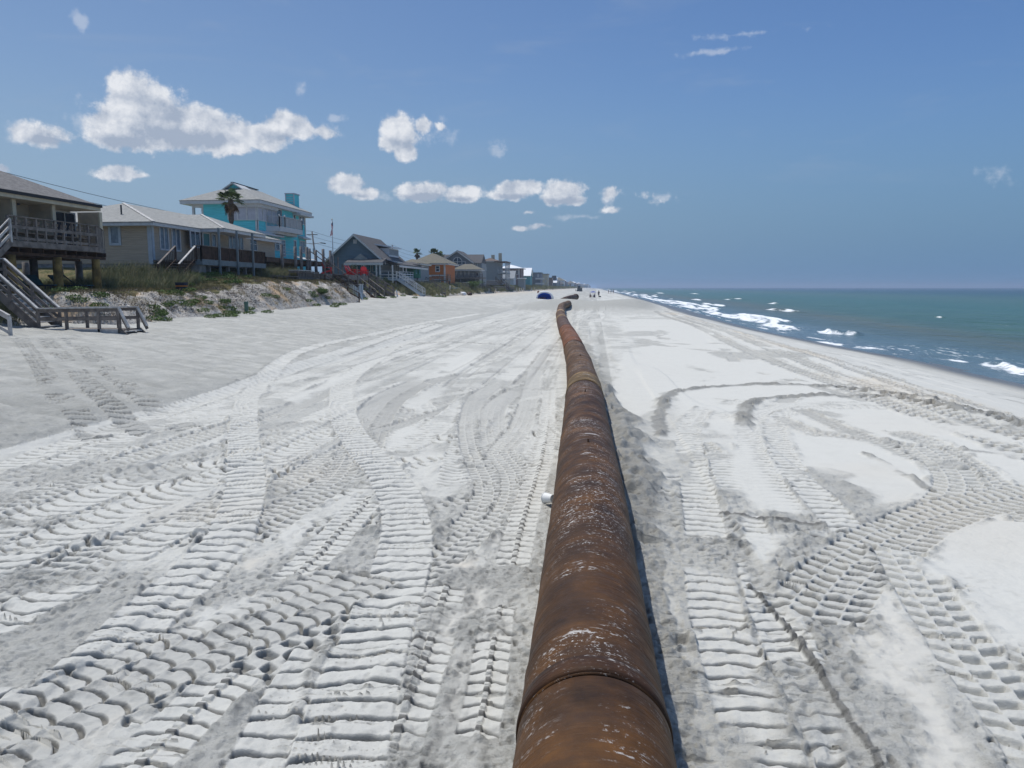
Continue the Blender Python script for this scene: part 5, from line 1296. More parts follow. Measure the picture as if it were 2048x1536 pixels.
    # chimney
    yq = 85.5; x0, x1 = PY(571.5, 400, yq)[0], PY(588, 400, yq)[0]; yq1 = yq + 1.5
    ch = MB(); ch.box((x0, yq, 10.9), (x1, yq1, 13.0)); c = ch.build('chimney', T_, g)
    cm = MB(); cm.box((x0 - .1, yq - .1, 13.0), (x1 + .1, yq1 + .1, 13.12)); cm.box((x1 - .06, yq - .06, 11.4), (x1 + .06, yq - .001, 13.0)); cm.box((x0 - .06, yq - .06, 11.4), (x0 + .06, yq - .001, 13.0))
    for z in np.arange(11.6, 12.9, .28): cm.box((x0 + .06, yq - .03, z), (x1 - .06, yq - .001, z + .05))
    cm.build('chimney_trim', W['bluetrim'], c)
house_turquoise()

def turquoise_deck():
    g = thing('raised_deck', 'dark wooden deck with a row of upright pilings before the turquoise house', 'deck', (-30, 71, 4))
    XF = -28.0; zt = 5.2; y0, y1 = PX(533, 515, XF)[1], PX(668, 525, XF)[1]
    MB().box((-32.9, y0, zt - .10), (XF, y1, zt)).build('deck', W['wood'], g)
    MB().box((XF + .001, y0, zt - .42), (XF + .06, y1, zt - .02)).box((-32.9, y0 - .06, zt - .42), (XF + .06, y0 - .001, zt - .02)).build('deck_rim', W['woodd'], g)
    j = MB()
    for y in np.arange(y0 + .3, y1, 1.2): j.box((-32.8, y, zt - .38), (XF - .02, y + .08, zt - .102))
    j.build('joists', W['woodd'], g)
    for x, yt in ((563, 489), (590, 493), (601.5, 493), (613.5, 494), (618.5, 497), (631, 501), (646, 498), (660.5, 501)):
        p = PX(x, yt, XF + .2); pilings(g, [(XF + .2, p[1], gz(XF, p[1]) - .2, p[2])], .15, W['pileg'], 'piling', 12, .02)
    for q in range(5):
        y = y0 + .4 + q * 3.2; pilings(g, [(-31.8, y, gz(-31.8, y) - .2, zt - .42)], .14, W['woodd'], 'piling', 10)
    w = MB(); yy = [PX(x, 505, XF + .2)[1] for x in (563, 590, 601.5, 613.5)]
    for z in (.35, .6, .85): w.tube([(XF + .2, yy[0], zt + z), (XF + .2, yy[3], zt + z)], .012, 5)
    w.build('rail_cable', W['galv'], g)
    MB().box((-32.2, y0 + 1, 3.2), (-31.9, y1 - 1, zt - .43)).build('back_wall', W['woodd'], g)
    # debris and tarp at the far end
    mb = MB(); a = PX(604, 517, XF + .1); b = PX(632, 520, XF + .1); mb.prism([(XF + .3, a[1], a[2] - .1), (XF + .3, b[1], b[2] - .1), (XF - .6, b[1], b[2] + .12), (XF - .6, a[1], a[2] + .16)], (0, 0, .05)); mb.build('tarp', W['trim'], g)
    rl = MB()
    for (xa, ya, xb, yb) in ((621, 503, 666, 536), (632, 500, 668, 531)):
        A_ = PX(xa, ya, -27.2); B_ = PX(xb, yb, -26.6); rl.bar(A_, B_, .07, .06)
    rl.build('handrail', W['wood'], g)
turquoise_deck()

def house_slate():
    g = thing('beach_house', 'slate blue gabled house with steep grey roof, white dormer and solar panel', 'house', (-31.5, 106, 3))
    Y0, Y1 = 102.8, 115.3; xl, xm, xr = -36.0, -32.4, -28.9; zr = 9.55; sl = .87; ze_l = zr - sl * (xm - xl); ze_r = zr - sl * (xr - xm)
    S_ = W['slate']; tr = W['trim']
    MB().prism([(xl, Y0, 3.0), (xr, Y0, 3.0), (xr, Y0, ze_r), (xm, Y0, zr), (xl, Y0, ze_l)], (0, Y1 - Y0, 0)).build('wall', S_, g)
    r = MB(); tk = MB(); a0, a1 = Y0 - .5, Y1 + .4
    for xe in (xl - .6, xr + .9):
        z_e = zr - sl * abs(xe - xm)
        r.prism([(xm, a0, zr + .05), (xe, a0, z_e + .05), (xe, a0, z_e + .2), (xm, a0, zr + .2)], (0, a1 - a0, 0))
        tk.prism([(xm, a0 - .05, zr - .12), (xe, a0 - .05, z_e - .12), (xe, a0 - .05, z_e + .18), (xm, a0 - .05, zr + .18)], (0, .049, 0))
    r.build('roof', W['sh_mid'], g); tk.build('rake_trim', tr, g)
    # lower sea-side porch roof
    xe = xr + .9; z_e = zr - sl * abs(xe - xm)
    MB().prism([(xr - .2, Y0 + .6, z_e + .62), (xr + 2.6, Y0 + .6, z_e - .15), (xr + 2.6, Y0 + .6, z_e - .02), (xr - .2, Y0 + .6, z_e + .78)], (0, Y1 - Y0 + 5, 0)).build('porch_roof', W['sh_mid'], g)
    MB().box((xr + 2.45, Y0 + .5, z_e - .42), (xr + 2.6, Y1 + 5.6, z_e - .16)).build('porch_beam', tr, g)
    win(g, 'y', Y0, *[PY(x, 480, Y0)[0] for x in (706.5, 713.5)], PY(710, 487, Y0)[2], PY(710, 479, Y0)[2], nv=2, t=.08, glass=W['screen'], name='gable_vent')
    # near porch
    zt = PY(730, 527, Y0 - 2)[2]; x0, x1 = PY(690, 520, Y0 - 2)[0], PY(765, 520, Y0 - 2)[0]
    pr = MB(); pr.prism([(x0, Y0 - 2.2, zt), (x0, Y0 - .001, zt), (x0, Y0 - .001, zt + .75), (x0, Y0 - 2.2, zt + .14)], (x1 - x0, 0, 0)); xc0, xc1 = PY(706, 515, Y0 - .7)[0], PY(735, 515, Y0 - .7)[0]
    pr.build('porch_roof', W['sh_mid'], g)
    MB().prism([(xc0, Y0 - .75, zt + .55), (xc1, Y0 - .75, zt + .55), ((xc0 + xc1) / 2, Y0 - .75, zt + 1.35)], (0, .74, 0)).build('porch_gable', W['sh_light'], g)
    MB().box((x0 - .1, Y0 - 2.26, zt - .22), (x1 + .1, Y0 - 2.201, zt + .1)).build('porch_fascia', tr, g)
    for x in (662, 705, 728, 753, 760, 785): px_ = PY(x, 540, Y0 - 2.1)[0]; MB().box((px_ - .08, Y0 - 2.18, 3.2), (px_ + .08, Y0 - 2.02, zt - .23)).build('porch_post', tr, g)
    for a, b in ((712, 724), (731, 742), (745, 752)): winp(g, 'y', Y0, a, 529, b, 544, nv=1, t=.07)
    # sea side wall openings
    for a, b, gl in ((787, 791, W['glass']), (794, 799, W['curtain']), (804, 809, W['curtain'])): winp(g, 'x', xr, a, 530, b, 545, t=.09, glass=gl)
    MB().box((xr + .001, Y0 + .2, 4.5), (xr + .03, Y1, z_e - .1)).build('sea_wall', W['pale'], g)
    for x in (785, 806, 812): y = PX(x, 540, xr + 2.5)[1]; MB().box((xr + 2.46, y - .08, 4.6), (xr + 2.58, y + .08, z_e - .42)).build('porch_post', tr, g)
    # dormer
    xd = -29.2; ya, yb = PX(778, 500, xd)[1], PX(797, 500, xd)[1]; z1 = PX(788, 497, xd)[2]
    MB().box((-32.2, ya, zr - sl * (xd - xm) - .2), (xd, yb, z1 - .05)).build('dormer', W['white'], g)
    MB().prism([(xd + .4, ya - .5, z1 - .02), (xd + .4, ya - .5, z1 + .16), (xm + .6, ya - .5, z1 + .62), (xm + .6, ya - .5, z1 + .44)], (0, yb - ya + .8, 0)).build('dormer_roof', W['white'], g)
    MB().box((xd + .001, ya + .1, z1 - 1.0), (xd + .03, yb - .1, z1 - .2)).build('dormer_panel', W['pale'], g)
    # solar panel lying on the lower roof
    sp = MB(); ys_, ye = PX(783, 520, -27.2)[1], PX(802, 520, -27.2)[1]
    def rz(x): return z_e + .78 - (x - (xr - .2)) * .80 / 2.8 * 1.0
    sp.prism([(xr + .15, ys_, rz(xr + .15) + .04), (xr + 2.0, ys_, rz(xr + 2.0) + .04), (xr + 2.0, ys_, rz(xr + 2.0) + .10), (xr + .15, ys_, rz(xr + .15) + .10)], (0, ye - ys_, 0)); sp.build('solar_panel', W['solar'], g)
    # white deck, railing and stairs
    zf = PX(790, 557, xr + 2.4)[2]; yA, yB = Y0 - 1.0, PX(826, 550, xr + 2.4)[1]
    MB().box((xr + .04, yA, zf - .25), (xr + 2.5, yB, zf)).build('deck', W['bluetrim'], g)
    rail(g, [(xr + .3, yA + .05, zf), (xr + 2.42, yA + .05, zf)], 1.0, 1.1, tr, 1); rail(g, [(xr + 2.42, yA + 1.6, zf), (xr + 2.42, yB - .05, zf)], 1.0, 1.6, W['bluetrim'], 2)
    pil = [(xr + 2.3, y, gz(xr + 2.3, y) - .2, zf - .255) for y in np.linspace(yA + .2, yB - .3, 5)]; pilings(g, pil, .12, W['pileg'], 'piling', 8)
    A_ = np.array((xr + 2.5, yA + .1, zf)); B_ = PX(824, 581, xr + 5.2); B_ = np.array((xr + 6.0, yA + .1, gz(xr + 6.0, yA) + .1))
    flight(g, A_, B_, (0, 1, 0), 1.3, m=W['bluetrim'], tm=W['bluetrim'])
    sr = MB()
    for k in (0, 1.3):
        for z in (.5, .95): sr.bar(A_ + (0, k, z), B_ + (0, k, z), .06, .09)
        for q in np.linspace(0, 1, 4): p = A_ + (B_ - A_) * q + (0, k, 0); sr.box((p[0] - .05, p[1] - .05, p[2] - .1), (p[0] + .05, p[1] + .05, p[2] + .93))
    sr.build('stair_railing', tr, g)
house_slate()

def simple_house(label, X1, px0, px1, ytop, ybase, wall, roofm, kind='hip', depth=9, Yl=None, z0=2.2, wins=(), swins=(), floors=None, trim=None, over=.4, roofh=None, group=None, deckz=None, name='beach_house'):
    """house whose camera-facing wall spans px0..px1, its right corner on X1; ytop is the eave row in the photo"""
    d = ray(px1, 570); Y0 = X1 * d[1] / d[0]; xa = PY(px0, 570, Y0)[0]; ze = PY(px1, ytop, Y0)[2]; tr = trim or W['trim']
    Y1 = Y0 + depth; g = thing(name, label, 'house', ((xa + X1) / 2, Y0, z0), group)
    MB().box((xa, Y0, z0), (X1, Y1, ze - .02)).build('wall', wall, g)
    if kind == 'hip': hip_roof(g, xa, X1, Y0, Y1, ze + .1, roofh or .45, roofm, tr, over, .22)
    elif kind == 'gabley': gable_roof(g, 'y', xa, X1, Y0, Y1, ze - .05, ze + (roofh or .4) * (X1 - xa) / 2, roofm, tr, over, wallm=wall)
    elif kind == 'gablex': gable_roof(g, 'x', xa, X1, Y0, Y1, ze - .05, ze + (roofh or .4) * depth / 2, roofm, tr, over, wallm=wall)
    else: MB().box((xa - over, Y0 - over, ze), (X1 + over, Y1 + over, ze + .3)).build('roof', roofm, g)
    for (a, b, c, e) in wins: winp(g, 'y', Y0, a, b, c, e, nv=1, nh=2, t=.16 if Y0 < 200 else .22)
    return g, Y0, xa, Y1, ze
def seaside_windows(g, X1, Y0, Y1, zs, n, w=1.0, h=1.3, **k):
    for z in zs:
        for i in range(n): y = Y0 + (Y1 - Y0) * (i + .5) / n; win(g, 'x', X1, y - w / 2, y + w / 2, z, z + h, t=.12, **k)

def middle_houses():
    # small green round-fronted building
    g = thing('garden_room', 'small dark green boarded room on posts beside the white porch', 'outbuilding', (-27.5, 118, 3))
    p = PX(835, 530, -26.8); y = p[1]; zt, zb = PX(835, 531, -26.8)[2], PX(835, 556, -26.8)[2]; cx, cy, r = -27.8, y + .5, 1.35
    pts = [(cx + r * math.cos(a), cy + r * math.sin(a), zb) for a in np.linspace(0, 2 * math.pi, 9)[:-1] + math.pi / 8]; MB().prism(pts, (0, 0, zt - zb)).build('wall', W['green'], g)
    rp = [(cx + (r + .25) * math.cos(a), cy + (r + .25) * math.sin(a), zt + .002) for a in np.linspace(0, 2 * math.pi, 9)[:-1] + math.pi / 8]; mb = MB(); mb.prism(rp, (0, 0, .14)); mb.add(rp and [(x, yy, zt + .142) for x, yy, z in rp] + [(cx, cy, zt + .6)], [(i, (i + 1) % 8, 8) for i in range(8)]); mb.build('roof', W['sh_mid'], g)
    for x in (832.5, 839): q = PX(x, 545, cx + r * .93); win(g, 'x', cx + r * .925, q[1] - .28, q[1] + .28, zb + .6, zt - .35, t=.07, frame=W['aqua'])
    pilings(g, [(cx + .8 * math.cos(a), cy + .8 * math.sin(a), gz(cx, cy) - .2, zb) for a in (0.3, 1.9, 3.4, 5.0)], .11, W['pileg'], 'piling', 8)
    # grey roofed wing behind it
    g, Y0, xa, Y1, ze = simple_house('low grey roofed wing between the slate house and the orange house', -29.5, 806, 838, 528, 556, W['pale'], W['sh_tan'], 'hip', 8, roofh=.42)
    # orange house
    g, Y0, xa, Y1, ze = simple_house('two storey orange house with white trim and tan hipped roof', -28.0, 826, 891, 528, 575, W['orange'], W['sh_tan'], 'hip', 10, wins=((843, 531, 847, 543), (870.5, 531, 880, 544), (869, 558, 882, 570)), roofh=.52, over=.7)
    tb = MB(); z1 = PY(870, 551.5, Y0)[2]; tb.box((xa, Y0 - .06, z1 - .15), (-28.2, Y0 - .001, z1 + .15)); tb.box((-28.3, Y0 - .08, 2.2), (-27.95, Y0 - .061, ze)); tb.build('band_trim', W['trim'], g)
    dk = MB(); z2 = PX(850, 557, -26.2)[2]; dk.box((-29.5, Y0 - 6, z2 - .25), (-26.4, Y0 - 3, z2)); dk.build('deck', W['wood'], g); rail(g, [(-29.3, Y0 - 6, z2), (-26.5, Y0 - 6, z2), (-26.5, Y0 - 3, z2)], .95, 1.2, W['wood'], 2)
    pilings(g, [(x, y, gz(x, y) - .2, z2 - .26) for x in (-29, -26.6) for y in (Y0 - 5.8, Y0 - 3.3)], .12, W['pileg'], 'piling', 8)
    # grey house with the arched window
    Yg = 181.0; g = thing('beach_house', 'dark grey gabled house with a white arched window and wide porch roof', 'house', (-32, Yg, 2.5)); S_ = W['grey']
    xA, xP, xB = PY(890, 520, Yg)[0], PY(914.5, 503, Yg)[0], PY(943, 523, Yg)[0]; zP, zE = PY(914, 503, Yg)[2], PY(943, 524, Yg)[2]; xW = PY(962, 520, Yg)[0]
    MB().prism([(xA, Yg, 2), (xB, Yg, 2), (xB, Yg, zE), (xP, Yg, zP - .1), (xA, Yg, zE + .6)], (0, 9, 0)).build('wall', S_, g)
    tk = MB(); tk.bar((xP, Yg - .3, zP + .05), (xB + .6, Yg - .3, zE - .3), .6, .26); tk.bar((xP, Yg - .3, zP + .05), (xA - .4, Yg - .3, zE + .4), .6, .26); tk.build('rake_trim', W['trim'], g)
    rf = MB()
    for xe, zz in ((xB + .7, zE - .4), (xA - .5, zE + .3)): rf.prism([(xP, Yg - .25, zP + .12), (xe, Yg - .25, zz + .12), (xe, Yg - .25, zz + .3), (xP, Yg - .25, zP + .3)], (0, 9.5, 0))
    rf.build('roof', W['sh_mid'], g)
    zR = PY(950, 509, Yg + 5)[2]; gx = MB(); gx.prism([(xW, Yg + .8, zE - .2), (xW, Yg + 9.2, zE - .2), (xW, Yg + 5, zR)], (xA - 2.6 - xW, 0, 0)); gx.build('cross_roof', W['sh_mid'], g)
    MB().box((xB + .01, Yg + 1.2, 2), (xW, Yg + 8.8, zE - .22)).build('side_wing', W['pale'], g)
    ay, r_ = Yg - .04, .95; cx, cz = PY(915, 520, Yg)[0], PY(915, 523.5, Yg)[2]
    ar = MB(); n = 18; o_ = [(cx + (r_ + .16) * math.cos(a), cz + (r_ + .16) * math.sin(a)) for a in np.linspace(0, math.pi, n)]; i_ = [(cx + r_ * math.cos(a), cz + r_ * math.sin(a)) for a in np.linspace(0, math.pi, n)]
    for k in range(n - 1): ar.prism([(o_[k][0], ay, o_[k][1]), (o_[k + 1][0], ay, o_[k + 1][1]), (i_[k + 1][0], ay, i_[k + 1][1]), (i_[k][0], ay, i_[k][1])], (0, .04, 0))
    ar.box((cx - .07, ay - .01, cz - .5), (cx + .07, ay + .04, cz + r_)); ar.box((cx - 1.9, ay, cz - .06), (cx + 1.9, ay + .04, cz + .06)); ar.box((cx - 1.9, ay, cz - .72), (cx + 1.9, ay + .04, cz - .58))
    for s in (-1, 1):
        for q in (1.05, 1.85): ar.box((cx + s * q - .07, ay - .005, cz - .6), (cx + s * q + .07, ay + .04, cz + .1))
    w_ = ar.build('window', W['trim'], g)
    gl = MB(); gl.prism([(x, Yg - .02, z) for x, z in i_], (0, .018, 0)); gl.box((cx - 1.8, Yg - .019, cz - .6), (cx + 1.8, Yg - .001, cz)); gl.build('pane', W['glass'], w_)
    winp(g, 'y', Yg + 1.2, 950, 524, 955, 536, t=.2)
    hip_roof(g, PY(908, 540, Yg - 4)[0], PY(962, 540, Yg - 4)[0], Yg - 5, Yg - .5, PY(940, 540, Yg - 5)[2] + .1, .5, W['sh_tan'], W['trim'], .3, .25, 'porch_roof')
    MB().box((PY(910, 550, Yg - 3.5)[0], Yg - 3.6, 2.4), (PY(962, 540, Yg - 4)[0] - .4, Yg - .6, PY(940, 540, Yg - 5)[2] - .14)).build('porch_wall', W['pale'], g)
    for a, b in ((945, 948), (952, 957.5), (961, 964)): winp(g, 'y', Yg - 3.6, a, 545, b, 553, t=.15)
    for x in (912, 920, 928, 936): winp(g, 'y', Yg - 3.6, x, 543, x + 3.4, 551, t=.2, glass=W['curtain'])
    zd = PY(930, 554.5, Yg - 8)[2]; MB().box((PY(888, 555, Yg - 8)[0], Yg - 8, zd - .3), (PY(966, 555, Yg - 8)[0], Yg - 3.7, zd)).build('deck', W['wood'], g)
    rail(g, [(PY(889, 555, Yg - 8)[0], Yg - 7.9, zd), (PY(966, 555, Yg - 8)[0] - .1, Yg - 7.9, zd)], 1.0, 1.4, W['woodd'], 1)
    pilings(g, [(x, Yg - 7.7, gz(x, Yg) - .3, zd - .31) for x in np.linspace(PY(890, 555, Yg - 8)[0], PY(965, 555, Yg - 8)[0], 6)], .14, W['pileg'], 'piling', 8)
    # tall house with stacked balconies
    g, Y0, xa, Y1, ze = simple_house('grey tan house with stacked open balconies beside the white roofed house', -29.0, 962, 996, 523, 570, W['pale'], W['sh_brown'], 'hip', 12, roofh=.35, wins=((970, 534, 973.5, 541),))
    for zz in (PX(990, 542, -27)[2], PX(990, 556, -27)[2]):
        MB().box((-28.99, Y0 - 1, zz - .35), (-26.4, Y1 - 2, zz)).build('balcony', W['pale'], g); rail(g, [(-28.9, Y0 - .9, zz), (-26.5, Y0 - .9, zz), (-26.5, Y1 - 2.1, zz)], 1.0, 1.8, W['trim'], 1)
    pilings(g, [(-26.6, y, 1.5, ze - .2) for y in np.linspace(Y0 - .8, Y1 - 2.4, 4)], .16, W['trim'], 'column', 8); MB().box((-30, Y0 - 1.3, ze - .2), (-26.2, Y1 - 1.8, ze + .05)).build('balcony_roof', W['sh_brown'], g)
    for x, h in ((-31.4, .9), (-29.2, 1.4)): MB().box((x, Y0 + 3, ze), (x + .9, Y0 + 4.2, ze + 1.2 + h)).build('chimney', W['cream'], g)
    seaside_windows(g, -29.0, Y0, Y1, (PX(990, 540, -29)[2], PX(990, 554, -29)[2]), 3)
    # white roof house and neighbours
    g, Y0, xa, Y1, ze = simple_house('mauve house under a bright white low roof', -28.0, 998, 1042, 537, 572, W['mauve'], W['white_roof'], 'hip', 11, roofh=.28, over=.8, wins=((1024, 540, 1027, 549), (1031, 539.5, 1037, 549)))
    MB().box((-28.9, Y0 - .05, 2), (-28.5, Y0 - .001, ze)).build('pilaster', W['trim'], g)
    g, Y0, xa, Y1, ze = simple_house('pale blue lean-to building below the mauve house', -28.2, 1003, 1027, 556, 575, W['bluetrim'], W['pale'], 'gablex', 8, roofh=.6, z0=1.5)
    g, Y0, xa, Y1, ze = simple_house('tiny grey shed with a bright white flat roof', -25.6, 1036, 1049, 557.5, 575, W['pale'], W['white_roof'], 'flat', 4, z0=1.5, name='shed')
    g, Y0, xa, Y1, ze = simple_house('teal house with a white gabled roof', -28.5, 1040, 1060, 551, 572, W['aqua'], W['white_roof'], 'gablex', 12, roofh=.55)
    g, Y0, xa, Y1, ze = simple_house('boxy dark slate house behind the teal house', -30.0, 1040, 1061, 542, 572, W['brown'], W['metal'], 'flat', 12)
    g, Y0, xa, Y1, ze = simple_house('boxy blue grey three storey house with white balconies', -29.0, 1060, 1081, 546, 575, W['grey'], W['metal'], 'flat', 16, wins=((1075, 549, 1077.5, 554),))
    for zz in (PX(1078, 556, -27)[2], PX(1078, 567, -27)[2]): MB().box((-31.5, Y0 - 3, zz - .3), (-27.0, Y0 - .01, zz + .5)).build('balcony', W['trim'], g)
    g, Y0, xa, Y1, ze = simple_house('narrow cream coloured three storey house', -28.0, 1081, 1095, 548.5, 575, W['cream'], W['sh_tan'], 'flat', 14, wins=((1090.5, 552, 1092.5, 556), (1090.5, 560, 1092.5, 564)))
    seaside_windows(g, -28.0, Y0, Y1, (4, 7), 3, 1.6, 1.6)
    g, Y0, xa, Y1, ze = simple_house('tan house with a dark flat roof after the cream house', -28.0, 1096, 1104, 556, 575, W['brown'], W['metal'], 'flat', 14)
    seaside_windows(g, -28.0, Y0, Y1, (4,), 3, 1.8, 1.8)
    g, Y0, xa, Y1, ze = simple_house('small house with a pale grey gabled roof and a dark cupola', -28.0, 1104, 1113, 565, 575, W['grey'], W['white_roof'], 'gablex', 14, roofh=.5)
    MB().box((-31.5, Y0 + 3, ze + 1.5), (-28.5, Y0 + 7, ze + 5)).build('cupola', W['metal'], g)
    # the long row fading into the haze
    R = random.Random(21); proto = []
    cols = ['pale', 'grey', 'cream', 'brown', 'aqua', 'white', 'mauve', 'slate']
    for k in range(8):
        X1 = -28.5; w = R.uniform(8, 12); h = R.uniform(5.5, 9.0); dp = R.uniform(10, 15); y = 600 + k * 26
        g = thing('distant_house', 'one of the small far houses fading into the haze along the shore', 'house', (X1 - w / 2, y, 2), 'far beach houses fading into haze')
        MB().box((X1 - w, y, 1.5), (X1, y + dp, h)).build('wall', W[cols[k]], g)
        (hip_roof(g, X1 - w, X1, y, y + dp, h + .1, R.uniform(.35, .6), W[R.choice(('sh_tan', 'sh_mid', 'white_roof', 'sh_brown'))], W['trim'], .4, .25))
        seaside_windows(g, X1, y, y + dp, (3.5,), 3, 1.6, 1.6); proto.append(g)
    y = 820
    for k in range(34):
        o = copy_tree(proto[R.randrange(8)]); y += R.uniform(22, 40) + k * 1.5
        o.location = (o.location[0] + R.uniform(-6, 1) + .010 * max(0, y - 1200), y, 2 + R.uniform(-.6, 1.2))
middle_houses()
# ================================================================== BOARDWALKS, STEPS, FURNITURE, PEOPLE
def boardwalks():
    # grey wooden dune crossing at the far left: flight, landing, short last flight
    g = thing('beach_stairs', 'grey wooden dune stairs with a railed landing, half buried in sand at far left', 'stairs', (-22, 32, 1))
    Yn, Yf = 29.6, 30.9; wl = W['woodl']; wd = W['wood']
    A_ = PY(-40, 515, Yn); B_ = PY(0, 549, Yn); C_ = PY(75, 617, Yn); D_ = PY(237, 615, Yn); E_ = PY(257, 643, Yn)
    top, bot = A_ - (0, 0, .85), C_ - (0, 0, .85)
    up = MB(); up.box((top[0] - 2.5, Yn, top[2] - .1), (top[0], Yf, top[2])); up.build('upper_landing', wd, g)
    flight(g, top, bot, (0, 1, 0), Yf - Yn, m=wd, tm=wl)
    MB().box((bot[0], Yn, bot[2] - .12), (D_[0], Yf, bot[2])).build('landing', wd, g)
    MB().box((bot[0], Yn - .05, bot[2] - .24), (D_[0], Yn - .002, bot[2] + .02)).build('landing_rim', wl, g)
    e2 = E_ - (0, 0, .85); flight(g, (D_[0], Yn, bot[2]), (D_[0] + .75, Yn, bot[2] - .7), (0, 1, 0), Yf - Yn, n=4, m=wd, tm=wl)
    for yy, nm in ((Yn, 'railing'), (Yf, 'railing')):
        mb = MB(); cp = MB(); o = np.array((0, yy - Yn, 0))
        for p, q in ((A_ + (-2.5, 0, 0), A_), (A_, C_), (C_, D_)):
            cp.bar(p + o, q + o, .14, .05); mb.bar(p + o - (0, 0, .10), q + o - (0, 0, .10), .04, .13); mb.bar(p + o - (0, 0, .45), q + o - (0, 0, .45), .04, .13)
            if p is A_: mb.bar(p + o - (0, 0, .80), q + o - (0, 0, .80), .045, .2)
        cp.bar(D_ + o, E_ + o - (0, 0, .25), .14, .05); mb.bar(D_ + o - (0, 0, .12), E_ + o - (0, 0, .37), .04, .13)
        for p, dn in ((A_, 1.1), (A_ * .5 + C_ * .5, 1.1), (C_, 1.2), (C_ * .65 + D_ * .35, 1.2), (C_ * .25 + D_ * .75, 1.2), (D_, 1.2)):
            q = p + o; mb.box((q[0] - .05, q[1] - .05, q[2] - dn), (q[0] + .05, q[1] + .05, q[2] - .03))
        r = mb.build(nm, wd, g); cp.build('cap_rail', wl, r)
    g2 = thing('stair_railing', 'single grey handrail post and sloping rail at the left edge, nearest the camera', 'railing', (-22, 27.5, .8)); Y2 = 26.4
    a, b, c = PY(-60, 588, Y2), PY(18, 631, Y2), PY(18, 670, Y2); mb = MB(); mb.bar(a, b, .13, .05); mb.bar(a - (0, 0, .12), b - (0, 0, .12), .04, .12); mb.bar(a - (0, 0, .65), b - (0, 0, .65), .04, .12)
    mb.box((b[0] - .05, Y2 - .05, c[2] - .4), (b[0] + .05, Y2 + .05, b[2] - .03)); mb.build('handrail', wl, g2)
    # bench and lattice box on the crest
    g = thing('wooden_bench', 'long low weathered bench on the dune left of the lattice bin', 'bench', (-25.8, 61, 3))
    X_ = -26.0; a, b = PX(551, 551, X_), PX(595, 551, X_)
    MB().box((X_ - .4, a[1], a[2] - .06), (X_ + .1, b[1], a[2])).build('seat', wd, g)
    for y in (a[1] + .3, (a[1] + b[1]) / 2, b[1] - .2):
        for x in (X_ - .32, X_ + .02): MB().box((x - .04, y - .04, gz(x, y) - .15), (x + .04, y + .04, a[2] - .062)).build('leg', wd, g)
    g = thing('lattice_bin', 'wooden lattice sided bin with a bright top board, beside the low bench', 'bin', (-25.8, 66, 3))
    a, b, c = PX(596, 541, X_), PX(626, 541, X_), PX(637, 541, X_); z0 = PX(600, 567, X_)[2] - .15; zt = a[2]; q = MB()
    for y in (a[1], (a[1] + b[1]) / 2, b[1], c[1]):
        for x in (X_, X_ - .8): q.box((x - .05, y - .05, z0), (x + .05, y + .05, zt - .02))
    for z in (z0 + .15, z0 + .55, zt - .18): q.box((X_ + .001, a[1] + .05, z), (X_ + .05, c[1] - .05, z + .12)); q.box((X_ - .75, a[1] - .05, z), (X_ - .05, a[1] - .01, z + .12))
    q.build('frame', wd, g); sl = MB()
    for y in np.arange(a[1] + .1, b[1] - .1, .14): sl.box((X_ - .03, y, z0 + .1), (X_ - .001, y + .07, zt - .1))
    sl.build('lattice', W['wood'], g); MB().box((X_ - .85, a[1] - .08, zt), (X_ + .1, b[1] + .05, zt + .06)).build('lid', W['trim'], g)
    # red chair platform
    g = thing('raised_deck', 'weathered wooden platform on posts that carries the red chairs, with steps', 'deck', (-27, 80, 3.5))
    XF = -25.6; y0, y1 = PX(651, 556, XF)[1], PX(735, 552, XF)[1]; zt = PX(690, 549, XF)[2]; ys0, ys1 = PX(664, 552, XF)[1], PX(684, 552, XF)[1]
    MB().box((XF - 3.2, y0, zt - .1), (XF, y1, zt)).build('deck', wd, g); MB().box((XF + .001, y0, zt - .5), (XF + .06, ys0, zt - .02)).build('deck_rim', wd, g); MB().box((XF + .001, ys1, zt - .55), (XF + .06, y1, zt - .02)).build('deck_rim', wd, g)
    MB().box((XF - 3.2, y0 - .06, zt - .5), (XF, y0 - .001, zt - .02)).build('deck_rim', wd, g)
    pilings(g, [(x, y, gz(x, y) - .2, zt - .11) for x in (XF - .2, XF - 2.9) for y in np.linspace(y0 + .3, y1 - .3, 5)], .12, W['woodd'], 'piling', 8)
    zb = gz(XF + 1.6, ys0) + .1; flight(g, (XF + .07, ys0, zt), (XF + 1.7, ys0, zt - 1.15), (0, 1, 0), ys1 - ys0, n=6, m=W['woodd'], tm=wd)
    for y in (ys0, ys1):
        mb = MB(); mb.bar((XF + .06, y, zt + .9), (XF + 1.7, y, zt - .2), .10, .06); mb.box((XF + .01, y - .06, zt - .4), (XF + .13, y + .06, zt + 1.0)); mb.box((XF + 1.6, y - .05, zt - 1.6), (XF + 1.7, y + .05, zt - .15)); mb.build('handrail', wd, g)
    rl = MB()
    for y in (y0 + .1, PX(715, 540, XF)[1]): rl.box((XF - .1, y - .05, zt), (XF, y + .05, zt + .95))
    p = PX(677, 520, XF); rl.box((XF - .1, p[1] - .06, zt), (XF, p[1] + .06, zt + 1.7)); rl.build('railing_post', wd, g)
    # low bulkhead of upright boards
    g = thing('timber_bulkhead', 'low bulkhead of upright grey boards capped with a pale plank below the red chairs', 'retaining wall', (-24.9, 78, 2.5))
    XB = -24.6; ya, yb = PX(640, 568, XB)[1], PX(724, 570, XB)[1]; zc = PX(680, 568, XB)[2]; mb = MB()
    for y in np.arange(ya, yb, .62): mb.box((XB, y, 1.6), (XB + .07, y + .40, zc - .03))
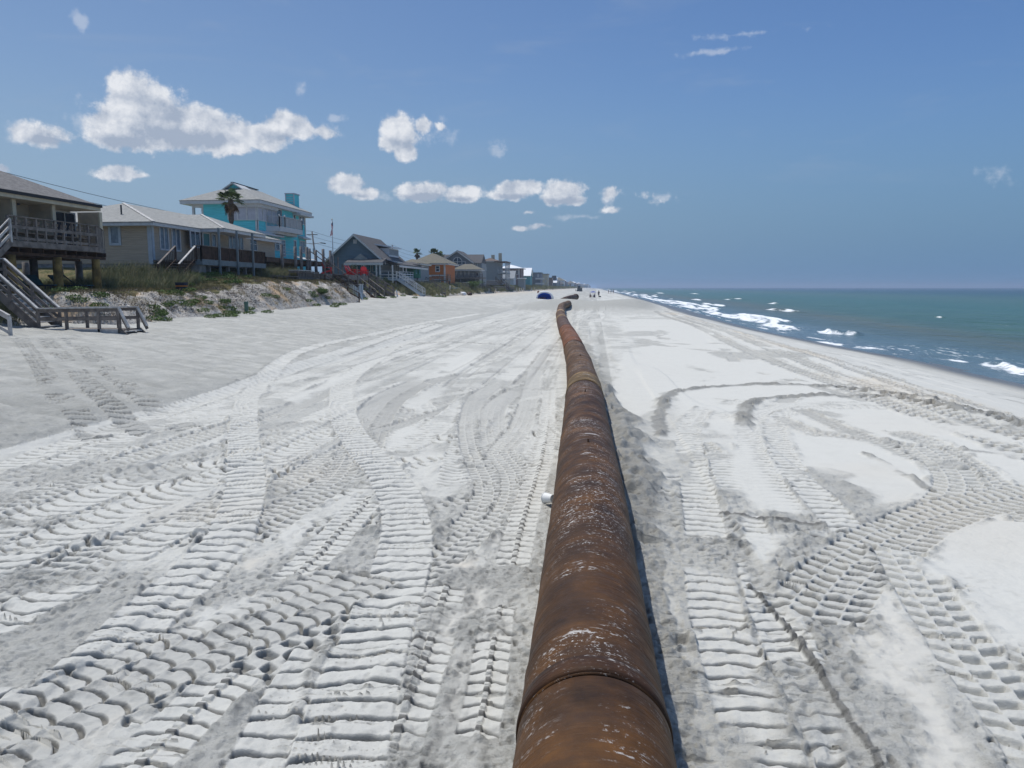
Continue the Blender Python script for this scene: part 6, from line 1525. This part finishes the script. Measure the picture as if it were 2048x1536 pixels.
    mb.build('board', W['bluetrim'], g); MB().box((XB - .12, ya, 1.6), (XB - .001, yb, zc - .031)).build('backing', W['woodd'], g); MB().box((XB - .15, ya - .1, zc - .03), (XB + .18, yb + .1, zc + .03)).build('cap', wl, g)
    # stairs down to the sand
    def beach_stairs(label, top_px, bot_px, Xt, Xb, w, m, tm, rails, n=None, rm=None, toprail=True):
        a = PX(*top_px, Xt); b = PX(*bot_px, Xb); g = thing('beach_stairs', label, 'stairs', ((a + b) / 2)); d = b - a; h = np.array((d[0], d[1], 0)); h /= np.linalg.norm(h); s = np.array((-h[1], h[0], 0))
        flight(g, a, b, s, w, n=n, m=m, tm=tm)
        for k in rails:
            mb = MB(); o = s * w * k
            mb.bar(a + o + (0, 0, .9), b + o + (0, 0, .9), .10, .06); mb.bar(a + o + (0, 0, .45), b + o + (0, 0, .45), .05, .10)
            for q in np.linspace(0, 1, 4): p = a + d * q + o; mb.box((p[0] - .05, p[1] - .05, p[2] - .6), (p[0] + .05, p[1] + .05, p[2] + .88))
            mb.build('railing', rm or m, g)
        return g
    beach_stairs('dark wooden beach stairs with pale worn treads descending past the dune end', (636, 569), (706, 606), -25.4, -22.0, 1.4, W['woodd'], wl, (1,), 9, W['woodd'])
    beach_stairs('second dark stairs right of the bulkhead, sunk in dune grass', (722, 574), (752, 597), -25.4, -23.4, 1.2, W['woodd'], wd, (0, 1), 8, wd)
    beach_stairs('long thin yellowish handrailed steps climbing the grassy dune beside the white porch', (737, 560), (786, 590), -26.4, -23.6, 1.1, wd, wd, (0, 1), 9, wd)
    beach_stairs('brown wooden stairs below the orange house with a pale stringer', (852, 566), (884, 587), -26.2, -23.6, 1.5, wd, wl, (0, 1), 8, wd)
    beach_stairs('steep dark stairs before the house with stacked balconies', (1002, 560), (1018, 577), -26.5, -25.2, 1.6, W['woodd'], W['woodd'], (0, 1), 8, W['woodd'])
    beach_stairs('grey stairs slanting down in front of the arched window house', (968, 571), (988, 585), -26.2, -24.4, 1.6, wd, wd, (0, 1), 8, wd)
    def walkway(label, px0, px1, py, Xf, h=1.0, depth=1.6, m=None):
        a, b = PX(px0, py, Xf), PX(px1, py, Xf); z = a[2]; g = thing('boardwalk', label, 'boardwalk', ((a + b) / 2))
        MB().box((Xf - depth, a[1], z - .22), (Xf, b[1], z)).build('walking_boards', m or wd, g); rail(g, [(Xf - .05, a[1], z), (Xf - .05, b[1], z)], h, 2.0, m or wd, 2, cap=wl)
        pilings(g, [(Xf - .2, y, gz(Xf, y) - .3, z - .23) for y in np.linspace(a[1] + .3, b[1] - .3, 4)], .12, W['pileg'], 'piling', 8)
    walkway('brown boardwalk with pale cap rail between the white stairs and the orange house', 820, 855, 574, -25.8)
    walkway('level brown boardwalk crossing before the arched window house', 925, 966, 575, -26.0)
    walkway('low boardwalk running behind the pale stakes', 988, 1030, 579, -25.9, .8)
    walkway('dark boardwalk deck before the house with stacked balconies', 966, 1000, 568, -27.0, 1.0, 2.5)
    g = thing('timber_bulkhead', 'long low grey retaining wall with a blue capped top right of the brown stairs', 'retaining wall', (-25.5, 160, 2)); XB = -25.6; a, b = PX(886, 577, XB), PX(928, 579, XB)
    MB().box((XB, a[1], 1.2), (XB + .15, b[1], a[2])).build('wall', W['wood'], g); MB().box((XB - .05, a[1], a[2]), (XB + .2, b[1], a[2] + .12)).build('cap', W['bluetrim'], g)
    g = thing('picnic_table', 'pale yellow wooden table on the dune before the orange house', 'table', (-24.8, 118, 2)); a, b = PX(841, 581, -24.8), PX(854, 581, -24.8)
    MB().box((-25.5, a[1], a[2]), (-24.7, b[1], a[2] + .07)).build('tabletop', W['tan'], g); MB().box((-24.55, a[1], a[2] - .35), (-24.25, b[1], a[2] - .29)).build('bench', W['tan'], g)
    for y in (a[1] + .4, b[1] - .4): MB().bar((-25.5, y, a[2] - .8), (-24.9, y, a[2]), .09).bar((-24.3, y, a[2] - .8), (-24.9, y, a[2]), .09).build('leg', W['tan'], g)
boardwalks()

def red_chairs():
    def adirondack():
        g = thing('adirondack_chair', 'x', 'chair', (0, 0, 0), 'red adirondack chairs on the platform'); m = W['red']
        s = MB()
        for k in range(5): s.bar((.30 - .13 * k, -.27, .36 - .035 * k), (.30 - .13 * k, .27, .36 - .035 * k), .12, .025)
        s.build('seat', m, g); b = MB()
        for k in range(7):
            y = (k - 3) * .085; h = .95 - .035 * abs(k - 3) ** 1.4; b.prism([(-.22, y - .036, .20), (-.22, y + .036, .20), (-.22 - .36 * h / .95, y + .045, .2 + h * .82), (-.22 - .36 * h / .95, y - .045, .2 + h * .82)], (-.022, 0, 0))
        b.bar((-.35, -.3, .48), (-.35, .3, .48), .03, .07); b.build('backrest', m, g)
        for sy in (-1, 1):
            MB().box((-.42, sy * .33 - .07, .56), (.34, sy * .33 + .07, .585)).build('armrest', m, g)
            MB().box((.24, sy * .31 - .015, 0), (.34, sy * .31 + .015, .558)).build('leg', m, g); MB().bar((.28, sy * .285, .34), (-.62, sy * .285, .05), .025, .12).build('leg', m, g)
        return g
    src = adirondack(); XF = -25.6; zt = PX(690, 549, XF)[2]; first = True
    for px_, dx, rz, lab in ((657, -.7, .5, 'red slatted chair behind the left handrail, leftmost of the red chairs'), (701, -1.1, -.2, 'red chair just right of the platform steps, second from left'),
                             (708, -.7, .1, 'red chair at the middle of the platform, third from left'), (715, -1.3, .3, 'red chair with the raised back near the thin post, fourth from left'), (729, -.6, -1.1, 'rightmost red chair, turned sideways with its back leaning right')):
        p = PX(px_, 540, XF + dx); o = src if first else copy_tree(src); first = False
        o.location = (XF + dx, p[1], zt + .003); o.rotation_euler = (0, 0, rz); o['label'] = lab; o.scale = (1.12, 1.12, 1.12)
red_chairs()

def loungers():
    def make():
        g = thing('sun_lounger', 'x', 'sun lounger', (0, 0, 0), 'teal loungers in the shade under the leftmost house'); m = W['tealf']
        f = MB()
        for s in (-.3, .3): f.bar((-.2, s, .32), (1.3, s, .32), .04); f.bar((-.2, s, .32), (-.75, s, .85), .04)
        f.build('frame', W['metal'], g); MB().bar((-.2, 0, .34), (1.3, 0, .34), .54, .04).build('seat', m, g); MB().bar((-.2, 0, .34), (-.75, 0, .87), .54, .04).build('backrest', m, g)
        for x in (-.1, 1.15):
            for s in (-.3, .3): MB().box((x - .02, s - .02, 0), (x + .02, s + .02, .30)).build('leg', W['metal'], g)
        return g
    src = make(); first = True
    for px_, py_, X_, rz, lab in ((132, 571, -27.6, .1, 'teal lounger with a raised back between the middle and right yellow pillars'), (57, 571, -27.8, .25, 'darker lounger behind the grey stair handrail, leftmost under the house'), (160, 572, -28.4, .6, 'teal lounger beside the rear grey pillar, its seat lower and farther back'), (82, 572, -27.9, -.3, 'teal lounger seen just left of the middle yellow pillar')):
        p = PX(px_, py_, X_); o = src if first else copy_tree(src); first = False; o.location = (X_, p[1], gz(X_, p[1])); o.rotation_euler = (0, 0, rz); o['label'] = lab
loungers()

def small_things():
    # flagpole
    XF = -26.3; p = PX(664, 440, XF); g = thing('flagpole', 'tall thin flagpole standing by the red chair platform', 'flagpole', (XF, p[1], 3)); y = p[1]; zt = p[2]
    MB().tube([(XF, y, gz(XF, y) - .2), (XF, y, zt)], [.055, .03], 10).build('pole', W['galv'], g, smooth=True); MB().lathe([(0, .16), (.06, .1), (.07, .05), (.04, 0)], 10, (XF, y, zt)).build('finial', W['tan'], g)
    def cloth(pts_fn, nu, nv, name, m, parent):
        mb = MB(); mb.v = [tuple(pts_fn(i / nu, j / nv)) for j in range(nv + 1) for i in range(nu + 1)]
        for j in range(nv):
            for i in range(nu): a = j * (nu + 1) + i; mb.f.append((a, a + 1, a + nu + 2, a + nu + 1))
        o = mb.build(name, m, parent, smooth=True); md = o.modifiers.new('thickness', 'SOLIDIFY'); md.thickness = .012; return o
    fl = thing('flag', 'limp red white and blue striped flag hanging from the flagpole top', 'flag', (XF, y, zt - 1.2))
    def drape(u, v):                                                  # hangs in folds; u away from the pole, v down
        L = 1.05 * u; return (XF + .05 + .10 * math.sin(u * 9 + v * 2) * (.3 + u), y - .06 - .34 * u + .08 * math.sin(u * 14 + v * 3), zt - .12 - v * .75 - L * (.55 + .18 * v))
    fm = bpy.data.materials.new('flag_cloth'); fm.use_nodes = True; t = NT(fm.node_tree); b = t.n['Principled BSDF']; uv = t.new('ShaderNodeAttribute', attribute_name='fuv'); sp = t.new('ShaderNodeSeparateXYZ'); t.put(sp.inputs[0], uv.outputs['Vector'])
    st = t.math('GREATER_THAN', t.math('FRACT', t.math('MULTIPLY', sp.outputs[1], 6.5)), .5); col = t.mix(st, (.45, .02, .03), (.70, .70, .70))
    can = t.math('MULTIPLY', t.math('LESS_THAN', sp.outputs[0], .4), t.math('LESS_THAN', sp.outputs[1], .54))
    sx = t.math('ABSOLUTE', t.math('SUBTRACT', t.math('FRACT', t.math('MULTIPLY', sp.outputs[0], 15)), .5)); sy = t.math('ABSOLUTE', t.math('SUBTRACT', t.math('FRACT', t.math('MULTIPLY', sp.outputs[1], 9)), .5))
    star = t.math('MULTIPLY', t.math('LESS_THAN', sx, .18), t.math('LESS_THAN', sy, .18))
    col = t.mix(can, col, t.mix(star, (.01, .015, .08), (.7, .7, .7))); t.put(b.inputs['Base Color'], col); b.inputs['Roughness'].default_value = .8
    c = cloth(drape, 24, 16, 'cloth', fm, fl); a = c.data.attributes.new('fuv', 'FLOAT_VECTOR', 'POINT')
    for j in range(17):
        for i in range(25): a.data[j * 25 + i].vector = (i / 24, j / 16, 0)
    # utility poles and their wires
    XP = -45.5
    tops = []
    for k, (px_, pyt, Y_, lean) in enumerate(((None, None, 46.0, 0), (624, 463, 119, -.6), (None, None, 172, 0), (None, None, 232, 0), (818, 507, 300, 0))):
        if px_ is not None and k == 1: q = PX(px_, pyt, XP); Y_ = q[1]; zt2 = q[2]
        else: zt2 = 12.0
        labs = {0: 'utility pole behind the leftmost house', 1: 'leaning utility pole with two street lamp arms right of the turquoise house', 2: 'utility pole behind the slate gabled house', 3: 'utility pole behind the orange house', 4: 'farthest utility pole, behind the palm tops'}
        g = thing('utility_pole', labs[k], 'utility pole', (XP, Y_, 3), 'utility poles along the road'); xb = XP - lean * .0
        MB().tube([(XP + (.9 if k == 1 else 0), Y_, 2.5), (XP, Y_, zt2)], [.17, .11], 10).build('pole', W['pileg'], g, smooth=True)
        if k == 1:
            for s in (-1, 1):
                mb = MB(); mb.tube([(XP, Y_, zt2 - 2.0), (XP + s * 1.4, Y_ + .2, zt2 - 1.75)], .05, 8); mb.build('lamp_arm', W['galv'], g); MB().bar((XP + s * 1.3, Y_ + .2, zt2 - 1.8), (XP + s * 2.1, Y_ + .3, zt2 - 1.9), .3, .14).build('lamp_head', W['metal'], g)
            MB().tube([(XP + .25, Y_, zt2 - 3.6), (XP + .25, Y_, zt2 - 2.7)], .22, 12).build('transformer', W['galv'], g)
        MB().bar((XP - .9, Y_, zt2 - .5), (XP + .9, Y_, zt2 - .5), .10, .12).build('crossarm', W['pileg'], g); tops.append((Y_, zt2))
    for w_, (dx, dz) in enumerate(((0, .05), (-.7, -.55), (.7, -1.9))):
        g = thing('power_line', ('topmost overhead wire strung between the utility poles', 'middle overhead wire strung between the utility poles', 'lowest overhead wire strung between the utility poles')[w_], 'wire', (XP, 100, 11), 'wires between the utility poles'); mb = MB()
        for (ya, za), (yb, zb) in zip(tops[:-1], tops[1:]):
            pts = [(XP + dx, ya + (yb - ya) * q, (za + dz) * (1 - q) + (zb + dz) * q - 1.1 * 4 * q * (1 - q) * ((yb - ya) / 70)) for q in np.linspace(0, 1, 16)]; mb.tube(pts, .022, 5)
        mb.build('cable', W['metal'], g)
    # leaning white signs
    for i, (px_, y0_, y1_, X_) in enumerate(((725, 591, 602, -22.9), (795.5, 584.5, 594, -23.2))):
        a = PX(px_, y1_, X_); g = thing('leaning_sign', ('blank white sign board leaning in the sand below the dark stairs', 'blank white sign board leaning in dune grass below the white porch stairs')[i], 'sign', a, 'white signs along the dune toe'); b = PX(px_ - 2, y0_, X_)
        z0 = gz(a[0], a[1]) - .1; MB().prism([(a[0], a[1] - .22, z0 + .15), (a[0], a[1] + .22, z0 + .15), (a[0] - .12, a[1] + .10, z0 + .95), (a[0] - .12, a[1] - .34, z0 + .95)], (-.02, 0, 0)).build('board', W['bluetrim'], g)
        MB().bar((a[0] - .03, a[1], z0 - .2), (a[0] - .14, a[1] - .12, z0 + .9), .05).build('stake', W['wood'], g)
    # green marker post, bucket, hose
    a = gpx(493, 625); g = thing('marker_post', 'short round green post standing in the sand at the dune foot', 'post', a); MB().lathe([(0, .66), (.13, .66), (.14, .62), (.14, .50), (.125, .49), (.125, -.2)], 18, a).build('post', mat('green_plastic', (.10, .17, .13), .6, var=.2), g, smooth=False)
    X_ = -25.2; p = PX(363, 571, X_); z = gz(X_, p[1]); g = thing('bucket', 'dark blue round tub with an orange band on the dune below the beige house steps', 'bucket', (X_, p[1], z))
    c = (X_, p[1], z); MB().lathe([(0, .0), (.30, .0), (.36, .52), (.385, .52), (.385, .56), (.33, .56), (.28, .06), (0, .05)], 24, c).build('tub', mat('navy_plastic', (.012, .018, .05), .5), g, smooth=False); MB().lathe([(.335, .30), (.352, .30), (.362, .38), (.345, .38)], 24, c).build('band', mat('orange_print', (.45, .16, .03), .6), g)
    hz = [gpx(px_, py_) + (0, 0, .06) for px_, py_ in ((292, 568), (300, 563), (318, 560), (340, 560), (355, 561), (372, 560))]; o = MB().tube(hz, .035, 8).build('garden_hose', mat('orange_hose', (.40, .24, .08), .6), smooth=True); tag(o, 'orange hose lying on the dune grass left of the dark blue tub', 'hose')
    # white foam cup by the pipe
    c0 = PZ(1101, 999, .06); cx, cy = c0[0] - .02, c0[1]; g = thing('foam_cup', 'white foam cup lying on its side against the left of the rusty pipe', 'cup', (cx, cy, .05)); d = np.array((.75, -.55, .12)); d /= np.linalg.norm(d)
    u = np.cross(d, (0, 0, 1)); u /= np.linalg.norm(u); v = np.cross(u, d); mb = MB(); n = 28; prof = [(0, .0), (.045, .0), (.066, .115), (.072, .118), (.072, .124), (.062, .122), (.042, .008), (0, .008)]
    base = np.array((cx, cy, .075)) + d * .06
    for k in range(n):
        a = 2 * math.pi * k / n
        for r, h in prof: mb.v.append(tuple(base - d * h + (u * math.cos(a) + v * math.sin(a)) * r))
    L_ = len(prof)
    for k in range(n):
        for i in range(L_ - 1): a_ = k * L_ + i; b_ = ((k + 1) % n) * L_ + i; mb.f.append((a_, b_, b_ + 1, a_ + 1))
    mb.build('cup', mat('white_foam', (.78, .78, .75), .6), g, smooth=False)
    # white bag of rubbish at the dune foot
    a = gpx(927, 591); g = thing('rubbish_bag', 'crumpled white bag on the sand beside a rusty brown bundle', 'bag', a); m = mat('white_plastic_bag', (.72, .73, .75), .4, bump=.03, bscale=4)
    def lump(c, r, m_, nm, par, seed):
        bm = bmesh.new(); bmesh.ops.create_icosphere(bm, subdivisions=3, radius=1)
        for v_ in bm.verts: k = 1 + .22 * float(vnoise(np.array([v_.co.x * 2 + seed]), np.array([v_.co.y * 2 + v_.co.z * 3]), 1.0, seed)[0]); v_.co = Vector((v_.co.x * r[0] * k, v_.co.y * r[1] * k, v_.co.z * r[2] * k))
        me = bpy.data.meshes.new(nm); bm.to_mesh(me); bm.free(); me.materials.append(m_); o = bpy.data.objects.new(nm, me); COL.objects.link(o); o.parent = par; o.location = tuple(np.array(c) - np.array(par.location)); me.polygons.foreach_set('use_smooth', [True] * len(me.polygons)); return o
    lump(a + (0, 0, .25), (.45, .6, .35), m, 'bag', g, 3)
    g = thing('debris_bundle', 'rusty brown bundle of debris right of the white bag', 'debris', a + (.8, 1.2, 0)); lump(a + (.9, 1.3, .25), (.5, .7, .35), W['woodd'], 'bundle', g, 5)
    # pale stakes along the dune foot
    src = None
    for i, (px_, py_) in enumerate(((978, 589), (991, 587), (1034, 585), (1039, 584.5), (1043, 584), (1047.5, 583.5), (1063, 582), (1069.5, 581.5), (899, 591))):
        a = PX(px_, py_, -24.6); x_, y_ = a[0], a[1]; z_ = gz(x_, y_)
        if src is None: src = thing('wooden_stake', 'x', 'stake', (x_, y_, z_), 'pale stakes along the dune foot'); MB().box((x_ - .05, y_ - .09, z_ - .2), (x_ + .05, y_ + .09, z_ + 1.0)).build('stake', W['woodl'], src); o = src
        else: o = copy_tree(src)
        o.location = (x_, y_, z_); o.rotation_euler = (.0, .18 * math.sin(i * 2.2), .3 * i); o.scale = (1 + y_ / 300,) * 2 + (1 + y_ / 900,)
        o['label'] = ['tall pale stake, leftmost of the pair beyond the dune shrub', 'pale leaning stake, right one of the pair beyond the dune shrub', 'pale stake, first in the tight row of four', 'pale stake, second in the tight row of four', 'pale stake, third in the tight row of four', 'pale stake, last in the tight row of four', 'far pale stake right of the tight row, left of two', 'far pale stake right of the tight row, right of two', 'short pale stake leaning at the foot of the brown stairs below the orange house'][i]
small_things()

def tent_and_people():
    # blue beach shelter
    a = gpx(1089, 598.5); X0, Y0, z0 = a; w = 29.0 / F * Y0; h = 13 / F * Y0
    g = thing('beach_tent', 'royal blue half dome beach tent with a white rim, left of the pipe', 'tent', a)
    blue = mat('blue_tent_fabric', (.02, .13, .72), .6, var=.05); whi = mat('white_tent_fabric', (.75, .76, .78), .7)
    def arc(t, s): return (X0 + w / 2 * math.cos(t) * (1 - .35 * s), Y0 + s * 1.5, z0 + h * max(0, math.sin(t)) ** .65 * (1 - .55 * s))
    mb = MB(); n = 20; ts = np.linspace(0, math.pi, n + 1); ss = np.linspace(0, 1, 6)
    mb.v = [arc(t, s) for s in ss for t in ts]
    for j in range(5):
        for i in range(n): q = j * (n + 1) + i; mb.f.append((q, q + 1, q + n + 2, q + n + 1))
    mb.f.append(tuple(5 * (n + 1) + i for i in range(n + 1)))
    o = mb.build('canopy', blue, g, smooth=True); md = o.modifiers.new('thickness', 'SOLIDIFY'); md.thickness = .03
    rim = MB(); rim.tube([np.array(arc(t, -.12)) + (0, 0, .05) for t in ts], .17, 8); rim.build('rim', whi, g, smooth=True)
    MB().prism([(X0 + w / 2 + .02, Y0 - .1, z0), (X0 + w / 2 + .45, Y0 - .3, z0 + .1), (X0 + w / 2 + .25, Y0 - .1, z0 + .8)], (0, .05, 0)).build('side_flap', whi, g)
    MB().box((X0 - w / 2 + .3, Y0 - .3, z0 + .0), (X0 + w / 2 - .3, Y0 + .9, z0 + .05)).build('ground_sheet', blue, g)
    p2 = (X0 - .1, Y0 + .2, z0); person('person lying in the shade of the blue beach tent', (X0 - .5, Y0 + .1, z0 + .06), 'lie', 0.3, (.20, .06, .05), (.05, .05, .06))
    a = gpx(1076.5, 595); g = thing('marker_barrel', 'rusty orange upright marker left of the blue beach tent', 'marker', a)
    MB().lathe([(0, 1.35), (.16, 1.33), (.2, 1.2), (.2, .1), (.24, .0), (.24, -.2)], 14, a).build('barrel', mat('burnt_orange', (.22, .05, .015), .7, var=.3), g)
    # group on the lower beach
    a = gpx(1187, 594.5); gx = a[0]; Y0 = a[1]; z0 = a[2]
    u = thing('beach_umbrella', 'small blue parasol tilted over the seated beachgoers near the water', 'umbrella', (gx, Y0, z0))
    MB().tube([(gx, Y0, z0 - .1), (gx - .15, Y0, z0 + 1.5)], .025, 8).build('pole', W['galv'], u)
    cn = MB(); cn.lathe([(0, .28), (.45, .2), (.85, .0), (.83, -.02), (.44, .17), (0, .24)], 16, (gx - .15, Y0, z0 + 1.32)); cn.build('canopy', mat('blue_parasol', (.03, .06, .35), .7), u)
    def at(px_, py_): q = PY(px_, py_, Y0); return (q[0], Y0 + .2, gz(q[0], Y0 + .2))
    person('person standing in dark clothes, rightmost by the blue parasol', at(1197.5, 594.5), 'stand', 2.8, (.02, .02, .03), (.03, .03, .05))
    person('person seated low under the blue parasol', at(1189, 594.5), 'sit', 2.2, (.05, .06, .25), (.04, .04, .08))
    person('person seated left of the blue parasol in dark clothes', at(1180.5, 593.5), 'sit', 3.6, (.04, .05, .09), (.05, .05, .06))
    b = thing('cooler_box', 'small dark box on the sand right of the standing person', 'cooler', at(1199.8, 594.8)); l = b.location; MB().box((l[0] - .3, l[1] - .2, l[2]), (l[0] + .3, l[1] + .2, l[2] + .3)).build('body', W['metal'], b); MB().box((l[0] - .32, l[1] - .22, l[2] + .3), (l[0] + .32, l[1] + .22, l[2] + .36)).build('lid', W['pale'], b)
    t_ = thing('beach_towel', 'white towel spread right of the seated beachgoers', 'towel', at(1204, 595)); l = t_.location; MB().box((l[0] - .9, l[1] - .5, l[2] + .01), (l[0] + 1.1, l[1] + .6, l[2] + .04)).build('cloth', W['trim'], t_)
    for px_, lab, cl in ((1217.5, 'person wading at the water edge, left of three', (.06, .05, .05)), (1222, 'person wading at the water edge, middle of three', (.03, .04, .10)), (1226.5, 'person wading at the water edge, right of three', (.10, .03, .03))):
        yy = 330.0; q = PY(px_, 586, yy); person(lab, (q[0], yy, max(SEA_Z - .15, gz(q[0], yy))), 'stand', 1.2, cl, (.03, .03, .06), group='waders at the water edge')
    # far machine
    a = gpx(1159, 579.5, 60); a = np.array((PY(1159, 577, 430.0)[0], 430.0, 0)); a[2] = gz(a[0], a[1]); g = thing('bulldozer', 'small dark bulldozer far up the beach where the shore fades', 'bulldozer', a); k = 1.0; X_, Y_, z_ = a
    dm = mat('machine_dark', (.09, .085, .07), .7, var=.3); MB().box((X_ - 1.3, Y_ - 1.2, z_ + .9), (X_ + 1.5, Y_ + 1.2, z_ + 1.9)).build('body', dm, g, bevel=.1)
    c_ = MB().box((X_ - .9, Y_ - .8, z_ + 1.9), (X_ + .5, Y_ + .8, z_ + 3.1)).build('cab', W['metal'], g, bevel=.08); MB().box((X_ - .7, Y_ - .82, z_ + 2.2), (X_ + .3, Y_ - .801, z_ + 2.9)).build('cab_window', W['glass'], c_)
    for s in (-1, 1):
        mb = MB(); n = 16; pts = [(X_ - 1.2 + .45 * math.cos(t), z_ + .45 + .45 * math.sin(t)) for t in np.linspace(math.pi / 2, 1.5 * math.pi, 8)] + [(X_ + 1.2 + .45 * math.cos(t), z_ + .45 + .45 * math.sin(t)) for t in np.linspace(-math.pi / 2, math.pi / 2, 8)]
        mb.prism([(x, Y_ + s * 1.25 - .25, z) for x, z in pts], (0, .5, 0)); mb.build('track', W['metal'], g)
    MB().prism([(X_ - 2.0, Y_ - 1.6, z_ + .1), (X_ - 2.3, Y_ - 1.6, z_ + .6), (X_ - 2.0, Y_ - 1.6, z_ + 1.3), (X_ - 1.85, Y_ - 1.6, z_ + 1.3), (X_ - 2.1, Y_ - 1.6, z_ + .6), (X_ - 1.85, Y_ - 1.6, z_ + .1)], (0, 3.2, 0)).build('blade', dm, g)

def person(label, loc, pose, rz, shirt, trousers, group=None):
    """one continuous skinned body, posed; hair and clothing are its children"""
    J = dict(pelvis=(0, 0, .95), waist=(0, 0, 1.10), chest=(0, 0, 1.32), neck=(0, .0, 1.48), head=(0, .02, 1.62), top=(0, .01, 1.74),
             sL=(.17, 0, 1.42), eL=(.24, .03, 1.14), wL=(.25, .10, .90), hL=(.25, .13, .80), sR=(-.17, 0, 1.42), eR=(-.25, .0, 1.15), wR=(-.22, .14, .96), hR=(-.20, .20, .90),
             kL=(.11, .03, .50), aL=(.12, -.02, .09), tL=(.14, .14, .04), kR=(-.10, .05, .50), aR=(-.13, .0, .09), tR=(-.15, .16, .04), pL=(.10, 0, .90), pR=(-.10, 0, .90))
    if pose == 'sit':
        dz = -.80
        for k in list(J):
            if k[0] in 'ka' and k[-1] in 'LR' and k[0] != 'p' or k in ('tL', 'tR'): continue
            x, y, z = J[k]; J[k] = (x, y - .1 * (z - .95), z + dz)
        for s, q in (('L', 1), ('R', -1)): J['k' + s] = (.16 * q, .38, .42); J['a' + s] = (.14 * q, .55, .08); J['t' + s] = (.15 * q, .70, .06); J['w' + s] = (.18 * q, .33, .45); J['h' + s] = (.16 * q, .40, .46); J['e' + s] = (.27 * q, .12, .38)
    if pose == 'lie':
        for k in list(J): x, y, z = J[k]; J[k] = (z - .9, y * .5 + x, .14 + .05 * (k in ('chest', 'pelvis')) + abs(y) * .3)
    rad = dict(pelvis=.135, waist=.12, chest=.145, neck=.055, head=.098, top=.07, sL=.065, eL=.045, wL=.032, hL=.04, kL=.062, aL=.042, tL=.035, pL=.09)
    names = list(J); E = [('pelvis', 'waist'), ('waist', 'chest'), ('chest', 'neck'), ('neck', 'head'), ('head', 'top'), ('chest', 'sL'), ('sL', 'eL'), ('eL', 'wL'), ('wL', 'hL'), ('chest', 'sR'), ('sR', 'eR'), ('eR', 'wR'), ('wR', 'hR'),
                          ('pelvis', 'pL'), ('pL', 'kL'), ('kL', 'aL'), ('aL', 'tL'), ('pelvis', 'pR'), ('pR', 'kR'), ('kR', 'aR'), ('aR', 'tR')]
    def skin(nm, keep, grow, m, parent):
        ks = [k for k in names if k in keep]; me = bpy.data.meshes.new(nm); me.from_pydata([J[k] for k in ks], [(ks.index(a), ks.index(b)) for a, b in E if a in ks and b in ks], []); o = bpy.data.objects.new(nm, me); COL.objects.link(o)
        md = o.modifiers.new('skin', 'SKIN'); 
        for i, k in enumerate(ks):
            kk = k[:-1] + 'L' if k[-1] == 'R' and k[:-1] + 'L' in rad else k; r = rad[kk] + grow; me.skin_vertices[0].data[i].radius = (r * (1.15 if k in ('chest', 'pelvis', 'waist') else 1), r)
        me.skin_vertices[0].data[0].use_root = True
        sb = o.modifiers.new('sub', 'SUBSURF'); sb.levels = 1; sb.render_levels = 1; me.materials.append(m)
        if parent: o.parent = parent
        return o
    sk = mat('skin', (.36, .20, .13), .6); body = skin('person', names, 0, sk, None); body.location = tuple(loc); body.rotation_euler = (0, 0, rz); tag(body, label, 'person', group)
    skin('shirt', ('pelvis', 'waist', 'chest', 'sL', 'sR', 'eL', 'eR'), .014, mat('shirt', shirt, .85), body); skin('trousers', ('pelvis', 'pL', 'pR', 'kL', 'kR'), .018, mat('trousers', trousers, .85), body)
    h = bpy.data.meshes.new('hair'); bm = bmesh.new(); bmesh.ops.create_icosphere(bm, subdivisions=2, radius=.112); bm.to_mesh(h); bm.free(); o = bpy.data.objects.new('hair', h); COL.objects.link(o); o.parent = body; c = (np.array(J['head']) + np.array(J['top'])) / 2; o.location = (c[0], c[1] - .02, c[2] + .02); h.materials.append(mat('hair', (.03, .02, .015), .8))
    return body
tent_and_people()

# ------------------------------------------------------------------ sea haze
def haze():
    m = bpy.data.materials.new('haze'); m.use_nodes = True; t = NT(m.node_tree); t.n.clear()
    v = t.new('ShaderNodeVolumePrincipled'); v.inputs['Color'].default_value = (.62, .76, .95, 1); v.inputs['Density'].default_value = .00033; v.inputs['Anisotropy'].default_value = .3
    o = t.new('ShaderNodeOutputMaterial'); t.l.new(v.outputs[0], o.inputs['Volume'])
    b = MB().box((-400, -120, -9), (9400, 14600, 24)).build('haze', m); tag(b, kind='stuff')
haze()
